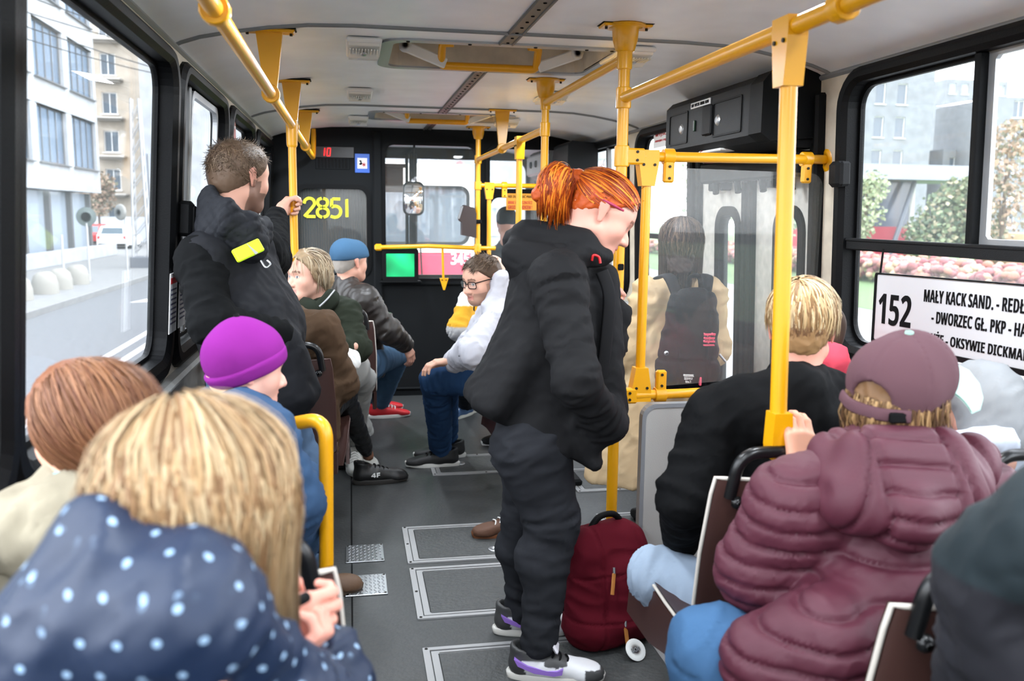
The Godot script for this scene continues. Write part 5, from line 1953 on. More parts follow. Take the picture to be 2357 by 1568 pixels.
func cloth(c: Color, rough := 0.9, bump := 0.5, scale := 9.0, weave := true) -> StandardMaterial3D:
	var m := grain(mat(c, rough), M.weave if weave else M.fine, bump, scale)
	m.metallic_specular = 0.22
	m.vertex_color_use_as_albedo = true
	return m


func prepare_people() -> void:
	M.skin = vmat(0.55)
	M.skin.subsurf_scatter_enabled = true
	M.skin.subsurf_scatter_strength = 0.06
	M.hair = vmat(0.5)
	M.hair.metallic_specular = 0.35
	var fields := [[head_field(1.0, 1.1), 0.0038], [head_field(0.97, 0.88), 0.0038], [hand_field([62, 88, 52], 1), 0.0033], [hand_field([22, 32, 20], 0), 0.0033], [hand_field([75, 95, 60], 1), 0.0033], [hand_field([5, 12, 8], 0, 0.02), 0.0033], [hand_field([38, 62, 40], 1), 0.0033]]
	var got := []
	got.resize(fields.size())
	var id := WorkerThreadPool.add_group_task(func(i: int) -> void: got[i] = solid(fields[i][0], fields[i][1]), fields.size(), -1, true)
	WorkerThreadPool.wait_for_group_task_completion(id)
	HEADS = [got[0], got[1]]
	HANDS = [got[2], got[3], got[4], got[5], got[6]]



func people() -> void:
	prepare_people()
	redhead()
	vest_man()
	front_left()
	left_side()
	far_group()
	door_woman()
	right_side()


func sz(s: float) -> Basis:
	return Basis.from_scale(Vector3.ONE * s)


func redhead() -> void:
	var J := {head = Vector3(0.129, 1.426, -2.560), hb = look(Vector3(0.82, -0.54, 0.12), Vector3(0.55, 0.83, 0)), neck = Vector3(0.016, 1.304, -2.560),
		shL = Vector3(0.104, 1.239, -2.760), shR = Vector3(-0.036, 1.236, -2.420), elL = Vector3(0.245, 0.970, -2.860), wrL = Vector3(0.269, 1.087, -2.860), elR = Vector3(-0.010, 0.968, -2.300), wrR = Vector3(0.125, 0.811, -2.420),
		hipL = Vector3(-0.026, 0.692, -2.720), hipR = Vector3(-0.087, 0.719, -2.520), knL = Vector3(-0.052, 0.425, -2.720), knR = Vector3(-0.023, 0.495, -2.500), anL = Vector3(-0.061, 0.078, -2.760), anR = Vector3(-0.066, 0.121, -2.460)}
	var o := human("red-haired woman in a black hooded jacket and black jeans standing by the yellow pole", Vector3(J.anR.x, 0, J.anR.z))
	body(o, J, {skin = lin(0.80, 0.585, 0.515), kind = 1, brow = Color(0.16, 0.06, 0.03), browk = 0.85, lip = Color(0.5, 0.16, 0.16), open = 0.35,
		hands = [[hand_at(Vector3(0.242, 1.115, -2.845), Vector3(0.22, 0.12, -0.95), Vector3(1, 0, 0.2)), 0, true]]})
	var jm := cloth(Color(0.105, 0.105, 0.11), 0.75, 0.25)
	garment(o, "jacket", jm, J, {r = [0.185, 0.14, 0.12], wf = 1.25, hem = 0.07, arm = [0.078, 0.066, 0.060], seed = 4, amp = 0.010, cell = 0.009, belly = 0.02, hemshift = Vector3(0.02, 0, 0),
		caps = [[Vector3(-0.079, 1.231, -2.580), Vector3(-0.116, 1.018, -2.580), 0.06, 0.07, Vector3(0, 0, 1), 1.8], [Vector3(-0.116, 1.018, -2.580), Vector3(-0.209, 0.865, -2.580), 0.07, 0.075, Vector3(0, 0, 1), 2.2], [Vector3(0.146, 1.229, -2.600), Vector3(0.150, 0.813, -2.550), 0.05, 0.07, Vector3(0, 0, 1), 1.5], [Vector3(0.067, 0.786, -2.500), Vector3(0.093, 0.688, -2.460), 0.06, 0.03, Vector3(0, 0, 1), 2.0]],
		cuts = [[Vector3(-0.46, -0.88, 0), Vector3(-0.068, 0.742, -2.560)]], cuthem = false})
	var hf := Sdf.new(0.03)
	var hood := [[Vector3(-0.086, 1.354, -2.620), Vector3(0.060, 1.339, -2.500), 0.052, 0.045], [Vector3(-0.120, 1.296, -2.580), Vector3(-0.010, 1.272, -2.450), 0.055, 0.05], [Vector3(-0.101, 1.339, -2.680), Vector3(0.093, 1.340, -2.700), 0.05, 0.04], [Vector3(0.033, 1.302, -2.470), Vector3(0.127, 1.300, -2.520), 0.035, 0.028], [Vector3(-0.102, 1.249, -2.600), Vector3(-0.025, 1.241, -2.440), 0.05, 0.045]]
	var off := o.position
	for c in hood: hf.cap(c[0] - off, c[1] - off, c[2], c[3])
	var cn := crease_noise(14, 9.0)
	later("hood", jm, o, func() -> Array: return solid(hf, 0.008, func(p: Vector3, _n: Vector3) -> float: return fold(cn, p, Vector3(0.2, 1, 0).normalized(), 0.010, 1.6, 0.4)))
	# dark opening of the front with a zip edge, red details
	var b := MB.new()
	b.tube(curve([Vector3(0.113, 1.257, -2.490) - off, Vector3(0.135, 1.186, -2.480) - off, Vector3(0.127, 1.057, -2.470) - off, Vector3(0.116, 0.939, -2.470) - off]), 0.020, 8, true, 0.3, Vector3(0, 0, 1))
	put("zip_edge", b.mesh(), jm, o)
	b = MB.new()
	b.tube(curve([Vector3(0.072, 1.291, -2.455) - off, Vector3(0.075, 1.306, -2.450) - off, Vector3(0.091, 1.301, -2.450) - off, Vector3(0.096, 1.283, -2.450) - off]), 0.004, 6)
	put("red_cord", b.mesh(), M.red, o)
	b = MB.new()
	b.tube([Vector3(-0.037, 0.948, -2.280) - off, Vector3(-0.037, 0.920, -2.280) - off], 0.005, 6)
	put("red_zip_pull", b.mesh(), M.red, o)
	trousers(o, cloth(Color(0.15, 0.155, 0.17), 0.85, 0.5, 12.0), J, {name = "jeans", r = [0.118, 0.112, 0.083, 0.056], seed = 6, cell = 0.009, amp = 0.009, calf = Vector3(-0.03, 0, 0), tint = func(p: Vector3, _n: Vector3) -> Color:
		var w := cn.get_noise_3dv(p * 1.4) * 0.5 + 0.5
		return Color.WHITE * (0.75 + 0.6 * w)})
	J.merge({dummy = 0})
	# sneakers: grey and white with a purple sweep along the side
	var grey := mat(Color(0.30, 0.295, 0.30), 0.45)
	for s in ["R", "L"]:
		var a: Vector3 = J["an" + s]
		var vm := vmat(0.5)
		var sh := shoe(o, Vector3(a.x - 0.01, 0, a.z), Vector3(1, 0, 0.28) if s == "R" else Vector3(1, 0, 0.12), vm, mat(Color(0.86, 0.85, 0.82), 0.6), M.ink, {l = 0.285, tall = 0.10, tint = func(p: Vector3, _n: Vector3) -> Color:
			var dark := lin(0.24, 0.235, 0.24)
			if p.z < -0.035 + 0.3 * (0.06 - p.y): return dark
			if p.z > 0.155 and p.y < 0.052 - 0.1 * (p.z - 0.155): return dark
			if p.y > 0.075 - 0.0 and p.z < 0.03: return dark
			if p.z > 0.03 and p.z < 0.10 and p.y > 0.055 + 0.2 * absf(p.z - 0.07): return dark
			return lin(0.86, 0.86, 0.87)})
		b = MB.new()
		for e in [1.0, -1.0]:
			var sw := PackedVector2Array([Vector2(-0.062, 0.082), Vector2(-0.05, 0.060), Vector2(0.0, 0.040), Vector2(0.06, 0.034), Vector2(0.085, 0.040), Vector2(0.088, 0.058), Vector2(0.07, 0.050), Vector2(0.04, 0.050), Vector2(-0.02, 0.062)])
			var xf := Transform3D(Basis(Vector3(0, 0, -e), Vector3(0, 1, 0), Vector3(e, 0, 0)), Vector3(e * 0.041, 0, 0))
			var sw2 := PackedVector2Array()
			for p in sw: sw2.append(Vector2(-e * p.x, p.y))
			b.ext(sw2, -0.015, 0.0095, xf)
		put("purple_side_mark", b.mesh(), mat(Color(0.56, 0.42, 0.76), 0.35), sh)
		b = MB.new()
		b.box(Vector3.ZERO, Vector3(0.062, 0.085, 0.012), 0.006, Transform3D(Basis(Vector3(1, 0, 0), -0.55), Vector3(0, 0.130, 0.048)))
		put("tongue", b.mesh(), mat(Color(0.84, 0.83, 0.85), 0.7), sh)
		b = MB.new()
		var tf := Transform3D(Basis(Vector3(1, 0, 0), -0.55), Vector3(0, 0.130, 0.048)) * Transform3D(Basis(), Vector3(0.008, 0.006, 0.0062))
		b.stroke([Vector2(-0.004, -0.014), Vector2(0, 0), Vector2(0.003, 0.012)], 0.0035, 0, 0.001, tf)
		b.stroke([Vector2(0.010, -0.012), Vector2(0.001, -0.002), Vector2(-0.009, -0.008)], 0.0025, 0, 0.001, tf)
		b.stroke([Vector2(-0.008, 0.004), Vector2(0.002, 0.007), Vector2(0.008, 0.016)], 0.0025, 0, 0.001, tf)
		put("tongue_mark", b.mesh(), M.ink, sh)
	var f := Sdf.new(0.02)
	f.cap(Vector3(0, 0.034, -0.028), Vector3(0, 0.040, 0.018), 0.083, 0.081)
	f.ball(Vector3(0, -0.015, -0.045), 0.060)
	f.cut(Vector3(0, -0.45, 1).normalized(), Vector3(0, 0.065, 0.066))
	f.cut(Vector3(0, -0.8, 0.6).normalized(), Vector3(0, 0.012, 0.0))
	f.cap(Vector3(0, 0.045, -0.12), Vector3(0, -0.0, -0.165), 0.030, 0.042)
	f.cap(Vector3(0, -0.0, -0.165), Vector3(0.0, -0.06, -0.19), 0.042, 0.024)
	var orange := [lin(0.82, 0.38, 0.10), lin(0.66, 0.27, 0.08), lin(0.92, 0.52, 0.16), lin(0.52, 0.20, 0.08)]
	hair(o, J, f, lin(0.66, 0.28, 0.09), [
		{c = Vector3(0, 0.036, -0.006), R = Vector3(0.084, 0.086, 0.106), zone = func(u: Vector3) -> bool: return u.y > 0.12 and u.z < 0.80 or u.z < -0.1 and u.y > -0.45, whorl = Vector3(0, 0.1, 1), tie = Vector3(0, 0.055, -0.118), tiek = 1.2, len = [0.1, 0.17], w = [0.0015, 0.003], n = 1100, cols = orange, grav = 0.0, jit = 0.05, lift = 0.05},
		{c = Vector3(0, -0.005, -0.162), R = Vector3(0.046, 0.06, 0.050), zone = func(u: Vector3) -> bool: return u.y > -0.2, whorl = Vector3(0, 0.9, 0.9), len = [0.08, 0.14], w = [0.0014, 0.003], n = 1300, cols = orange, grav = 0.6, jit = 0.09, lift = 0.06, dim = 0.95, pull = 0.055},
		{c = Vector3(0, 0.036, -0.006), R = Vector3(0.086, 0.088, 0.108), zone = func(u: Vector3) -> bool: return u.y > 0.6, whorl = Vector3(0, 0.1, 1), len = [0.03, 0.05], w = [0.0005, 0.0009], n = 50, cols = orange, grav = -0.15, jit = 0.35, lift = 0.1}], 0.0045)
	b = MB.new()
	for s in [-1, 1]:
		b.tube(curve([Vector3(s * 0.070, 0.032, 0.040), Vector3(s * 0.080, 0.028, 0.012), Vector3(s * 0.082, 0.024, -0.02), Vector3(s * 0.074, 0.022, -0.06)], 5), 0.0045, 6)
	var hb := put("pink_hair_strand", b.mesh(), mat(Color(0.58, 0.13, 0.28), 0.6), o)
	hb.transform = Transform3D(J.hb, J.head - off)


func vest_man() -> void:
	var J := {head = Vector3(-0.998, 1.543, -3.200), hb = look(Vector3(0.66, -0.12, -0.74), Vector3(0.05, 1, 0)) * sz(1.06), neck = Vector3(-1.047, 1.370, -3.200),
		shR = Vector3(-1.112, 1.256, -3.050), shL = Vector3(-0.953, 1.279, -3.380), elR = Vector3(-1.063, 1.060, -2.920), wrR = Vector3(-0.865, 1.015, -3.020), elL = Vector3(-0.935, 1.230, -3.720), wrL = Vector3(-0.95, 1.40, -4.12),
		hipR = Vector3(-0.988, 0.825, -3.050), hipL = Vector3(-0.925, 0.774, -3.300), knR = Vector3(-0.96, 0.47, -3.02), knL = Vector3(-0.80, 0.47, -3.25), anR = Vector3(-0.98, 0.08, -3.05), anL = Vector3(-0.82, 0.08, -3.16)}
	var o := human("bearded man in a black work vest with a lime band holding the left yellow pole", Vector3(J.anR.x, 0, J.anR.z))
	var off := o.position
	body(o, J, {skin = lin(0.80, 0.60, 0.52), kind = 0, stubble = 0.75, beard = Color(0.07, 0.04, 0.025),
		hands = [[hand_at(Vector3(-0.933, 1.425, -4.165), Vector3(0.28, 0.25, -0.93), Vector3(1, 0, 0.25), 1.1), 0, true], [hand_at(Vector3(-0.865, 1.015, -3.020), Vector3(0.35, -0.8, -0.5), Vector3(-0.3, -0.3, -0.9), 1.0), 1, false]]})
	garment(o, "fleece_jacket", cloth(Color(0.065, 0.068, 0.072), 1.0, 0.9, 14.0), J, {r = [0.12, 0.12, 0.11], wf = 1.45, hem = 0.0, arm = [0.082, 0.07, 0.05], seed = 21, amp = 0.012, cell = 0.01})
	var vm := cloth(Color(0.11, 0.113, 0.125), 0.72, 0.4)
	garment(o, "vest", vm, J, {r = [0.155, 0.155, 0.14], wf = 1.42, hem = 0.11, sleeveless = true, shr = 0.075, seed = 22, amp = 0.010, cell = 0.01, belly = 0.03,
		caps = [[Vector3(-1.088, 1.270, -3.060), Vector3(-1.057, 1.105, -3.100), 0.07, 0.07, Vector3.ZERO, 1.0, 0.05], [Vector3(-0.855, 0.957, -3.060), Vector3(-0.816, 0.799, -3.080), 0.075, 0.085, Vector3.ZERO, 1.0, 0.05]],
		carves = [[Vector3(-1.125, 1.261, -2.950), Vector3(-1.139, 1.131, -2.850), 0.06, 0.06]]})
	var f := Sdf.new(0.025)
	var ring := [Vector3(-1.090, 1.443, -3.100), Vector3(-1.022, 1.401, -3.020), Vector3(-0.952, 1.358, -3.060), Vector3(-0.923, 1.340, -3.200), Vector3(-1.006, 1.392, -3.360), Vector3(-1.102, 1.453, -3.300)]
	for i in 6:
		f.cap(ring[i] - off, ring[(i + 1) % 6] - off, 0.030, 0.030, Vector3(0.2, 1, 0), 1.9)
	f.cap(Vector3(-1.062, 1.356, -3.100) - off, Vector3(-0.967, 1.312, -3.120) - off, 0.075)
	later("quilted_collar", cloth(Color(0.14, 0.145, 0.16), 0.7, 0.4), o, func() -> Array:
		return solid(f, 0.008, func(p: Vector3, _n: Vector3) -> float:
			var a := absf(fposmod((p.x * 0.8 + p.y + p.z * 0.5) / 0.045, 1.0) - 0.5) * 2.0
			var c := absf(fposmod((p.y - p.x * 0.8 - p.z * 0.5) / 0.045, 1.0) - 0.5) * 2.0
			return -0.006 * pow(maxf(a, c), 6.0)))
	var b := MB.new()
	var bc: Vector3 = Vector3(-0.951, 1.293, -2.985) - off
	var u: Vector3 = (Vector3(-0.906, 1.316, -3.030) - Vector3(-0.995, 1.273, -2.960)).normalized()
	var nn := Vector3(0.25, 0.2, 0.95)
	nn = (nn - u * nn.dot(u)).normalized()
	b.box(Vector3.ZERO, Vector3(0.104, 0.045, 0.02), 0.004, Transform3D(Basis(u, nn.cross(u), nn), bc))
	var lime := mat(Color(0.80, 0.95, 0.12), 0.6)
	put("lime_band", b.mesh(), lime, o)
	b = MB.new()
	b.ext(PackedVector2Array([Vector2(0.002, 0.022), Vector2(0.022, -0.022), Vector2(0.010, -0.022)]), 0.0, 0.0115, Transform3D(Basis(u, nn.cross(u), nn), bc))
	put("grey_reflector", b.mesh(), M.alumatt, o)
	b = MB.new()
	b.tube(curve([Vector3(-0.911, 1.260, -2.980) - off, Vector3(-0.895, 1.238, -2.970) - off, Vector3(-0.881, 1.249, -2.980) - off, Vector3(-0.892, 1.260, -2.990) - off]), 0.0035, 6)
	put("metal_clip", b.mesh(), M.steel, o)
	trousers(o, cloth(Color(0.30, 0.38, 0.48), 0.85, 0.5, 12.0), J, {name = "jeans", r = [0.12, 0.09, 0.07, 0.062], seed = 25, cell = 0.014})
	for s in ["R", "L"]:
		shoe(o, Vector3(J["an" + s].x, 0, J["an" + s].z), Vector3(1, 0, -0.1), grain(mat(Color(0.36, 0.26, 0.18), 0.6), M.fine, 0.3, 8.0), mat(Color(0.28, 0.22, 0.16), 0.7), mat(Color(0.3, 0.22, 0.15), 0.7), {l = 0.30, tall = 0.12})
	var brown := [lin(0.42, 0.34, 0.27), lin(0.34, 0.27, 0.21), lin(0.50, 0.42, 0.34)]
	hair(o, J, crop(0.007, 0.062, -0.042), lin(0.36, 0.29, 0.23), [{c = Vector3(0, 0.03, -0.008), R = Vector3(0.082, 0.082, 0.104), zone = func(q: Vector3) -> bool: return q.y > 0.35 and q.z < 0.75 or q.z < 0.15 and q.y > -0.55 + maxf(q.z, 0.0) * 2.0, whorl = Vector3(0, 0.75, -0.65), len = [0.012, 0.026], seg = 3, w = [0.0006, 0.0012], n = 2600, cols = brown, grav = 0.1, jit = 0.5, lift = 0.08, whorlk = 0.75}], 0.0055, 0.002)


func front_left() -> void:
	# girl in the dotted jacket, nearest
	var J := {head = Vector3(-0.783, 1.104, -0.950), hb = look(Vector3(0.30, -0.42, -0.9), Vector3(-0.22, 1, -0.1)) * sz(1.02), neck = Vector3(-0.775, 1.010, -0.900),
		shL = Vector3(-0.892, 0.984, -0.860), shR = Vector3(-0.709, 0.851, -0.950), elL = Vector3(-0.928, 0.728, -1.100), wrL = Vector3(-0.742, 0.854, -1.100), elR = Vector3(-0.605, 0.680, -1.080), wrR = Vector3(-0.669, 0.838, -1.120),
		hipL = Vector3(-0.90, 0.50, -0.72), hipR = Vector3(-0.64, 0.50, -0.74), knL = Vector3(-0.92, 0.54, -1.08), knR = Vector3(-0.66, 0.54, -1.1), anL = Vector3(-0.9, 0.08, -1.0), anR = Vector3(-0.66, 0.08, -1.0)}
	var o := human("girl with a blond bob in a navy jacket with white dots, nearest on the left", Vector3(-0.78, 0, -0.75))
	var off := o.position
	body(o, J, {skin = lin(0.88, 0.68, 0.60), kind = 1, handskin = lin(0.86, 0.60, 0.53),
		hands = [[hand_at(Vector3(-0.760, 0.911, -1.060), Vector3(1, -0.05, -0.1), Vector3(0.05, -0.1, -1), 0.92), 4, false], [hand_at(Vector3(-0.769, 0.877, -1.040), Vector3(1, -0.05, -0.1), Vector3(0.0, 0.9, -0.5), 0.9), 4, true]]})
	var dots := Image.create(512, 512, false, Image.FORMAT_RGB8)
	dots.fill(Color(0.05, 0.125, 0.23))
	var rng := RandomNumberGenerator.new()
	rng.seed = 4
	for i in 4:
		for j in 4:
			var cx := 64 + i * 128 + (64 if j % 2 else 0) + rng.randi_range(-14, 14)
			var cy := 64 + j * 128 + rng.randi_range(-14, 14)
			for y in range(-16, 17):
				for x in range(-16, 17):
					if x * x + y * y < 190: dots.set_pixel(posmod(cx + x, 512), posmod(cy + y, 512), Color(0.55, 0.66, 0.77))
	var dm := mat(Color.WHITE, 0.55)
	dm.albedo_texture = ImageTexture.create_from_image(dots)
	dm.uv1_triplanar = true; dm.uv1_scale = Vector3.ONE * 7.2
	dm.uv1_triplanar_sharpness = 8.0
	garment(o, "dotted_jacket", dm, J, {r = [0.13, 0.13, 0.115], wf = 1.4, hem = 0.06, arm = [0.074, 0.062, 0.048], seed = 31, amp = 0.016, cell = 0.008, freq = 7.0,
		caps = [[Vector3(-0.854, 1.107, -0.840), Vector3(-0.784, 1.075, -0.800), 0.036, 0.042], [Vector3(-0.784, 1.075, -0.800), Vector3(-0.719, 0.998, -0.840), 0.042, 0.034], [Vector3(-0.854, 1.107, -0.840), Vector3(-0.888, 1.039, -1.000), 0.034, 0.03], [Vector3(-0.884, 1.047, -0.820), Vector3(-0.775, 1.053, -0.790), 0.055, 0.065], [Vector3(-0.724, 0.983, -0.860), Vector3(-0.711, 0.893, -1.000), 0.03, 0.025]]})
	var b := MB.new()
	b.tube(curve([Vector3(-0.708, 0.982, -0.960) - off, Vector3(-0.690, 0.964, -1.000) - off, Vector3(-0.678, 0.961, -1.020) - off]), 0.007, 8)
	put("hood_cord", b.mesh(), M.ink, o)
	b = MB.new()
	b.lathe([[0.006, -0.003], [0.011, 0.0], [0.006, 0.003]], Transform3D(Basis(Vector3(1, 0, 0), PI / 2), Vector3(-0.712, 0.995, -0.930) - off), 14)
	put("cord_eyelet", b.mesh(), M.steel, o)
	trousers(o, cloth(Color(0.2, 0.25, 0.34)), J, {r = [0.10, 0.08, 0.06, 0.05], cell = 0.016})
	var f := Sdf.new(0.02)
	f.cap(Vector3(0, 0.028, -0.026), Vector3(0, 0.034, 0.02), 0.084, 0.082)
	f.cap(Vector3(0, -0.01, -0.045), Vector3(0, -0.075, -0.045), 0.066, 0.058, Vector3.RIGHT, 1.15)
	for s in [-1, 1]:
		f.cap(Vector3(s * 0.056, 0.01, 0.0), Vector3(s * 0.054, -0.085, 0.005), 0.030, 0.020, Vector3(0, 0, 1), 1.5)
	f.cut(Vector3(0, -0.3, 1).normalized(), Vector3(0, 0.05, 0.085))
	var blond := [lin(0.80, 0.67, 0.51), lin(0.72, 0.58, 0.42), lin(0.64, 0.49, 0.34), lin(0.84, 0.73, 0.57), lin(0.60, 0.45, 0.31), lin(0.76, 0.62, 0.45)]
	hair(o, J, f, lin(0.50, 0.38, 0.26), [{c = Vector3(0, 0.012, -0.012), R = Vector3(0.092, 0.099, 0.106), zone = func(u: Vector3) -> bool: return u.y > -0.15 and not (u.z > 0.5 and u.y < 0.5), whorl = Vector3(0.1, 0.9, -0.1), len = [0.27, 0.36], w = [0.0010, 0.0022], n = 5200, cols = blond, grav = 0.9, jit = 0.05, lift = 0.08, seg = 11, pull = 0.096, hem = -0.125, dim = 0.62}])

	# brown-haired girl at the window
	J = {head = Vector3(-1.043, 1.064, -1.500), hb = look(Vector3(-0.72, -0.12, -0.68)) * sz(0.97), neck = Vector3(-1.054, 0.967, -1.490), shL = Vector3(-1.197, 0.855, -1.520), shR = Vector3(-0.964, 0.865, -1.460), elL = Vector3(-1.267, 0.679, -1.550), wrL = Vector3(-1.258, 0.576, -1.750), elR = Vector3(-0.960, 0.679, -1.500), wrR = Vector3(-1.058, 0.575, -1.720),
		hipL = Vector3(-1.17, 0.5, -1.4), hipR = Vector3(-0.97, 0.5, -1.4), knL = Vector3(-1.16, 0.52, -1.8), knR = Vector3(-0.98, 0.52, -1.8), anL = Vector3(-1.15, 0.08, -1.78), anR = Vector3(-0.98, 0.08, -1.78)}
	o = human("girl with tied-back reddish brown hair and a cream hoodie at the left window", Vector3(-1.05, 0, -1.42))
	off = o.position
	body(o, J, {skin = lin(0.88, 0.66, 0.56), kind = 1})
	garment(o, "hoodie", cloth(Color(0.56, 0.53, 0.46), 0.95, 0.5), J, {r = [0.12, 0.12, 0.11], wf = 1.4, hem = 0.04, seed = 34, amp = 0.022, cell = 0.01,
		caps = [[Vector3(-1.131, 0.937, -1.440), Vector3(-1.061, 0.958, -1.400), 0.05, 0.045], [Vector3(-1.061, 0.954, -1.400), Vector3(-0.978, 0.929, -1.420), 0.045, 0.045], [Vector3(-1.139, 0.916, -1.420), Vector3(-1.014, 0.903, -1.380), 0.05, 0.055]]})
	b = MB.new()
	b.tube(curve([Vector3(-1.123, 0.961, -1.520) - off, Vector3(-1.065, 0.985, -1.440) - off, Vector3(-1.020, 0.982, -1.440) - off, Vector3(-1.014, 0.956, -1.520) - off], 5), 0.028, 10)
	put("teal_scarf", b.mesh(), cloth(Color(0.55, 0.70, 0.70)), o)
	trousers(o, cloth(Color(0.25, 0.27, 0.3)), J, {r = [0.095, 0.075, 0.058, 0.05], cell = 0.016})
	f = crop(0.014, 0.066, -0.062)
	f.cap(Vector3(0.0, -0.055, -0.085), Vector3(0.0, -0.085, -0.095), 0.036, 0.03)
	f.cap(Vector3(-0.005, -0.085, -0.095), Vector3(-0.02, -0.15, -0.075), 0.028, 0.016)
	var rb := [lin(0.54, 0.36, 0.25), lin(0.50, 0.33, 0.22), lin(0.58, 0.40, 0.28), lin(0.46, 0.29, 0.20)]
	hair(o, J, f, lin(0.48, 0.31, 0.21), [{c = Vector3(0, 0.02, -0.012), R = Vector3(0.092, 0.094, 0.112), zone = func(u: Vector3) -> bool: return u.y > -0.5 and u.z < 0.55, whorl = Vector3(0, 0.7, 0.7), tie = Vector3(0, -0.075, -0.105), tiek = 0.9, len = [0.1, 0.2], w = [0.001, 0.002], n = 2600, cols = rb, grav = 0.1, jit = 0.06, lift = 0.04}])

	# woman in the purple beanie
	J = {head = Vector3(-0.862, 1.063, -2.060), hb = look(Vector3(0.90, -0.16, -0.36), Vector3(0.06, 1, 0)) * sz(0.85), neck = Vector3(-0.885, 0.972, -2.060), shR = Vector3(-0.826, 0.934, -1.900), shL = Vector3(-0.893, 0.887, -2.240), elR = Vector3(-0.758, 0.794, -1.900), wrR = Vector3(-0.764, 0.598, -2.120), elL = Vector3(-0.776, 0.681, -2.350), wrL = Vector3(-0.735, 0.524, -2.400),
		hipR = Vector3(-0.86, 0.50, -1.96), hipL = Vector3(-0.90, 0.50, -2.16), knR = Vector3(-0.84, 0.53, -2.36), knL = Vector3(-0.92, 0.53, -2.5), anR = Vector3(-0.86, 0.08, -2.36), anL = Vector3(-0.94, 0.08, -2.5)}
	o = human("woman in a purple beanie and steel blue jacket seated on the left, looking right", Vector3(-0.88, 0, -2.06))
	off = o.position
	body(o, J, {skin = lin(0.86, 0.66, 0.59), kind = 1, flush = Color(0.65, 0.22, 0.2)})
	garment(o, "blue_jacket", cloth(Color(0.19, 0.28, 0.39), 0.8, 0.3), J, {r = [0.135, 0.135, 0.125], wf = 1.35, hem = 0.05, arm = [0.08, 0.07, 0.055], seed = 36, amp = 0.014, cell = 0.01,
		caps = [[Vector3(-0.945, 0.968, -2.040), Vector3(-0.867, 0.976, -1.950), 0.045, 0.04], [Vector3(-0.867, 0.976, -1.950), Vector3(-0.807, 0.943, -2.000), 0.04, 0.03], [Vector3(-0.954, 0.965, -2.100), Vector3(-0.887, 0.936, -2.200), 0.04, 0.035]]})
	trousers(o, cloth(Color(0.22, 0.30, 0.42)), J, {name = "jeans", r = [0.11, 0.085, 0.065, 0.055], cell = 0.014})
	for s in ["R", "L"]:
		shoe(o, Vector3(J["an" + s].x, 0, J["an" + s].z), Vector3(1, 0, -0.6), M.dark, M.ink, null)
	f = Sdf.new(0.025)
	f.cap(Vector3(0, 0.028, -0.03), Vector3(0, 0.040, 0.012), 0.092, 0.089)
	f.ball(Vector3(0, 0.075, -0.025), 0.062)
	f.cut(Vector3(0, -1, 0.60).normalized(), Vector3(0, -0.022, 0.0))
	var pm := cloth(Color(0.48, 0.145, 0.48), 1.0, 0.6, 16.0)
	var hx := Transform3D(J.hb, J.head - off)
	var ha := func(s: Sdf, cell: float) -> Callable:
		return func() -> Array:
			var m := MB.new()
			m.add(solid(s, cell), hx)
			return m.arrays()
	var beanie := later("beanie", pm, o, ha.call(f, 0.006))
	var f2 := Sdf.new(0.02)
	f2.cap(Vector3(0, 0.020, -0.03), Vector3(0, 0.030, 0.012), 0.0975, 0.095)
	f2.cut(Vector3(0, -1, 0.60).normalized(), Vector3(0, -0.026, 0.0))
	f2.cut(Vector3(0, 1, -0.60).normalized(), Vector3(0, 0.026, 0.0))
	later("cuff", pm, beanie, ha.call(f2, 0.005))
	b = MB.new()
	b.tube([hx * Vector3(0.0, 0.132, -0.04), hx * Vector3(0.004, 0.142, -0.045)], 0.006, 8)
	put("top_stub", b.mesh(), M.ink, beanie)


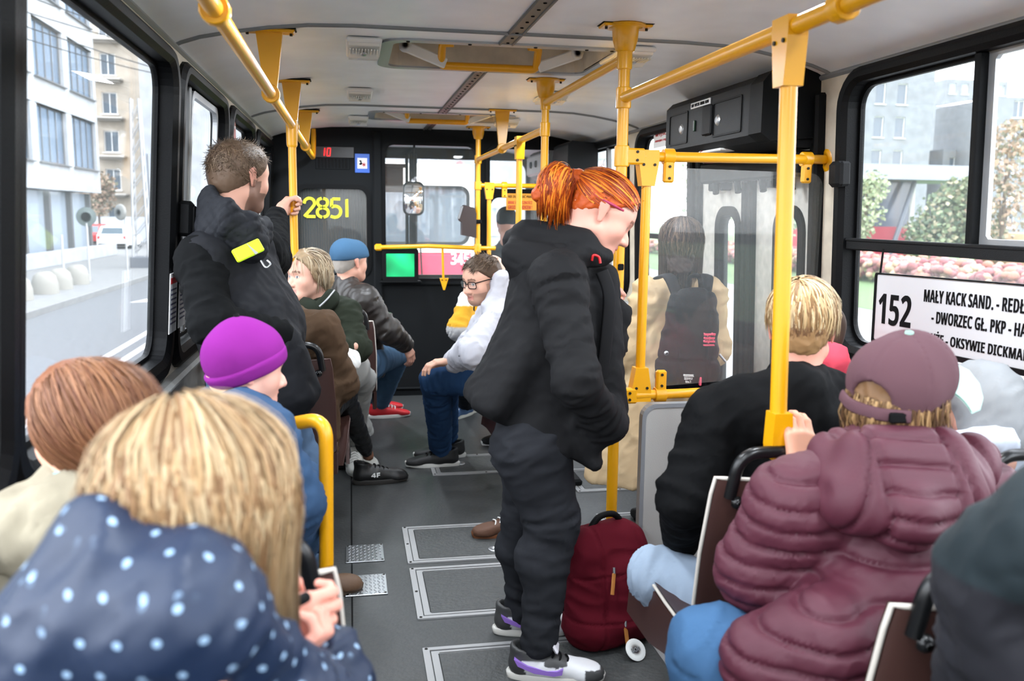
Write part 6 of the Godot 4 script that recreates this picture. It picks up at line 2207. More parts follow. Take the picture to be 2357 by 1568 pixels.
func left_side() -> void:
	# brown coat, head hidden behind the vest
	var J := {head = Vector3(-0.986, 1.149, -3.720), hb = look(Vector3(0.5, -0.1, -0.8)), neck = Vector3(-0.920, 1.013, -3.720), shR = Vector3(-0.744, 0.942, -3.620), shL = Vector3(-0.987, 0.942, -3.860), elR = Vector3(-0.672, 0.715, -3.660), wrR = Vector3(-0.777, 0.532, -3.900), elL = Vector3(-0.950, 0.696, -4.000), wrL = Vector3(-0.843, 0.530, -4.100),
		hipR = Vector3(-0.796, 0.560, -3.700), hipL = Vector3(-0.924, 0.529, -3.850), knR = Vector3(-0.667, 0.577, -4.100), knL = Vector3(-0.727, 0.516, -4.250), anR = Vector3(-0.541, 0.148, -4.520), anL = Vector3(-0.672, 0.159, -4.500)}
	var o := human("passenger in a brown coat and black leather leggings behind the yellow pole", Vector3(J.hipR.x, 0, J.hipR.z))
	var off := o.position
	body(o, J, {skin = lin(0.52, 0.36, 0.28), kind = 1})
	garment(o, "brown_coat", cloth(Color(0.28, 0.215, 0.16), 0.8, 0.3), J, {r = [0.15, 0.14, 0.12], wf = 1.3, hem = 0.14, arm = [0.085, 0.075, 0.055], seed = 41, amp = 0.014, cell = 0.011, caps = [[Vector3(-0.736, 0.691, -3.600), Vector3(-0.722, 0.507, -3.600), 0.06, 0.05]]})
	var leather := mat(Color(0.075, 0.075, 0.08), 0.35)
	var JL := J.duplicate()
	JL.anR = J.anR + (J.knR - J.anR).normalized() * 0.075
	trousers(o, leather, JL, {name = "leggings", r = [0.10, 0.085, 0.062, 0.040], seed = 42, cell = 0.01, amp = 0.010})
	var sh := shoe(o, Vector3(J.anR.x, 0, J.anR.z), Vector3(1, 0, -0.12), mat(Color(0.07, 0.07, 0.075), 0.45), mat(Color(0.16, 0.15, 0.14), 0.6), M.ink, {l = 0.28, tall = 0.115})
	text("4F", 0.046, 0.022, M.white, sh, Transform3D(Basis(Vector3(0, 0, 1), Vector3(0.12, 0.99, 0), Vector3(-1, 0, 0)), Vector3(-0.0465, 0.055, 0.03)), true, "white_lettering", 0.012)
	var b := MB.new()
	b.add(solid(crop(0.01), 0.008))
	var h := put("hair", b.mesh(), mat(Color(0.08, 0.06, 0.05), 0.85), o)
	h.transform = Transform3D(J.hb, J.head - off)

	# woman in the green jacket
	J = {head = Vector3(-0.820, 1.123, -4.300), hb = look(Vector3(-0.78, -0.06, 0.60), Vector3(0, 1, 0)) * sz(1.02), neck = Vector3(-0.787, 0.977, -4.330), shL = Vector3(-0.653, 0.943, -4.200), shR = Vector3(-0.878, 0.916, -4.460), elL = Vector3(-0.595, 0.794, -4.100), wrL = Vector3(-0.674, 0.808, -4.020), elR = Vector3(-0.869, 0.768, -4.300), wrR = Vector3(-0.800, 0.790, -4.150),
		hipL = Vector3(-0.642, 0.647, -4.350), hipR = Vector3(-0.765, 0.614, -4.550), knL = Vector3(-0.610, 0.620, -4.500), knR = Vector3(-0.733, 0.604, -4.600), anL = Vector3(-0.621, 0.198, -4.800), anR = Vector3(-0.565, 0.196, -4.900)}
	J.knL = Vector3(-0.573, 0.572, -4.480)
	o = human("fair-haired woman in a dark green jacket facing backwards beside the yellow pole", Vector3(J.hipL.x, 0, J.hipL.z))
	off = o.position
	body(o, J, {skin = lin(0.84, 0.65, 0.57), kind = 1, lip = Color(0.5, 0.16, 0.15), iris = Color(0.1, 0.14, 0.16), hands = [[hand_at(Vector3(-0.639, 0.814, -4.030), Vector3(-0.9, 0.15, 0.3), Vector3(0, -1, 0.2)), 1, true]]})
	garment(o, "green_jacket", cloth(Color(0.155, 0.175, 0.14), 0.8, 0.3), J, {r = [0.13, 0.13, 0.115], wf = 1.4, hem = 0.0, arm = [0.075, 0.065, 0.052], seed = 44, amp = 0.012, cell = 0.011,
		carves = [[Vector3(-0.802, 1.023, -4.080), Vector3(-0.767, 0.919, -4.020), 0.03, 0.012]]})
	b = MB.new()
	b.tube(curve([Vector3(-0.863, 0.983, -4.280) - off, Vector3(-0.813, 0.984, -4.160) - off, Vector3(-0.770, 0.973, -4.130) - off, Vector3(-0.719, 1.014, -4.120) - off, Vector3(-0.696, 1.051, -4.160) - off], 5), [0.014, 0.016, 0.017, 0.018, 0.018, 0.018, 0.018, 0.018, 0.018, 0.018, 0.018, 0.018, 0.018, 0.018, 0.018, 0.018, 0.018, 0.018, 0.016, 0.015, 0.012], 8, true, 2.2, Vector3.UP)
	put("stand_collar", b.mesh(), cloth(Color(0.14, 0.16, 0.13), 0.8, 0.3), o)
	b = MB.new()
	b.tube(curve([Vector3(-0.695, 1.062, -4.130) - off, Vector3(-0.731, 1.020, -4.100) - off, Vector3(-0.764, 0.990, -4.085) - off], 5), 0.005, 6)
	put("zip", b.mesh(), M.alu, o)
	trousers(o, cloth(Color(0.56, 0.56, 0.55), 0.9, 0.3), J, {r = [0.11, 0.09, 0.07, 0.062], seed = 45, cell = 0.012})
	shoe(o, Vector3(J.anL.x, 0, J.anL.z), Vector3(0.1, 0, 1), mat(Color(0.72, 0.72, 0.70), 0.6), M.white, M.white, {l = 0.26})
	shoe(o, Vector3(J.anR.x, 0, J.anR.z), Vector3(0.3, 0, 1), mat(Color(0.72, 0.72, 0.70), 0.6), M.white, M.white, {l = 0.26})
	var f := crop(0.016, 0.06, -0.06)
	for s in [-1, 1]:
		f.cap(Vector3(s * 0.07, 0.03, -0.01), Vector3(s * 0.072, -0.06, 0.0), 0.028, 0.018, Vector3(0, 0, 1), 1.6)
	f.cap(Vector3(0, -0.03, -0.07), Vector3(0, -0.08, -0.065), 0.055, 0.04, Vector3.RIGHT, 1.3)
	var ash := [lin(0.74, 0.66, 0.54), lin(0.62, 0.53, 0.42), lin(0.80, 0.73, 0.62), lin(0.50, 0.42, 0.33)]
	hair(o, J, f, lin(0.58, 0.50, 0.39), [{c = Vector3(0, 0.025, -0.008), R = Vector3(0.095, 0.096, 0.112), zone = func(u: Vector3) -> bool: return u.y > 0.0 and not (u.z > 0.25 and u.y < 0.75), whorl = Vector3(0.3, 0.9, 0.5), len = [0.08, 0.15], w = [0.0015, 0.003], n = 800, cols = ash, grav = 0.5, jit = 0.08, lift = 0.05, pull = 0.096, hem = -0.07}])
	f = Sdf.new(0.03)
	f.cap(Vector3(-0.05, 0, 0), Vector3(0.06, -0.02, 0.0), 0.055, 0.05)
	f.cap(Vector3(0, -0.02, 0), Vector3(0.07, -0.06, 0.02), 0.05, 0.045)
	var bagn := crease_noise(51, 14.0)
	var bag := later("white_bag", cloth(Color(0.86, 0.86, 0.85), 0.7, 0.2), self, func() -> Array: return solid(f, 0.008, func(p: Vector3, n: Vector3) -> float: return fold(bagn, p, Vector3(0.7, 0.7, 0), 0.008)))
	bag.scale = Vector3.ONE * 0.7
	bag.position = Vector3(-0.662, 0.783, -3.980)
	tag(bag, "crumpled white bag on the lap of the woman in the green jacket", "bag")

	# man in the leather jacket and blue cap
	J = {head = Vector3(-0.622, 1.134, -5.220), hb = look(Vector3(0.78, 0.0, -0.60), Vector3(0, 1, 0)) * sz(1.0), neck = Vector3(-0.651, 1.013, -5.220), shR = Vector3(-0.546, 0.926, -5.050), shL = Vector3(-0.764, 0.962, -5.380), elR = Vector3(-0.399, 0.735, -5.050), wrR = Vector3(-0.304, 0.640, -5.220), elL = Vector3(-0.644, 0.664, -5.500), wrL = Vector3(-0.509, 0.564, -5.600),
		hipR = Vector3(-0.531, 0.537, -5.180), hipL = Vector3(-0.633, 0.501, -5.400), knR = Vector3(-0.325, 0.539, -5.520), knL = Vector3(-0.509, 0.404, -5.700), anR = Vector3(-0.427, 0.114, -6.020), anL = Vector3(-0.463, 0.098, -6.250)}
	o = human("man in a dark leather jacket and blue flat cap on the far left seat", Vector3(J.hipR.x, 0, J.hipR.z))
	off = o.position
	body(o, J, {skin = lin(0.80, 0.60, 0.52), kind = 0, hands = [[hand_at(Vector3(-0.309, 0.650, -5.220), Vector3(0.45, -0.9, -0.1), Vector3(-0.6, -0.3, -0.6)), 1, false]]})
	garment(o, "leather_jacket", grain(mat(Color(0.14, 0.12, 0.105), 0.42), M.fine, 0.3, 12.0), J, {r = [0.145, 0.14, 0.125], wf = 1.35, hem = 0.06, arm = [0.082, 0.07, 0.052], seed = 47, amp = 0.016, cell = 0.011, freq = 7.0})
	trousers(o, cloth(Color(0.26, 0.36, 0.46), 0.85, 0.5, 12.0), J, {name = "jeans", r = [0.115, 0.095, 0.078, 0.062], seed = 48, cell = 0.012, amp = 0.010})
	for s in ["R", "L"]:
		shoe(o, Vector3(J["an" + s].x, 0, J["an" + s].z), Vector3(1, 0, -0.15), mat(Color(0.72, 0.08, 0.12), 0.6), mat(Color(0.85, 0.84, 0.82), 0.6), M.white, {l = 0.28, tall = 0.09})
	var hg := [lin(0.66, 0.64, 0.62), lin(0.56, 0.54, 0.52)]
	hair(o, J, crop(0.005, 0.05, -0.045), lin(0.58, 0.55, 0.52), [], 0.007, 0.002)
	f = Sdf.new(0.02)
	f.cap(Vector3(0, 0.050, -0.035), Vector3(0, 0.046, 0.030), 0.090, 0.085, Vector3.RIGHT, 1.02)
	f.cap(Vector3(0, 0.03, 0.07), Vector3(0, 0.02, 0.125), 0.03, 0.012, Vector3.RIGHT, 2.2)
	f.cut(Vector3(0, -1, 0.1).normalized(), Vector3(0, 0.018, 0.0))
	var hx := Transform3D(J.hb, J.head - off)
	later("flat_cap", cloth(Color(0.24, 0.36, 0.47), 0.9, 0.6), o, func() -> Array:
		var m := MB.new()
		m.add(solid(f, 0.007), hx)
		return m.arrays())


func far_group() -> void:
	# man in the white hoodie
	var J := {head = Vector3(0.045, 1.092, -4.420), hb = look(Vector3(-0.82, -0.24, 0.48), Vector3(-0.05, 1, 0.05)) * sz(1.04), neck = Vector3(0.122, 0.982, -4.440), shL = Vector3(0.118, 0.899, -4.280), shR = Vector3(0.136, 0.893, -4.620), elL = Vector3(-0.044, 0.757, -4.120), wrL = Vector3(-0.114, 0.688, -4.280), elR = Vector3(0.029, 0.693, -4.700), wrR = Vector3(-0.096, 0.635, -4.550),
		hipL = Vector3(0.130, 0.595, -4.360), hipR = Vector3(0.148, 0.562, -4.600), knL = Vector3(-0.187, 0.569, -4.450), knR = Vector3(-0.131, 0.538, -4.660), anL = Vector3(-0.133, 0.110, -4.780), anR = Vector3(-0.075, 0.140, -4.950)}
	var o := human("man with glasses in a white hoodie and blue jeans facing left by the bulkhead", Vector3(J.hipL.x, 0, J.hipL.z))
	var off := o.position
	body(o, J, {skin = lin(0.84, 0.65, 0.56), kind = 0, stubble = 0.45, beard = Color(0.10, 0.06, 0.04), flush = Color(0.62, 0.24, 0.2), gaze = 0.0, hands = [[hand_at(Vector3(-0.119, 0.691, -4.280), Vector3(-0.95, -0.05, 0.0), Vector3(0, -1, 0)), 1, true]]})
	var hm := cloth(Color(0.70, 0.70, 0.73), 0.95, 0.4)
	garment(o, "white_hoodie", hm, J, {r = [0.155, 0.15, 0.13], wf = 1.3, hem = 0.0, arm = [0.085, 0.078, 0.055], seed = 61, amp = 0.014, cell = 0.011, hemdrop = 0.06,
		caps = [[Vector3(0.128, 1.053, -4.400), Vector3(0.164, 0.988, -4.380), 0.055, 0.06], [Vector3(0.153, 1.043, -4.520), Vector3(0.192, 0.976, -4.500), 0.05, 0.055], [Vector3(0.050, 0.963, -4.300), Vector3(0.123, 1.047, -4.340), 0.03, 0.035], [Vector3(0.125, 1.101, -4.360), Vector3(0.201, 1.068, -4.500), 0.045, 0.045]]})
	trousers(o, cloth(Color(0.20, 0.33, 0.50), 0.85, 0.6, 12.0), J, {name = "jeans", r = [0.125, 0.105, 0.085, 0.062], seed = 62, cell = 0.01, amp = 0.011, tint = func(p: Vector3, _n: Vector3) -> Color: return Color.WHITE * (0.8 + 0.35 * sin(p.x * 9.0))})
	for s in ["L", "R"]:
		shoe(o, Vector3(J["an" + s].x + 0.02, 0, J["an" + s].z), Vector3(-1, 0, -0.05), mat(Color(0.10, 0.10, 0.105), 0.6), mat(Color(0.85, 0.85, 0.83), 0.6), M.ink, {l = 0.29, sole = 0.03})
	var br := [lin(0.36, 0.29, 0.23), lin(0.28, 0.22, 0.17), lin(0.45, 0.37, 0.30)]
	hair(o, J, crop(0.008, 0.058, -0.02), lin(0.30, 0.24, 0.19), [{c = Vector3(0, 0.03, -0.006), R = Vector3(0.084, 0.086, 0.105), zone = func(u: Vector3) -> bool: return u.y > 0.45 and u.z < 0.72, whorl = Vector3(0, 0.4, -0.9), len = [0.025, 0.04], seg = 4, w = [0.001, 0.002], n = 900, cols = br, grav = 0.0, jit = 0.15, lift = 0.06}], 0.006, 0.002)
	var gl := put("glasses", null, M.ink, o)
	gl.transform = Transform3D(J.hb, J.head - off)
	var b := MB.new()
	for s in [-1.0, 1.0]:
		var lp := []
		for p in rr(s * 0.032 - 0.024, -0.021, s * 0.032 + 0.024, 0.013, 0.012, 4):
			lp.append(Vector3(p.x, p.y, 0.101 - absf(p.x) * 0.25))
		lp.append(lp[0])
		b.tube(lp, 0.0022, 6)
		b.tube([Vector3(s * 0.056, 0.008, 0.087), Vector3(s * 0.079, 0.010, 0.03), Vector3(s * 0.083, 0.006, -0.012)], 0.0024, 6)
	b.tube([Vector3(-0.009, 0.002, 0.101), Vector3(0, 0.006, 0.106), Vector3(0.009, 0.002, 0.101)], 0.002, 6)
	gl.mesh = b.mesh()
	b = MB.new()
	for s in [-1.0, 1.0]:
		b.ext(rr(s * 0.032 - 0.023, -0.020, s * 0.032 + 0.023, 0.012, 0.011, 4), 0.0925, 0.0935)
	put("lenses", b.mesh(), M.glass, gl)
	b = MB.new()
	b.tube([Vector3(-0.110, 0.699, -4.245) - off, Vector3(-0.129, 0.691, -4.250) - off], 0.042, 14)
	put("watch_strap", b.mesh(), M.ink, o)

	# passenger behind him, mostly hidden
	J = {head = Vector3(0.218, 1.064, -5.300), hb = look(Vector3(-0.8, -0.1, 0.2)), neck = Vector3(0.246, 0.897, -5.300), shL = Vector3(0.210, 0.807, -5.150), shR = Vector3(0.252, 0.765, -5.500), elL = Vector3(-0.004, 0.755, -5.000), wrL = Vector3(0.047, 0.922, -5.060), elR = Vector3(0.126, 0.597, -5.500), wrR = Vector3(0.057, 0.502, -5.400),
		hipL = Vector3(0.274, 0.531, -5.200), hipR = Vector3(0.317, 0.488, -5.450), knL = Vector3(0.065, 0.482, -5.350), knR = Vector3(0.098, 0.456, -5.500), anL = Vector3(0.164, 0.070, -6.000), anR = Vector3(0.225, 0.047, -6.100)}
	o = human("passenger hidden behind the man in the white hoodie, mustard and grey sleeve raised", Vector3(J.hipL.x, 0, J.hipL.z))
	off = o.position
	body(o, J, {skin = lin(0.84, 0.65, 0.57), kind = 1, hands = [[hand_at(Vector3(0.050, 0.943, -5.050), Vector3(0.1, 1, 0.05), Vector3(0.9, 0, -0.3)), 1, true]]})
	var ey: Vector3 = J.elL
	garment(o, "mustard_jacket", vmat(0.9), J, {r = [0.12, 0.12, 0.11], wf = 1.35, hem = 0.05, arm = [0.07, 0.065, 0.05], seed = 65, cell = 0.012, tint = func(p: Vector3, _n: Vector3) -> Color:
		if p.y < ey.y + 0.02: return lin(0.70, 0.70, 0.70)
		if p.y > ey.y + 0.135 and p.x < ey.x + 0.12: return lin(0.85, 0.85, 0.84)
		return lin(0.78, 0.58, 0.13)})
	trousers(o, cloth(Color(0.15, 0.16, 0.18)), J, {r = [0.10, 0.085, 0.065, 0.05], cell = 0.014})
	for s in ["L", "R"]:
		shoe(o, Vector3(J["an" + s].x, 0, J["an" + s].z), Vector3(-0.6, 0, 0.6), mat(Color(0.30, 0.42, 0.58), 0.6), mat(Color(0.84, 0.84, 0.80), 0.6), M.white)

	# man in the flat-topped black cap behind the screen
	J = {head = Vector3(0.683, 1.345, -7.300), hb = look(Vector3(0.1, 0, -1)), neck = Vector3(0.685, 1.162, -7.300), shL = Vector3(0.477, 1.015, -7.300), shR = Vector3(0.910, 1.015, -7.300), elL = Vector3(0.442, 0.701, -7.300), wrL = Vector3(0.497, 0.426, -7.400), elR = Vector3(0.953, 0.698, -7.300), wrR = Vector3(0.940, 0.420, -7.400),
		hipL = Vector3(0.595, 0.438, -7.300), hipR = Vector3(0.804, 0.435, -7.300), knL = Vector3(0.598, 0.097, -7.300), knR = Vector3(0.808, 0.092, -7.300), anL = Vector3(0.608, -0.105, -7.350), anR = Vector3(0.821, -0.111, -7.350)}
	for s in ["L", "R"]: J["an" + s].y = 0.07; J["kn" + s].y = 0.36
	o = human("man in a black cap seen from behind through the screen by the front door", Vector3(J.head.x, 0, J.head.z))
	off = o.position
	body(o, J, {skin = lin(0.72, 0.54, 0.47), kind = 0})
	garment(o, "dark_jacket", cloth(Color(0.11, 0.115, 0.13)), J, {cell = 0.018, seed = 67})
	trousers(o, cloth(Color(0.12, 0.12, 0.14)), J, {cell = 0.02})
	var f := Sdf.new(0.02)
	f.cap(Vector3(0, 0.03, -0.025), Vector3(0, 0.06, 0.02), 0.088, 0.086)
	f.cap(Vector3(0, 0.035, 0.08), Vector3(0, 0.03, 0.13), 0.02, 0.012, Vector3.RIGHT, 2.6)
	f.cut(Vector3(0, -1, 0.2).normalized(), Vector3(0, 0.005, 0.0))
	var hx := Transform3D(J.hb, J.head - off)
	later("cap", cloth(Color(0.09, 0.10, 0.12)), o, func() -> Array:
		var m := MB.new()
		m.add(solid(f, 0.01), hx)
		return m.arrays())


func door_woman() -> void:
	var J := {head = Vector3(0.802, 1.309, -3.620), hb = look(Vector3(0.36, -0.05, -0.93)) * sz(0.96), neck = Vector3(0.797, 1.155, -3.600), shL = Vector3(0.659, 1.078, -3.620), shR = Vector3(0.924, 1.084, -3.580), elL = Vector3(0.594, 0.829, -3.620), wrL = Vector3(0.728, 0.687, -3.850), elR = Vector3(0.952, 0.849, -3.580), wrR = Vector3(1.000, 0.690, -3.800),
		hipL = Vector3(0.703, 0.674, -3.600), hipR = Vector3(0.866, 0.670, -3.600), knL = Vector3(0.701, 0.457, -3.600), knR = Vector3(0.845, 0.452, -3.600), anL = Vector3(0.710, 0.127, -3.620), anR = Vector3(0.838, 0.128, -3.600)}
	for s in ["L", "R"]: J["an" + s].y = 0.08
	var o := human("dark-haired woman in a long beige coat standing at the middle door with her back turned", Vector3(J.head.x, 0, J.head.z))
	var off := o.position
	body(o, J, {skin = lin(0.82, 0.64, 0.56), kind = 1})
	garment(o, "beige_coat", cloth(Color(0.70, 0.61, 0.48), 0.85, 0.4), J, {r = [0.16, 0.125, 0.105], wf = 1.35, hem = 0.40, arm = [0.072, 0.075, 0.042], seed = 71, amp = 0.014, cell = 0.011, freq = 6.0, hemshift = Vector3(-0.17, 0, 0), cuthem = false, cuts = [[Vector3(0.12, -1, 0), Vector3(0.544, 0.265, -3.500)]],
		caps = [[Vector3(0.616, 0.667, -3.550), Vector3(0.554, 0.235, -3.500), 0.06, 0.08, Vector3(0.3, 0, 1), 1.5]]})
	trousers(o, cloth(Color(0.13, 0.13, 0.15)), J, {r = [0.10, 0.08, 0.06, 0.05], cell = 0.016})
	for s in ["L", "R"]:
		shoe(o, Vector3(J["an" + s].x, 0, J["an" + s].z), Vector3(0, 0, -1), M.dark, M.ink, null)
	var f := crop(0.014, 0.06, -0.09)
	f.cap(Vector3(0, -0.01, -0.045), Vector3(0, -0.12, -0.055), 0.072, 0.058, Vector3.RIGHT, 1.15)
	var dk := [lin(0.24, 0.19, 0.17), lin(0.18, 0.14, 0.13), lin(0.32, 0.26, 0.22), lin(0.42, 0.34, 0.28)]
	hair(o, J, f, lin(0.19, 0.15, 0.13), [{c = Vector3(0, 0.02, -0.012), R = Vector3(0.092, 0.096, 0.11), zone = func(u: Vector3) -> bool: return u.y > -0.1 and not (u.z > 0.5 and u.y < 0.5), whorl = Vector3(0, 0.9, 0.1), len = [0.18, 0.28], w = [0.0012, 0.0025], n = 1300, cols = dk, grav = 0.9, jit = 0.05, lift = 0.05, seg = 9, pull = 0.095}])
	# backpack she wears
	var bp := base("backpack", "black backpack with a small pink patch on the back of the woman in beige", "backpack", Vector3(0.733, 0.703, -3.360))
	bp.rotation.y = -0.1
	f = Sdf.new(0.05)
	f.cap(Vector3(-0.045, 0.10, 0), Vector3(-0.03, 0.36, 0.02), 0.075, 0.05)
	f.cap(Vector3(0.07, 0.09, 0), Vector3(0.065, 0.36, 0.02), 0.07, 0.05)
	f.cap(Vector3(-0.06, 0.06, 0.03), Vector3(0.09, 0.06, 0.03), 0.055, 0.05)
	f.cap(Vector3(0.015, 0.1, 0.04), Vector3(0.02, 0.38, 0.03), 0.06, 0.05, Vector3.RIGHT, 1.5)
	var bn := crease_noise(73, 10.0)
	var bm := cloth(Color(0.07, 0.074, 0.085), 0.6, 0.5, 14.0)
	later("bag_body", bm, bp, func() -> Array: return solid(f, 0.008, func(p: Vector3, _n: Vector3) -> float:
		return fold(bn, p, Vector3(0.4, 0.9, 0).normalized(), 0.010) - 0.006 * exp(-pow((p.y - 0.14) / 0.006, 2)) - 0.006 * exp(-pow((absf(p.x - 0.015) - 0.06) / 0.006, 2))))
	for s in [-1.0, 1.0]:
		var b := MB.new()
		b.tube(curve([Vector3(0.02 + s * 0.05, 0.38, 0.0), Vector3(0.02 + s * 0.08, 0.47, -0.06), Vector3(0.02 + s * 0.10, 0.46, -0.16)], 5), 0.028, 8, true, 0.3, Vector3(0, 0.7, 0.7))
		put("shoulder_strap", b.mesh(), bm, bp)
	var b := MB.new()
	b.tube(curve([Vector3(0.0, 0.40, 0.0), Vector3(0.005, 0.47, 0.01), Vector3(0.045, 0.475, 0.01), Vector3(0.06, 0.40, 0.0)], 5), 0.010, 8)
	put("carry_loop", b.mesh(), M.ink, bp)
	var pink := mat(Color(0.90, 0.35, 0.45), 0.6)
	var k := 0
	for s in ["Superdry", "Outdoor", "Originals", "URBANGEAR"]:
		text(s, [0.048, 0.045, 0.047, 0.045][k], [0.013, 0.011, 0.013, 0.006][k], pink, bp, Transform3D(Basis(Vector3.UP, 0.15), Vector3(0.068, 0.252 - k * 0.0145, 0.110 - 0.001 * k)), true, "pink_lettering", 0.012)
		k += 1
	k = 0
	for s in ["ORIGINAL", "SUPPLY", "No.1"]:
		text(s, [0.04, 0.032, 0.02][k], 0.009, M.white, bp, Transform3D(Basis(), Vector3(-0.01, 0.085 - k * 0.013, 0.105 - 0.003 * k)), true, "white_lettering", 0.02)
		k += 1
	b = MB.new()
	b.box(Vector3(0.04, 0.06, 0.10), Vector3(0.008, 0.035, 0.02), 0.002)
	put("pink_tab", b.mesh(), pink, bp)
	b = MB.new()
	b.lathe([[0.0, 0.006], [0.008, 0.004], [0.01, 0.0]], Transform3D(Basis(Vector3(1, 0, 0), PI / 2), Vector3(-0.095, 0.17, 0.07)), 12)
	put("snap_button", b.mesh(), M.steel, bp)
	b = MB.new()
	b.tube([Vector3(0.135, 0.16, 0.04), Vector3(0.16, 0.13, 0.05)], 0.005, 6)
	put("zip_pull", b.mesh(), M.alu, bp)


func right_side() -> void:
	# blond boy in black
	var J := {head = Vector3(0.522, 1.140, -2.050), hb = look(Vector3(0.46, -0.10, -0.88)) * sz(0.98), neck = Vector3(0.502, 1.002, -2.030), shL = Vector3(0.293, 0.919, -2.020), shR = Vector3(0.693, 0.912, -2.020), elL = Vector3(0.198, 0.731, -1.980), wrL = Vector3(0.265, 0.545, -2.160), elR = Vector3(0.766, 0.697, -2.000), wrR = Vector3(0.790, 0.486, -2.200),
		hipL = Vector3(0.369, 0.438, -1.940), hipR = Vector3(0.575, 0.423, -1.940), knL = Vector3(0.194, 0.443, -2.160), knR = Vector3(0.701, 0.299, -2.400), anL = Vector3(0.410, 0.045, -2.300), anR = Vector3(0.650, -0.027, -2.500)}
	for s in ["L", "R"]: J["an" + s].y = 0.08
	var o := human("blond boy in a black jacket and light jeans on the right aisle seat", Vector3(J.head.x, 0, J.head.z))
	var off := o.position
	body(o, J, {skin = lin(0.86, 0.62, 0.54), kind = 0, flush = Color(0.7, 0.22, 0.17)})
	garment(o, "black_jacket", cloth(Color(0.05, 0.052, 0.057), 0.85, 0.4), J, {r = [0.125, 0.125, 0.115], wf = 1.4, hem = 0.04, arm = [0.080, 0.072, 0.05], seed = 81, amp = 0.013, cell = 0.01,
		caps = [[Vector3(0.324, 0.977, -1.980), Vector3(0.448, 1.006, -1.930), 0.05, 0.055], [Vector3(0.448, 1.006, -1.930), Vector3(0.608, 0.982, -2.000), 0.055, 0.045], [Vector3(0.371, 0.937, -1.930), Vector3(0.529, 0.924, -1.920), 0.06, 0.06]]})
	trousers(o, cloth(Color(0.58, 0.64, 0.71), 0.85, 0.5, 12.0), J, {name = "light_jeans", r = [0.105, 0.09, 0.075, 0.055], seed = 82, cell = 0.009, amp = 0.010})
	for s in ["L", "R"]:
		shoe(o, Vector3(J["an" + s].x, 0, J["an" + s].z), Vector3(0.1, 0, -1), M.dark, M.ink, M.ink)
	var bl := [lin(0.80, 0.68, 0.50), lin(0.68, 0.54, 0.37), lin(0.88, 0.78, 0.62), lin(0.55, 0.42, 0.28)]
	var f := crop(0.006, 0.06, -0.04)
	f.cap(Vector3(0, 0.042, -0.03), Vector3(0, 0.046, 0.02), 0.080, 0.078)
	hair(o, J, f, lin(0.58, 0.45, 0.31), [{c = Vector3(0, 0.036, -0.008), R = Vector3(0.088, 0.097, 0.109), zone = func(u: Vector3) -> bool: return u.y > 0.1 and not (u.z > 0.6 and u.y < 0.4), whorl = Vector3(0.15, 0.85, -0.35), len = [0.08, 0.12], w = [0.0014, 0.003], n = 1500, cols = bl, grav = 0.4, jit = 0.07, lift = 0.05, pull = 0.089, hem = 0.004},
		{c = Vector3(0, 0.02, -0.012), R = Vector3(0.083, 0.09, 0.103), zone = func(u: Vector3) -> bool: return u.y < 0.1 and u.y > -0.62 and u.z < -0.1, whorl = Vector3(0, 1, 0), len = [0.01, 0.018], seg = 3, w = [0.0006, 0.001], n = 900, cols = [lin(0.62, 0.47, 0.35), lin(0.5, 0.37, 0.27)], grav = 0.6, jit = 0.2, lift = 0.02}])
	# passenger in pink in front of him
	J = {head = Vector3(0.970, 1.028, -2.750), hb = look(Vector3(0, -0.1, -1)) * sz(0.95), neck = Vector3(0.976, 0.934, -2.720), shL = Vector3(0.810, 0.835, -2.700), shR = Vector3(1.086, 0.835, -2.700), elL = Vector3(0.804, 0.652, -2.700), wrL = Vector3(0.897, 0.525, -2.800), elR = Vector3(1.141, 0.655, -2.700), wrR = Vector3(1.172, 0.514, -2.800), hipL = Vector3(0.875, 0.475, -2.660), hipR = Vector3(1.039, 0.467, -2.660)}
	o = human("passenger in a coral pink jacket, only a shoulder showing beside the blond boy's ear", Vector3(J.head.x, 0, J.head.z))
	off = o.position
	body(o, J, {skin = lin(0.85, 0.65, 0.57), kind = 1})
	garment(o, "pink_jacket", cloth(Color(0.90, 0.33, 0.40), 0.8, 0.3), J, {cell = 0.012, seed = 84, caps = [[Vector3(0.944, 0.962, -2.600), Vector3(0.983, 0.921, -2.620), 0.055, 0.05]]})
	var hb := MB.new()
	hb.add(solid(crop(0.012, 0.06, -0.06), 0.008))
	put("hair", hb.mesh(), mat(Color(0.26, 0.19, 0.14), 0.85), o).transform = Transform3D(J.hb, J.head - off)

	# woman in the maroon puffer and cap
	J = {head = Vector3(0.472, 1.066, -1.550), hb = look(Vector3(0.90, 0.04, -0.42), Vector3(0.0, 1, 0.12)), neck = Vector3(0.453, 0.986, -1.520), shL = Vector3(0.236, 0.858, -1.520), shR = Vector3(0.644, 0.842, -1.520), elL = Vector3(0.185, 0.714, -1.560), wrL = Vector3(0.339, 0.846, -1.700), elR = Vector3(0.730, 0.636, -1.500), wrR = Vector3(0.861, 0.490, -1.750),
		hipL = Vector3(0.30, 0.5, -1.34), hipR = Vector3(0.52, 0.5, -1.34), knL = Vector3(0.076, 0.570, -1.520), knR = Vector3(0.40, 0.54, -1.72), anL = Vector3(0.123, 0.322, -1.600), anR = Vector3(0.42, 0.08, -1.6)}
	J.anL.y = 0.08
	o = human("woman in a maroon puffer jacket and mauve cap holding the seat in front", Vector3(0.42, 0, -1.45))
	off = o.position
	body(o, J, {skin = lin(0.80, 0.58, 0.48), kind = 1, hands = [[hand_at(Vector3(0.344, 0.870, -1.700), Vector3(0.12, 0.85, -0.35), Vector3(0, -0.35, -0.9), 0.9), 1, true]]})
	var mm := mat(Color(0.30, 0.10, 0.165), 0.62)
	grain(mm, M.fine, 0.3, 10.0)
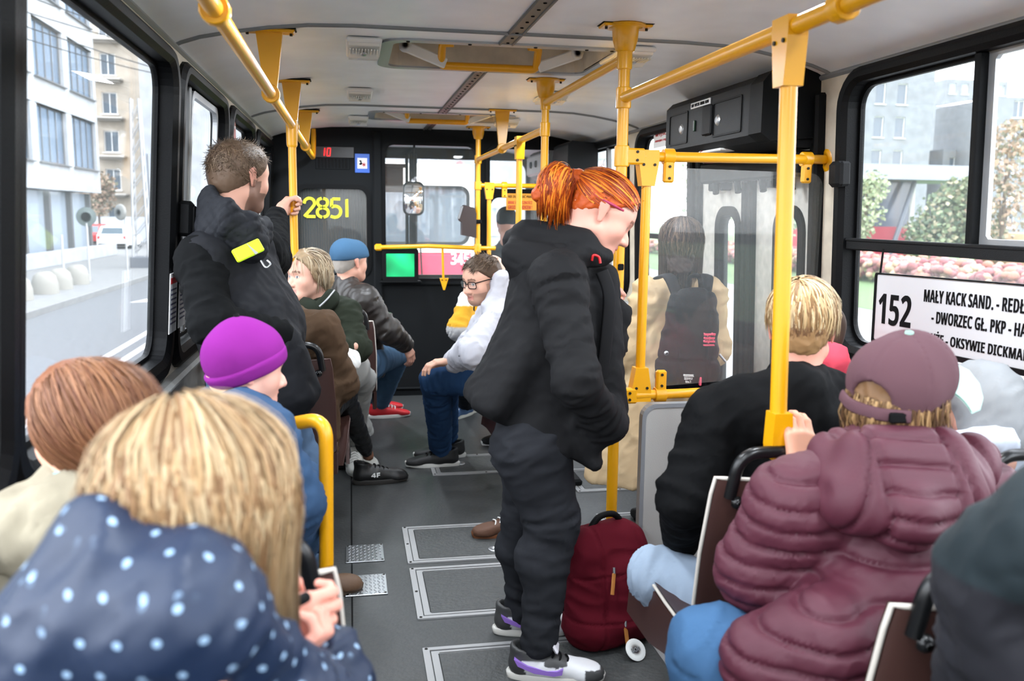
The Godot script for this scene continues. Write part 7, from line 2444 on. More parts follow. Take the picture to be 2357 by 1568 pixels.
	var elb: Vector3 = J.elL
	var shl: Vector3 = J.shL
	var quilt := func(p: Vector3, _n: Vector3) -> float:
		var t := p.y + 0.15 * (p.z + 1.45) + 0.10 * absf(p.x - 0.45)
		var s := fposmod(t / 0.043, 1.0)
		var e := absf(s - 0.5) * 2.0
		return 0.006 * (1.0 - pow(e, 3.0)) - 0.006 * exp(-pow((1.0 - e) / 0.16, 2)) - 0.003 * exp(-pow((p.x - 0.43) / 0.005, 2))
	garment(o, "puffer_jacket", mm, J, {r = [0.175, 0.155, 0.13], wf = 1.25, hem = 0.06, arm = [0.085, 0.078, 0.058], seed = 86, amp = 0.004, freq = 16.0, cell = 0.0075, disp = quilt, shr = 0.075,
		caps = [[Vector3(0.126, 0.607, -1.400), Vector3(0.222, 0.653, -1.360), 0.08, 0.10]]})
	f = Sdf.new(0.03)
	var hd := [Vector3(0.324, 0.953, -1.530), Vector3(0.293, 0.902, -1.420), Vector3(0.370, 0.885, -1.360), Vector3(0.513, 0.891, -1.420), Vector3(0.603, 0.941, -1.500)]
	for i in 4:
		f.cap(hd[i] - off, hd[i + 1] - off, 0.052, 0.052)
	f.cap(Vector3(0.336, 0.978, -1.440) - off, Vector3(0.492, 0.972, -1.440) - off, 0.055, 0.05)
	f.cap(Vector3(0.335, 0.933, -1.420) - off, Vector3(0.481, 0.927, -1.420) - off, 0.06, 0.06)
	var hc: Vector3 = Vector3(0.392, 0.945, -1.400) - off
	later("puffer_hood", mm, o, func() -> Array: return solid(f, 0.007, func(p: Vector3, _n: Vector3) -> float:
		var q := p - hc
		var s := fposmod((q.y + 0.1 * q.x) / 0.043 + 0.3, 1.0) if absf(q.x) < 0.075 else fposmod((absf(q.x) + 0.3 * q.y) / 0.05, 1.0)
		var e := absf(s - 0.5) * 2.0
		var v := -0.008 * exp(-pow((absf(q.x) - 0.075) / 0.006, 2))
		return 0.006 * (1.0 - pow(e, 3.0)) - 0.006 * exp(-pow((1.0 - e) / 0.18, 2)) + v))
	trousers(o, cloth(Color(0.25, 0.38, 0.52), 0.85, 0.5, 12.0), J, {name = "jeans", r = [0.115, 0.10, 0.085, 0.06], seed = 88, cell = 0.01})
	for s in ["L", "R"]:
		shoe(o, Vector3(J["an" + s].x, 0, J["an" + s].z), Vector3(-0.2, 0, -1), M.white, M.white, M.white)
	var b := MB.new()
	for e in [[1850, 1020], [1868, 1022]]:
		b.tube(curve([Vector3(0.361, 0.923, -1.730) - off, Vector3(0.357, 0.931, -1.715) - off, Vector3(0.368, 0.926, -1.720) - off], 4), 0.002, 6)
	put("rings", b.mesh(), M.steel, o)
	var lb := [lin(0.64, 0.50, 0.34), lin(0.50, 0.38, 0.26), lin(0.74, 0.60, 0.42), lin(0.38, 0.28, 0.20)]
	f = crop(0.010, 0.05, -0.08)
	f.cap(Vector3(0, -0.02, -0.05), Vector3(0, -0.12, -0.06), 0.066, 0.05, Vector3.RIGHT, 1.2)
	hair(o, J, f, lin(0.46, 0.34, 0.23), [{c = Vector3(0, 0.0, -0.012), R = Vector3(0.088, 0.09, 0.108), zone = func(u: Vector3) -> bool: return u.y > -0.4 and u.y < 0.2 and u.z < 0.4, whorl = Vector3(0, 1, 0.1), len = [0.14, 0.26], w = [0.0014, 0.003], n = 1000, cols = lb, grav = 0.8, jit = 0.1, lift = 0.06, seg = 9, pull = 0.095}])
	# cap: crown with a gap at the back, strap, mint peak
	var hx := Transform3D(J.hb, J.head - off)
	f = Sdf.new(0.015)
	f.cap(Vector3(0, 0.034, -0.03), Vector3(0, 0.045, 0.015), 0.094, 0.091)
	f.cut(Vector3(0, -1, 0.1).normalized(), Vector3(0, -0.012, 0))
	f.carve(Vector3(-0.0, 0.015, -0.16), Vector3(-0.0, 0.015, -0.09), 0.034, 0.030, Vector3.RIGHT, 1.25)
	var cm := cloth(Color(0.37, 0.265, 0.29), 0.85, 0.5)
	var capn := later("cap", cm, o, func() -> Array:
		var m := MB.new()
		m.add(solid(f, 0.0055, func(p: Vector3, _n: Vector3) -> float:
			var an := fposmod(atan2(p.x, p.z + 0.01) / (TAU / 6.0) + 0.5, 1.0) - 0.5
			return -0.0025 * exp(-pow(an / 0.02, 2))), hx)
		return m.arrays())
	b = MB.new()
	b.tube(curve([hx * Vector3(-0.075, -0.005, -0.092), hx * Vector3(-0.03, -0.008, -0.124), hx * Vector3(0.03, -0.008, -0.124), hx * Vector3(0.075, -0.005, -0.092)], 5), 0.013, 8, true, 0.35, Vector3(0, 0, 1))
	put("cap_strap", b.mesh(), cm, capn)
	b = MB.new()
	b.box(hx * Vector3(-0.062, -0.008, -0.106), Vector3(0.045, 0.02, 0.012), 0.003)
	put("strap_clip", b.mesh(), M.ink, capn)
	b = MB.new()
	b.lathe([[0.0, 0.006], [0.008, 0.003], [0.009, -0.003]], Transform3D(J.hb, hx * Vector3(0, 0.134, -0.01)), 10)
	put("cap_button", b.mesh(), mat(Color(0.55, 0.68, 0.63), 0.8), capn)
	b = MB.new()
	var q := PackedVector3Array()
	for sgn in [1.0, -1.0]:
		q.clear()
		for i in 7:
			for j in 11:
				var an := lerpf(-1.15, 1.15, j / 10.0)
				var rad := lerpf(0.086, 0.175, i / 6.0)
				var x := sin(an) * minf(rad, 0.086 + (rad - 0.086) * cos(an) * 0.9)
				var z := 0.010 + cos(an) * (0.086 + (rad - 0.086) * pow(maxf(cos(an), 0.0), 0.35))
				q.append(hx * Vector3(x, 0.035 - 5.0 * x * x * (0.4 + 0.6 * i / 6.0) + 0.10 * (i / 6.0) * 0.1 + sgn * 0.002, z))
		b.grid(q, 11, false, sgn < 0)
	put("mint_peak", b.mesh(), cloth(Color(0.68, 0.82, 0.77), 0.85, 0.4), capn)

	# person in the grey cap at the window
	J = {head = Vector3(1.014, 0.941, -1.980), hb = look(Vector3(0.15, -0.25, -1)) * sz(0.96), neck = Vector3(1.020, 0.828, -1.960), shL = Vector3(0.872, 0.764, -1.960), shR = Vector3(1.151, 0.746, -1.980), elL = Vector3(0.851, 0.575, -1.960), wrL = Vector3(1.056, 0.423, -2.150), elR = Vector3(1.181, 0.555, -1.960), wrR = Vector3(1.286, 0.416, -2.130), hipL = Vector3(0.86, 0.5, -1.86), hipR = Vector3(1.04, 0.5, -1.86)}
	o = human("person in a heather grey beanie and pale jacket at the right window behind the puffer", Vector3(0.95, 0, -1.95))
	off = o.position
	body(o, J, {skin = lin(0.85, 0.65, 0.57), kind = 1})
	garment(o, "pale_jacket", cloth(Color(0.80, 0.83, 0.88), 0.85, 0.4), J, {r = [0.115, 0.115, 0.105], wf = 1.35, hem = 0.0, arm = [0.065, 0.055, 0.045], cell = 0.012, seed = 91, amp = 0.012,
		caps = [[Vector3(0.894, 0.861, -1.900), Vector3(0.989, 0.868, -1.880), 0.035, 0.035], [Vector3(0.989, 0.868, -1.880), Vector3(1.106, 0.842, -1.940), 0.035, 0.03]]})
	f = Sdf.new(0.025)
	f.cap(Vector3(0, 0.026, -0.03), Vector3(0, 0.036, 0.015), 0.090, 0.088)
	f.cap(Vector3(0, -0.01, -0.04), Vector3(0, -0.09, -0.03), 0.085, 0.08)
	f.cut(Vector3(0, -1, 0.3).normalized(), Vector3(0, -0.12, -0.02))
	var hx2 := Transform3D(J.hb, J.head - off)
	var gn := crease_noise(93, 16.0)
	later("grey_beanie", cloth(Color(0.58, 0.59, 0.60), 1.0, 0.6, 14.0), o, func() -> Array:
		var m := MB.new()
		m.add(solid(f, 0.007, func(p: Vector3, _n: Vector3) -> float: return fold(gn, p, Vector3(0.5, 0.6, 0.3).normalized(), 0.006)), hx2)
		return m.arrays())

	# person in dark navy at the right edge
	J = {head = Vector3(0.400, 1.177, -0.980), hb = look(Vector3(-0.1, -0.1, -1)), neck = Vector3(0.342, 1.059, -0.940), shL = Vector3(0.193, 0.964, -0.920), shR = Vector3(0.407, 0.973, -0.920), elL = Vector3(0.249, 0.776, -0.980), wrL = Vector3(0.368, 0.652, -1.100), elR = Vector3(0.525, 0.760, -0.950), wrR = Vector3(0.652, 0.623, -1.100), hipL = Vector3(0.28, 0.5, -0.62), hipR = Vector3(0.50, 0.5, -0.62)}
	o = human("person in a dark navy and black hooded jacket at the right edge", Vector3(J.neck.x, 0, -0.85))
	off = o.position
	body(o, J, {skin = lin(0.8, 0.6, 0.52), kind = 0})
	var ny: Vector3 = Vector3(0.136, 1.005, -0.900)
	garment(o, "dark_jacket", vmat(0.8), J, {r = [0.14, 0.14, 0.125], wf = 1.35, hem = 0.0, arm = [0.08, 0.07, 0.055], cell = 0.009, seed = 95, amp = 0.013,
		caps = [[Vector3(0.204, 1.051, -0.900), Vector3(0.194, 1.084, -0.840), 0.05, 0.06], [Vector3(0.166, 1.017, -0.880), Vector3(0.181, 1.045, -0.820), 0.05, 0.07]],
		tint = func(p: Vector3, _n: Vector3) -> Color: return lin(0.075, 0.115, 0.15) if p.y > ny.y - 0.02 else lin(0.08, 0.083, 0.09)})
	b = MB.new()
	b.add(solid(crop(0.012), 0.008))
	put("hair", b.mesh(), mat(Color(0.10, 0.075, 0.06), 0.85), o).transform = Transform3D(J.hb, J.head - off)
	maroon_backpack()
	loose_shoes()


func maroon_backpack() -> void:
	var o := base("backpack", "maroon backpack with tan zip pulls standing on the floor at the redhead's feet", "backpack", Vector3(0.222, 0.000, -2.666))
	o.rotation.y = 0.35
	var f := Sdf.new(0.06)
	f.cap(Vector3(-0.09, 0.08, 0), Vector3(-0.07, 0.30, -0.02), 0.085, 0.075)
	f.cap(Vector3(0.09, 0.08, 0), Vector3(0.07, 0.30, -0.02), 0.085, 0.075)
	f.cap(Vector3(-0.05, 0.33, -0.03), Vector3(0.05, 0.33, -0.03), 0.07, 0.07)
	f.cap(Vector3(-0.08, 0.07, 0.05), Vector3(0.09, 0.07, 0.05), 0.06, 0.06)
	f.cap(Vector3(0.0, 0.12, 0.06), Vector3(0.0, 0.25, 0.045), 0.075, 0.065, Vector3.RIGHT, 1.3, 0.03)
	f.cut(Vector3(0, -1, 0), Vector3(0, 0.004, 0))
	var n := crease_noise(99, 9.0)
	var mm := cloth(Color(0.33, 0.06, 0.11), 0.85, 0.7, 14.0)
	later("bag_body", mm, o, func() -> Array: return solid(f, 0.007, func(p: Vector3, _n: Vector3) -> float:
		return fold(n, p, Vector3(0.2, 0.9, 0.2).normalized(), 0.010) - 0.006 * exp(-pow((p.y - 0.115) / 0.005, 2)) - 0.006 * exp(-pow((p.y - 0.275 + 0.2 * absf(p.x)) / 0.005, 2)) * (1.0 if p.z > 0.0 else 0.0) - 0.006 * exp(-pow((absf(p.x) - 0.085 - 0.05 * (0.2 - p.y)) / 0.005, 2))))
	var b := MB.new()
	b.tube(curve([Vector3(-0.07, 0.385, -0.03), Vector3(-0.03, 0.425, -0.03), Vector3(0.03, 0.425, -0.03), Vector3(0.07, 0.385, -0.03)], 5), 0.011, 8)
	put("carry_handle", b.mesh(), M.ink, o)
	var tan := mat(Color(0.66, 0.42, 0.18), 0.6)
	for z in [[Vector3(-0.065, 0.285, 0.105), Vector3(-0.085, 0.225, 0.125)], [Vector3(0.015, 0.27, 0.125), Vector3(0.035, 0.225, 0.14)], [Vector3(-0.03, 0.105, 0.128), Vector3(-0.025, 0.05, 0.135)]]:
		b = MB.new()
		b.tube([z[0], z[1]], 0.008, 8, true, 0.4, Vector3(0, 0, 1))
		var t := put("zip_pull", b.mesh(), tan, o)
		b = MB.new()
		b.tube([z[0] + Vector3(0.002, 0.018, -0.004), z[0]], 0.005, 6)
		put("zip_slider", b.mesh(), M.steel, t)
	b = MB.new()
	b.lathe([[0.0, 0.002], [0.036, 0.002], [0.036, -0.002], [0.0, -0.002]], Transform3D(Basis(Vector3(1, 0, 0), PI / 2 - 0.75), Vector3(-0.01, 0.034, 0.158)), 24)
	var tg := put("round_tag", b.mesh(), mat(Color(0.80, 0.81, 0.80), 0.4), o)
	text("BOO", 0.035, 0.014, M.joint, tg, Transform3D(Basis(Vector3(1, 0, 0), -0.75), Vector3(-0.01, 0.036, 0.160)), true, "tag_lettering")
	b = MB.new()
	var ex := Transform3D(Basis(Vector3.UP, 0.3), Vector3(0.095, 0.18, 0.098))
	for s in [[Vector2(-.03, .0), Vector2(-.02, -.03), Vector2(0, -.045), Vector2(.02, -.03), Vector2(.03, .0)], [Vector2(-.018, .02), Vector2(-.012, -.012), Vector2(.012, -.012), Vector2(.018, .02)], [Vector2(-.03, .0), Vector2(0, .006), Vector2(.03, .0)], [Vector2(0, .04), Vector2(0, .006)], [Vector2(-.012, .034), Vector2(.012, .034)]]:
		b.stroke(s, 0.0035, 0.0, 0.012, ex)
	put("gold_embroidery", b.mesh(), mat(Color(0.72, 0.48, 0.14), 0.6), o)
	for s in [-1.0, 1.0]:
		b = MB.new()
		b.tube(curve([Vector3(s * 0.06, 0.36, -0.09), Vector3(s * 0.09, 0.24, -0.14), Vector3(s * 0.10, 0.08, -0.10), Vector3(s * 0.13, 0.03, -0.05)], 5), 0.022, 8, true, 0.35, Vector3(0, 0, 1))
		put("shoulder_strap", b.mesh(), M.ink, o)


# shoes of passengers who are otherwise hidden
func loose_shoes() -> void:
	var o := base("sneaker", "brown sneaker with white laces showing behind the redhead's leg", "shoe", Vector3(0.09, 0, -3.66))
	shoe(o, Vector3(0.09, 0, -3.66), Vector3(-1, 0, 0.05), grain(mat(Color(0.34, 0.22, 0.15), 0.7), M.fine, 0.3, 8.0), mat(Color(0.50, 0.30, 0.17), 0.7), M.white, {l = 0.27})
	o = base("sneaker", "black shoe with a white sole showing left of the redhead's jeans", "shoe", Vector3(0.36, 0, -5.2))
	shoe(o, Vector3(0.36, 0, -5.2), Vector3(-1, 0, 0.1), M.dark, M.white, M.ink, {l = 0.27})



# a facade on a grid of cells, each with a window set back in the wall; xf: u along, v up, n outwards
func facade(o: Node3D, xf: Transform3D, ncol: int, nrow: int, du: float, dv: float, w: float, h: float, sill: float, wall: Material, pane: Material, bars: int, framem: Material, back := 8.0, skip = null) -> void:
	var b := MB.new()
	for c in ncol:
		for r in nrow:
			var u := c * du; var v := r * dv
			if skip != null and skip.call(c, r):
				b.box(Vector3(u + du / 2, v + dv / 2, -0.15), Vector3(du, dv, 0.3), 0.0, xf)
				continue
			var x0 := u + (du - w) / 2; var y0 := v + sill
			b.plate(u, v, u + du, v + dv, rr(x0, y0, x0 + w, y0 + h, 0.02, 2), -0.3, 0.0, xf)
	b.box(Vector3(ncol * du / 2, nrow * dv / 2, -0.31 - back / 2), Vector3(ncol * du, nrow * dv, back), 0.0, xf)
	put("wall", b.mesh(), wall, o)
	var fm := MB.new()
	fm.ring(rr(-w / 2, -h / 2, w / 2, h / 2, 0.02, 2), rr(-w / 2 + 0.07, -h / 2 + 0.07, w / 2 - 0.07, h / 2 - 0.07, 0.02, 2), -0.22, -0.14)
	for k in bars:
		fm.box(Vector3(-w / 2 + w * (k + 1) / (bars + 1), 0, -0.18), Vector3(0.05, h, 0.05))
	fm.box(Vector3(0, -h / 2 - 0.03, 0.04), Vector3(w + 0.2, 0.05, 0.16))
	var fmesh := fm.mesh()
	var pm := MB.new()
	pm.box(Vector3(0, 0, -0.2), Vector3(w, h, 0.02))
	var pmesh := pm.mesh()
	for c in ncol:
		for r in nrow:
			if skip != null and skip.call(c, r): continue
			var wn := put("window", fmesh, framem, o)
			wn.transform = xf * Transform3D(Basis(), Vector3(c * du + du / 2, r * dv + sill + h / 2, 0))
			put("pane", pmesh, pane, wn)


func leaf_cloud(o: Node3D, called: String, ctr: Array, n: int, size: float, col: Array, sd: int) -> void:
	# ctr: list of [centre, radius]
	var lf := MB.new()
	lf.quad(Vector3(-0.5, 0, 0), Vector3(0, -0.1, -0.35), Vector3(0.5, 0, 0), Vector3(0, 0.1, 0.35))
	var mm := MultiMesh.new()
	mm.transform_format = MultiMesh.TRANSFORM_3D
	mm.use_colors = true
	mm.mesh = lf.mesh()
	mm.instance_count = n
	var rng := RandomNumberGenerator.new()
	rng.seed = sd
	for i in n:
		var c: Array = ctr[rng.randi() % ctr.size()]
		var d: Vector3 = Vector3(rng.randfn(), rng.randfn(), rng.randfn()).normalized() * pow(rng.randf(), 0.4) * c[1]
		d.y *= c[2] if c.size() > 2 else 1.0
		var bs := Basis.from_euler(Vector3(rng.randf() * TAU, rng.randf() * TAU, rng.randf() * TAU)).scaled(Vector3.ONE * size * rng.randf_range(0.6, 1.3))
		mm.set_instance_transform(i, Transform3D(bs, c[0] + d))
		mm.set_instance_color(i, (col[rng.randi() % col.size()] as Color) * rng.randf_range(0.7, 1.25))
	var mi := MultiMeshInstance3D.new()
	mi.name = numbered(called, o)
	mi.multimesh = mm
	mi.material_override = M.leaf
	mi.set_meta("kind", "stuff")
	o.add_child(mi, true)


func tree(label: String, at: Vector3, h: float, crowns: Array, n: int, size: float, col: Array, sd: int) -> void:
	var o := base("tree", label, "tree", at)
	var b := MB.new()
	b.tube(curve([Vector3.ZERO, Vector3(0.05, h * 0.4, 0.03), Vector3(0, h, 0)], 4), [0.11, 0.1, 0.1, 0.09, 0.085, 0.08, 0.07, 0.05, 0.03], 8)
	for c in crowns:
		b.tube([Vector3(0.03, h * 0.35, 0), c[0] * 0.6 + Vector3(0, h * 0.2, 0), c[0]], [0.05, 0.035, 0.012], 6)
	put("trunk", b.mesh(), mat(Color(0.33, 0.27, 0.22), 0.9), o)
	leaf_cloud(o, "foliage", crowns, n, size, col, sd)


func outside() -> void:
	M.leaf = vmat(0.8)
	M.leaf.backlight_enabled = true
	M.leaf.backlight = Color(0.3, 0.35, 0.15)
	M.leaf.cull_mode = BaseMaterial3D.CULL_DISABLED
	var asphalt := grain(mat(Color(0.335, 0.34, 0.35), 0.85), M.fine, 0.3, 0.8, noise_tex(0.02, 5, false, Color(0.82, 0.82, 0.82), Color.WHITE, 31))
	var paving := grain(mat(Color(0.44, 0.44, 0.435), 0.85), M.fine, 0.2, 0.7, M.mottle)
	var plaster := grain(mat(Color(0.61, 0.62, 0.63), 0.85), null, 0, 0.15, M.mottle)
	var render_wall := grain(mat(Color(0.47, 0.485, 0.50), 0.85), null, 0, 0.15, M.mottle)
	var beigewall := grain(mat(Color(0.64, 0.60, 0.545), 0.9), null, 0, 0.15, M.mottle)
	var skyglass := mat(Color(0.42, 0.51, 0.60), 0.08); skyglass.metallic = 0.6
	var darkglass := mat(Color(0.28, 0.32, 0.36), 0.08)
	var paint := mat(Color(0.66, 0.66, 0.66), 0.8)
	# ground
	var b := MB.new()
	b.box(Vector3(0, -1.05, -60), Vector3(260, 0.2, 260))
	var g := put("road", b.mesh(), asphalt)
	tag(g, "grey asphalt road outside the left windows", "road"); g.set_meta("kind", "structure")
	b = MB.new()
	b.box(Vector3(-57.6, -0.9, -60), Vector3(100, 0.14, 260))
	g = put("pavement", b.mesh(), paving)
	tag(g, "pale pavement on the far side of the road", "pavement"); g.set_meta("kind", "structure")
	b = MB.new()
	b.box(Vector3(6.9, -0.88, -60), Vector3(10.2, 0.16, 260))
	g = put("pavement", b.mesh(), paving)
	tag(g, "pale pavement beside the bus outside the right windows", "pavement"); g.set_meta("kind", "structure")
	b = MB.new()
	b.box(Vector3(70, -0.88, -60), Vector3(116, 0.18, 260))
	g = put("lawn", b.mesh(), grain(mat(Color(0.30, 0.40, 0.22), 0.95), M.fine, 0.6, 1.0, M.mottle))
	tag(g, "green lawn in front of the pink flower bed", "lawn"); g.set_meta("kind", "structure")
	b = MB.new()
	b.box(Vector3(-7.6, -0.88, -60), Vector3(0.18, 0.19, 260), 0.02)
	b.box(Vector3(1.75, -0.88, -60), Vector3(0.18, 0.19, 260), 0.02)
	g = put("kerb", b.mesh(), paving)
	tag(g, "concrete kerbs along both sides of the road", "kerb"); g.set_meta("kind", "structure")
	b = MB.new()
	for x in [-4.55, -4.2]:
		b.box(Vector3(x, -0.947, -26), Vector3(0.13, 0.008, 40))
	g = put("road_marking", b.mesh(), paint)
	tag(g, "double white line along the middle of the road", "road marking")
	b = MB.new()
	b.ext(PackedVector2Array([Vector2(0, 0), Vector2(0.9, 0.4), Vector2(0.9, 0.12), Vector2(2.6, 0.12), Vector2(2.6, -0.12), Vector2(0.9, -0.12), Vector2(0.9, -0.4)]), 0.0, 0.006, Transform3D(Basis(Vector3(0.6, 0, -0.8), Vector3(-0.8, 0, -0.6), Vector3.UP), Vector3(-6.252, -0.948, -23.787)))
	g = put("road_marking", b.mesh(), paint)
	tag(g, "white arrow painted on the road lane by the kerb", "road marking")

	# modern white building on the left
	var o := base("building", "modern white building with wide bluish windows across the road on the left", "building", Vector3(-13, -0.9, -47.7))
	var xf := Transform3D(Basis(Vector3(0, 0, 1), Vector3.UP, Vector3(1, 0, 0)), Vector3(0, 3.15, 0))
	facade(o, xf, 8, 5, 4.55, 3.42, 3.75, 2.35, 1.1, plaster, skyglass, 3, M.strip, 14.0)
	b = MB.new()
	b.box(Vector3(-7.6, 1.55, 18.2), Vector3(14, 3.1, 36.2))
	put("ground_floor", b.mesh(), mat(Color(0.52, 0.56, 0.60), 0.12), o)
	for k in 12:
		b = MB.new()
		b.box(Vector3(-0.5, 1.55, 0.6 + k * 3.0), Vector3(0.25, 3.1, 0.25))
		put("column", b.mesh(), M.strip, o)
	b = MB.new()
	b.box(Vector3(0.6, 0.35, 7.0), Vector3(0.3, 0.6, 13.0), 0.04)
	tag(put("planter_wall", b.mesh(), plaster), "low white wall at the foot of the modern building", "wall").position = Vector3(-13, -0.9, -47.7)
	# beige block behind
	o = base("building", "old beige apartment block with small windows and balconies at the end of the street", "building", Vector3(-34.2, -0.9, -76))
	facade(o, Transform3D(), 13, 7, 3.3, 3.0, 1.15, 1.7, 0.9, beigewall, darkglass, 1, M.white, 10.0)
	var bal := MB.new()
	bal.box(Vector3(0, 0, 0.5), Vector3(2.3, 0.16, 1.0), 0.03)
	bal.box(Vector3(0, -0.14, 0.3), Vector3(1.9, 0.12, 0.6), 0.03)
	var balm := bal.mesh()
	for c in 13:
		for r in range(1, 7):
			if (c + r) % 2 == 0 or c == 4:
				put("balcony", balm, mat(Color(0.62, 0.60, 0.57), 0.8), o).position = Vector3(c * 3.3 + 1.65, r * 3.0 + 0.55, 0)
	# hoarding, lattice mast, posts, bollards, mirror, car
	b = MB.new()
	b.box(Vector3(-15, 0.0, -66), Vector3(14, 1.9, 0.1))
	tag(put("fence_panel", b.mesh(), mat(Color(0.75, 0.77, 0.80), 0.6)), "pale hoarding in front of the beige block", "fence")
	o = base("lattice_mast", "grey steel lattice mast by the far kerb", "mast", Vector3(-8.75, -0.9, -36.8))
	for s in [[-1, -1], [-1, 1], [1, -1], [1, 1]]:
		b = MB.new()
		b.tube([Vector3(s[0] * 0.3, 0, s[1] * 0.3), Vector3(s[0] * 0.14, 6.6, s[1] * 0.14)], 0.045, 6)
		put("leg", b.mesh(), M.alumatt, o)
	for k in 10:
		for s in [-1.0, 1.0]:
			b = MB.new()
			var w0 := 0.3 - 0.016 * k; var y := k * 0.64
			b.tube([Vector3(-w0, y, s * w0), Vector3(w0 - 0.016, y + 0.64, s * w0)], 0.025, 5)
			b.tube([Vector3(s * w0, y, w0), Vector3(s * w0, y + 0.64, -w0)], 0.025, 5)
			put("brace", b.mesh(), M.alumatt, o)
	b = MB.new(); b.box(Vector3(0, 0.25, 0), Vector3(0.8, 0.5, 0.8), 0.03)
	put("foot", b.mesh(), mat(Color(0.35, 0.36, 0.38), 0.8), o)
	o = base("road_sign", "grey board on two posts seen from behind beside the lattice mast", "sign", Vector3(-8.4, -0.9, -38.5))
	b = MB.new(); b.box(Vector3(0, 3.5, 0), Vector3(0.9, 2.3, 0.06), 0.01)
	put("board", b.mesh(), mat(Color(0.56, 0.58, 0.61), 0.6), o)
	for s in [-0.3, 0.3]:
		b = MB.new(); b.tube([Vector3(s, 0, 0.06), Vector3(s, 4.6, 0.06)], 0.04, 8)
		put("post", b.mesh(), M.alumatt, o)
	o = base("traffic_mirror", "round traffic mirror on a grey post left of the lattice mast", "mirror", Vector3(-7.85, -0.9, -30))
	b = MB.new(); b.tube([Vector3(0.12, 0, 0), Vector3(0.12, 2.2, 0)], 0.03, 8)
	put("post", b.mesh(), M.alumatt, o)
	b = MB.new(); b.lathe([[0.0, 0.06], [0.18, 0.05], [0.25, 0.0], [0.26, -0.03], [0.0, -0.04]], Transform3D(Basis(Vector3(1, 0, 0), PI / 2) * Basis(Vector3(0, 0, 1), 0.6), Vector3(0, 2.25, 0.1)), 20)
	put("mirror_dish", b.mesh(), mat(Color(0.5, 0.5, 0.48), 0.3), o)
	for k in 2:
		o = base("sign_post", ["thin grey post nearer the bollards", "thin grey post with a dark round back beside the kerb"][k], "post", [Vector3(-8.75, -0.9, -27), Vector3(-8.75, -0.9, -29.5)][k])
		b = MB.new(); b.tube([Vector3.ZERO, Vector3(0, [1.6, 1.9][k], 0)], 0.035, 8)
		put("post", b.mesh(), M.alumatt, o)
		if k == 1:
			b = MB.new(); b.lathe([[0.0, 0.02], [0.3, 0.02], [0.3, -0.02], [0.0, -0.02]], Transform3D(Basis(Vector3(1, 0, 0), PI / 2), Vector3(0, 2.1, 0)), 20)
			put("disc", b.mesh(), mat(Color(0.30, 0.34, 0.33), 0.6), o)
	var bn := ["nearest", "second", "third", "farthest"]
	for k in 4:
		b = MB.new()
		b.lathe([[0.34, 0.0], [0.33, 0.3], [0.27, 0.5], [0.16, 0.6], [0.0, 0.63]], Transform3D(), 18)
		var bo := put("bollard", b.mesh(), grain(mat(Color(0.50, 0.49, 0.46), 0.9), M.fine, 0.4, 1.5))
		bo.position = [Vector3(-8.75, -0.85, -23.4), Vector3(-8.7, -0.85, -25.2), Vector3(-8.75, -0.85, -26.6), Vector3(-8.8, -0.85, -28.4)][k]
		tag(bo, bn[k] + " pale concrete bollard along the far kerb", "bollard", "concrete bollards")
	car("white hatchback seen from behind driving away down the street", Vector3(-14.2, -0.95, -56), mat(Color(0.93, 0.93, 0.92), 0.25))
	car("red car partly hidden behind the white hatchback", Vector3(-16.6, -0.95, -60), mat(Color(0.62, 0.10, 0.10), 0.25))
	for k in 6:
		b = MB.new()
		var y := 7.2 + (k % 3) * 1.1
		b.tube(curve([Vector3(-16, y + 1.0, -20 - k * 3), Vector3(-9, y - 0.3, -34 - k), Vector3(-2, y + 0.6, -60 + k * 2)], 6), 0.02, 5)
		tag(put("overhead_wire", b.mesh(), M.dark), ["highest thin overhead wire nearest the bus", "second thin overhead wire across the white building", "third thin overhead wire lower across the windows", "fourth overhead wire running towards the beige block", "fifth overhead wire beside the lattice mast", "farthest thin overhead wire above the street"][k], "wire", "overhead wires")

	# right side
	o = base("building", "plain white apartment building with few small windows on the right", "building", Vector3(46.178, -1.084, -82.000))
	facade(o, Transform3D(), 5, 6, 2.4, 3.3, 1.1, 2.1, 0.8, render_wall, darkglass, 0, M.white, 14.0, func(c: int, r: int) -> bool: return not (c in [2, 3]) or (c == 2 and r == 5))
	o = base("building", "distant beige building with several small windows behind the white one", "building", Vector3(80.079, -1.835, -110.000))
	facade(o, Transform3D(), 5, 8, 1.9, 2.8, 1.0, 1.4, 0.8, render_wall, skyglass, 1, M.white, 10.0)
	o = base("building", "low white house with one visible window between the taller buildings", "building", Vector3(61.265, -1.064, -84.000))
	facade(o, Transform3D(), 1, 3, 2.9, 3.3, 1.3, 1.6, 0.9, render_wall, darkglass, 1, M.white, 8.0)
	o = base("building", "white balconied apartment block at the far right", "building", Vector3(61.731, -0.037, -80.000))
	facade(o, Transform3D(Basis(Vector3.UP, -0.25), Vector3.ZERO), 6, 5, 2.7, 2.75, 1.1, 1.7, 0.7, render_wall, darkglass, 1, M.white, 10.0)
	for r in range(1, 5):
		for c in [3, 5]:
			b = MB.new()
			b.box(Vector3(0, 0, 0.5), Vector3(2.2, 0.12, 1.0))
			for e in 9:
				b.box(Vector3(-1.05 + e * 0.26, 0.45, 1.0), Vector3(0.03, 0.9, 0.03))
			b.box(Vector3(0, 0.9, 1.0), Vector3(2.2, 0.05, 0.05))
			var bo := put("balcony", b.mesh(), mat(Color(0.66, 0.66, 0.68), 0.7), o)
			bo.transform = Transform3D(Basis(Vector3.UP, -0.25), Vector3.ZERO) * Transform3D(Basis(), Vector3(c * 2.7 + 1.35, r * 2.75 + 0.4, 0))
	# shelter
	o = base("shelter", "bus station pavilion with a pale rounded canopy over red and dark walls", "shelter", Vector3(27.115, 0.337, -40.000))
	o.position.y = -0.85
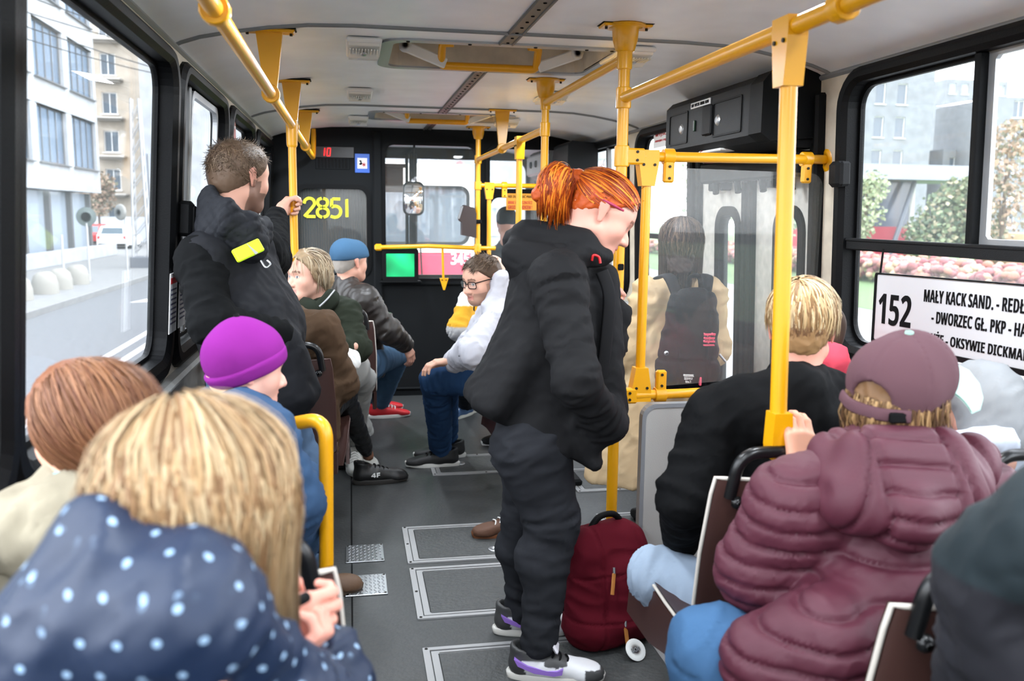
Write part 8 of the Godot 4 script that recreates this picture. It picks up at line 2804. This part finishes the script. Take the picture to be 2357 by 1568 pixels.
	var S := Transform3D(Basis(), Vector3.ZERO)
	b = MB.new()
	var sh := PackedVector2Array()
	for k in 13:
		var an := -PI / 2 + PI * k / 12
		sh.append(Vector2(1.2 + 2.6 * cos(an), 2.2 * sin(an)))
	sh.append(Vector2(-9, 2.2)); sh.append(Vector2(-9, -2.2))
	b.ext(sh, 4.15, 4.85, Transform3D(Basis(Vector3(1, 0, 0), Vector3(0, 0, -1), Vector3(0, 1, 0)), Vector3(0.2, 0, 0)))
	put("canopy", b.mesh(), mat(Color(0.50, 0.53, 0.57), 0.5), o)
	b = MB.new(); b.box(Vector3(-4.0, 0.95, -0.3), Vector3(7.8, 1.9, 1.2))
	put("red_wall", b.mesh(), mat(Color(0.62, 0.18, 0.24), 0.6), o)
	b = MB.new(); b.box(Vector3(-4.0, 3.0, -0.3), Vector3(7.8, 2.3, 1.1))
	put("dark_glazing", b.mesh(), mat(Color(0.34, 0.36, 0.42), 0.15), o)
	b = MB.new(); b.tube([Vector3(-1.8, 0, 1.2), Vector3(-0.3, 4.2, 0.8)], 0.12, 8)
	put("slanted_post", b.mesh(), mat(Color(0.4, 0.42, 0.46), 0.5), o)
	b = MB.new(); b.tube([Vector3(0, 0, 0.2), Vector3(0, 4.2, 0.2)], 0.14, 10)
	put("column", b.mesh(), M.white, o)
	# trees and beds
	var green := [lin(0.36, 0.42, 0.30), lin(0.44, 0.48, 0.36), lin(0.30, 0.36, 0.28), lin(0.55, 0.52, 0.42)]
	var autumn := [lin(0.52, 0.46, 0.38), lin(0.60, 0.50, 0.42), lin(0.42, 0.42, 0.34), lin(0.66, 0.56, 0.48)]
	tree("dense dark green shrub-like tree under the end of the canopy", Vector3(26.359, 0.258, -36.000) * Vector3(1, 0, 1) + Vector3(0, -0.85, 0), 2.6, [[Vector3(0, 2.2, 0), 1.5], [Vector3(-0.9, 1.4, 0), 1.2], [Vector3(1.0, 1.9, 0.3), 1.4], [Vector3(0.6, 3.2, 0), 1.1]], 3200, 0.26, green, 3)
	tree("thin autumn-brown tree behind the window divider on the right", Vector3(27.533, 0.433, -34.000) * Vector3(1, 0, 1) + Vector3(0, -0.85, 0), 5.2, [[Vector3(-0.3, 2.6, 0), 1.3], [Vector3(0.6, 3.6, 0), 1.3], [Vector3(-0.4, 4.6, 0), 1.1], [Vector3(0.3, 5.8, 0), 0.9]], 1500, 0.22, autumn, 4)
	tree("small pale green tree at the left edge of the big right window", Vector3(20.903, 0.394, -34.000) * Vector3(1, 0, 1) + Vector3(0, -0.85, 0), 3.4, [[Vector3(0, 2.6, 0), 0.9], [Vector3(0.2, 3.6, 0), 0.8], [Vector3(-0.3, 1.8, 0), 0.7]], 1100, 0.2, [lin(0.5, 0.55, 0.42), lin(0.58, 0.6, 0.48)], 5)
	tree("leafy tree across the pavement beyond the middle door", Vector3(14.5, -0.85, -32), 5.0, [[Vector3(0, 4.0, 0), 2.0], [Vector3(1.0, 3.0, 1), 1.6], [Vector3(-1.2, 3.4, 0), 1.6], [Vector3(0, 5.6, 0), 1.4]], 3500, 0.26, [lin(0.5, 0.55, 0.45), lin(0.58, 0.62, 0.52)], 8)
	tree("small brown-leaved street tree in front of the beige block", Vector3(-18.0, -0.9, -66), 3.5, [[Vector3(0, 3.0, 0), 1.2], [Vector3(0.3, 4.0, 0), 1.0]], 900, 0.3, autumn, 9)
	var fb := base("flower_bed", "long bed of pink and cream hydrangea heads beyond the lawn on the right", "flower bed", Vector3(17.2, -0.8, -20))
	var rng := RandomNumberGenerator.new()
	rng.seed = 11
	var head := SphereMesh.new()
	head.radius = 0.16; head.height = 0.26; head.radial_segments = 8; head.rings = 5
	var mm := MultiMesh.new()
	mm.transform_format = MultiMesh.TRANSFORM_3D; mm.use_colors = true; mm.mesh = head
	mm.instance_count = 4200
	var pinks := [lin(0.52, 0.32, 0.32), lin(0.58, 0.40, 0.39), lin(0.66, 0.56, 0.46), lin(0.45, 0.25, 0.26), lin(0.57, 0.38, 0.32)]
	for i in 4200:
		var dz := rng.randf_range(-32, 14); var dx := rng.randf_range(0, 2.6)
		var hgt := 0.55 + 0.22 * dx / 2.6 + rng.randf_range(-0.28, 0.12) * (1.0 if dx > 0.3 else 1.4)
		mm.set_instance_transform(i, Transform3D(Basis.from_euler(Vector3(rng.randf(), rng.randf() * 6, 0)).scaled(Vector3.ONE * rng.randf_range(0.6, 1.15)), Vector3(dx, hgt, dz)))
		mm.set_instance_color(i, (pinks[rng.randi() % 5] as Color) * rng.randf_range(0.8, 1.15))
	var mi := MultiMeshInstance3D.new()
	mi.name = "flower_heads"; mi.multimesh = mm; mi.material_override = vmat(0.9); mi.set_meta("kind", "stuff")
	fb.add_child(mi, true)
	var lc := []
	for k in 46:
		lc.append([Vector3(1.3, 0.3, -32 + k), 1.3, 0.32])
	leaf_cloud(fb, "leaves", lc, 6000, 0.2, [lin(0.38, 0.45, 0.25), lin(0.45, 0.5, 0.3), lin(0.3, 0.38, 0.2)], 12)
	b = MB.new()
	b.box(Vector3(30, 0.0, -24), Vector3(3, 1.7, 26), 0.3)
	tag(put("hedge", b.mesh(), grain(mat(Color(0.70, 0.58, 0.42), 0.95), M.fine, 1.0, 1.0, M.mottle)), "low ochre hedge behind the flower bed at the far right", "hedge")
	b = MB.new()
	b.tube([Vector3(6.1, -0.8, -15.5), Vector3(6.1, 4.0, -15.5)], 0.22, 16)
	tag(put("concrete_post", b.mesh(), grain(mat(Color(0.74, 0.73, 0.71), 0.9), M.fine, 0.3, 1.0)), "thick pale concrete post seen through the door window", "post")
	other_bus()


func car(label: String, at: Vector3, paint: Material) -> void:
	var o := base("car", label, "car", at)
	var b := MB.new()
	var q := PackedVector3Array()
	# cross sections along the length, rear at +z
	var secs := [[2.0, 0.70, 0.35, 0.75], [1.95, 0.82, 0.28, 0.98], [1.2, 0.85, 0.25, 0.98], [-1.2, 0.85, 0.25, 0.92], [-1.9, 0.78, 0.3, 0.8], [-2.0, 0.65, 0.4, 0.65]]
	for s in secs:
		for p in rr(-s[1], s[2], s[1], s[3], 0.12, 4): q.append(Vector3(p.x, p.y, s[0]))
	b.grid(q, 16, true)
	b.ext(rr(-0.7, 0.35, 0.7, 0.75, 0.1, 4), 1.99, 2.01)
	put("body", b.mesh(), paint, o)
	b = MB.new()
	q = PackedVector3Array()
	for s in [[1.9, 0.78, 0.9, 0.95], [1.55, 0.66, 0.9, 1.42], [0.2, 0.64, 0.9, 1.48], [-1.1, 0.74, 0.9, 0.95]]:
		for p in rr(-s[1], s[2], s[1], s[3], 0.02, 4): q.append(Vector3(p.x, p.y, s[0]))
	b.grid(q, 16, true)
	put("cabin", b.mesh(), paint, o)
	b = MB.new()
	b.quad(Vector3(-0.62, 0.98, 1.885), Vector3(0.62, 0.98, 1.885), Vector3(0.55, 1.36, 1.62), Vector3(-0.55, 1.36, 1.62))
	put("rear_window", b.mesh(), mat(Color(0.3, 0.35, 0.38), 0.1), o)
	for s in [-1, 1]:
		b = MB.new(); b.box(Vector3(s * 0.7, 0.78, 1.97), Vector3(0.16, 0.22, 0.06), 0.02)
		put("tail_lamp", b.mesh(), M.red, o)
	b = MB.new(); b.box(Vector3(0, 0.6, 2.02), Vector3(0.5, 0.12, 0.02))
	put("number_plate", b.mesh(), M.paper, o)
	b = MB.new(); b.box(Vector3(0, 0.38, 1.98), Vector3(1.5, 0.16, 0.12), 0.04)
	put("bumper", b.mesh(), M.dark, o)
	for s in [[-0.75, 1.25], [0.75, 1.25], [-0.75, -1.25], [0.75, -1.25]]:
		b = MB.new(); b.tube([Vector3(s[0] - 0.09, 0.3, s[1]), Vector3(s[0] + 0.09, 0.3, s[1])], 0.3, 16)
		put("wheel", b.mesh(), M.black, o)


func other_bus() -> void:
	var o := base("trolleybus", "red and white trolleybus standing directly in front, seen through the cab", "bus", Vector3(-0.27, -0.95, -11.6))
	var white := mat(Color(0.92, 0.90, 0.86), 0.35)
	var b := MB.new()
	b.plate(-1.25, 1.86, 1.25, 2.95, rr(-1.14, 1.98, 1.2, 2.72, 0.12), -0.15, 0.0)
	b.box(Vector3(0, 2.1, -9.0), Vector3(2.5, 2.0, 0.1))
	for s in [-1, 1]:
		b.box(Vector3(s * 1.22, 2.85, -4.6), Vector3(0.06, 0.3, 9.0))
	b.box(Vector3(0, 2.97, -4.6), Vector3(2.5, 0.1, 9.2), 0.04)
	put("upper_body", b.mesh(), white, o)
	b = MB.new()
	b.box(Vector3(0, 1.15, -0.075), Vector3(2.5, 1.42, 0.15), 0.03)
	for s in [-1, 1]:
		b.box(Vector3(s * 1.22, 1.15, -4.6), Vector3(0.06, 1.42, 9.0))
	b.box(Vector3(0, 0.9, -4.6), Vector3(2.4, 0.1, 9.0))
	put("red_panel", b.mesh(), mat(Color(0.76, 0.20, 0.30), 0.4), o)
	b = MB.new()
	b.ext(rr(-1.14, 1.98, 1.2, 2.72, 0.12), -0.03, -0.02)
	var gl := glass(Color(0.36, 0.40, 0.43), 0.6)
	put("windscreen", b.mesh(), gl, o)
	b = MB.new()
	b.ring(rr(-1.16, 1.96, 1.22, 2.74, 0.13), rr(-1.12, 2.0, 1.18, 2.70, 0.1), -0.04, 0.012)
	put("window_gasket", b.mesh(), M.dark, o)
	for s in [0.62, 0.9]:
		b = MB.new()
		b.box(Vector3(s, 2.3, -2.5 + s), Vector3(0.14, 0.8, 0.06), 0.01)
		put("inner_panel", b.mesh(), M.alumatt, o)
	text("3451", 0.32, 0.165, M.paper, o, Transform3D(Basis(), Vector3(1.13, 1.78, 0.002)))
	b = MB.new(); b.box(Vector3(0.9, 1.28, 0.01), Vector3(0.8, 0.2, 0.03), 0.01)
	put("plate_holder", b.mesh(), M.alumatt, o)
	b = MB.new()
	b.tube([Vector3(0.66, 1.4, 0.04), Vector3(0.58, 1.56, 0.05), Vector3(0.56, 1.95, 0.05)], 0.012, 6)
	b.tube([Vector3(0.58, 1.56, 0.05), Vector3(0.95, 1.40, 0.05)], 0.012, 6)
	put("wiper", b.mesh(), M.black, o)
	b = MB.new()
	b.lathe([[0.06, 0.0], [0.055, 0.05], [0.0, 0.07]], Transform3D(Basis(), Vector3(1.1, 3.0, -0.1)), 12)
	put("marker_lamp", b.mesh(), mat(Color(0.85, 0.3, 0.3), 0.3), o)
	b = MB.new(); b.box(Vector3(0.0, 2.06, -0.06), Vector3(1.1, 0.14, 0.01))
	put("notice", b.mesh(), mat(Color(0.45, 0.25, 0.33), 0.7), o)
	text("WYNAJEM AUTOBUSÓW", 0.9, 0.05, M.paper, o, Transform3D(Basis(), Vector3(0.0, 2.085, -0.052)))
	for x in [-0.35, 0.25, 0.55]:
		b = MB.new()
		b.lathe([[0.0, 0.36], [0.06, 0.34], [0.09, 0.25], [0.07, 0.15], [0.16, 0.08], [0.2, -0.1]], Transform3D(Basis(), Vector3(x, 2.02, -1.3)), 12)
		put("seated_silhouette", b.mesh(), M.dark, o)
	b = MB.new()
	for s in [-0.9, 0.9]:
		b = MB.new(); b.tube([Vector3(s - 0.12, 0.45, -1.5), Vector3(s + 0.12, 0.45, -1.5)], 0.45, 18)
		put("wheel", b.mesh(), M.black, o)
	var c := base("building", "pale building beyond the other trolleybus with a few white-framed windows", "building", Vector3(-14, -0.9, -62))
	facade(c, Transform3D(), 8, 5, 4.2, 3.6, 1.4, 1.9, 0.9, grain(mat(Color(0.60, 0.61, 0.62), 0.85), null, 0, 0.15, M.mottle), mat(Color(0.6, 0.63, 0.67), 0.1), 1, M.white, 10.0)
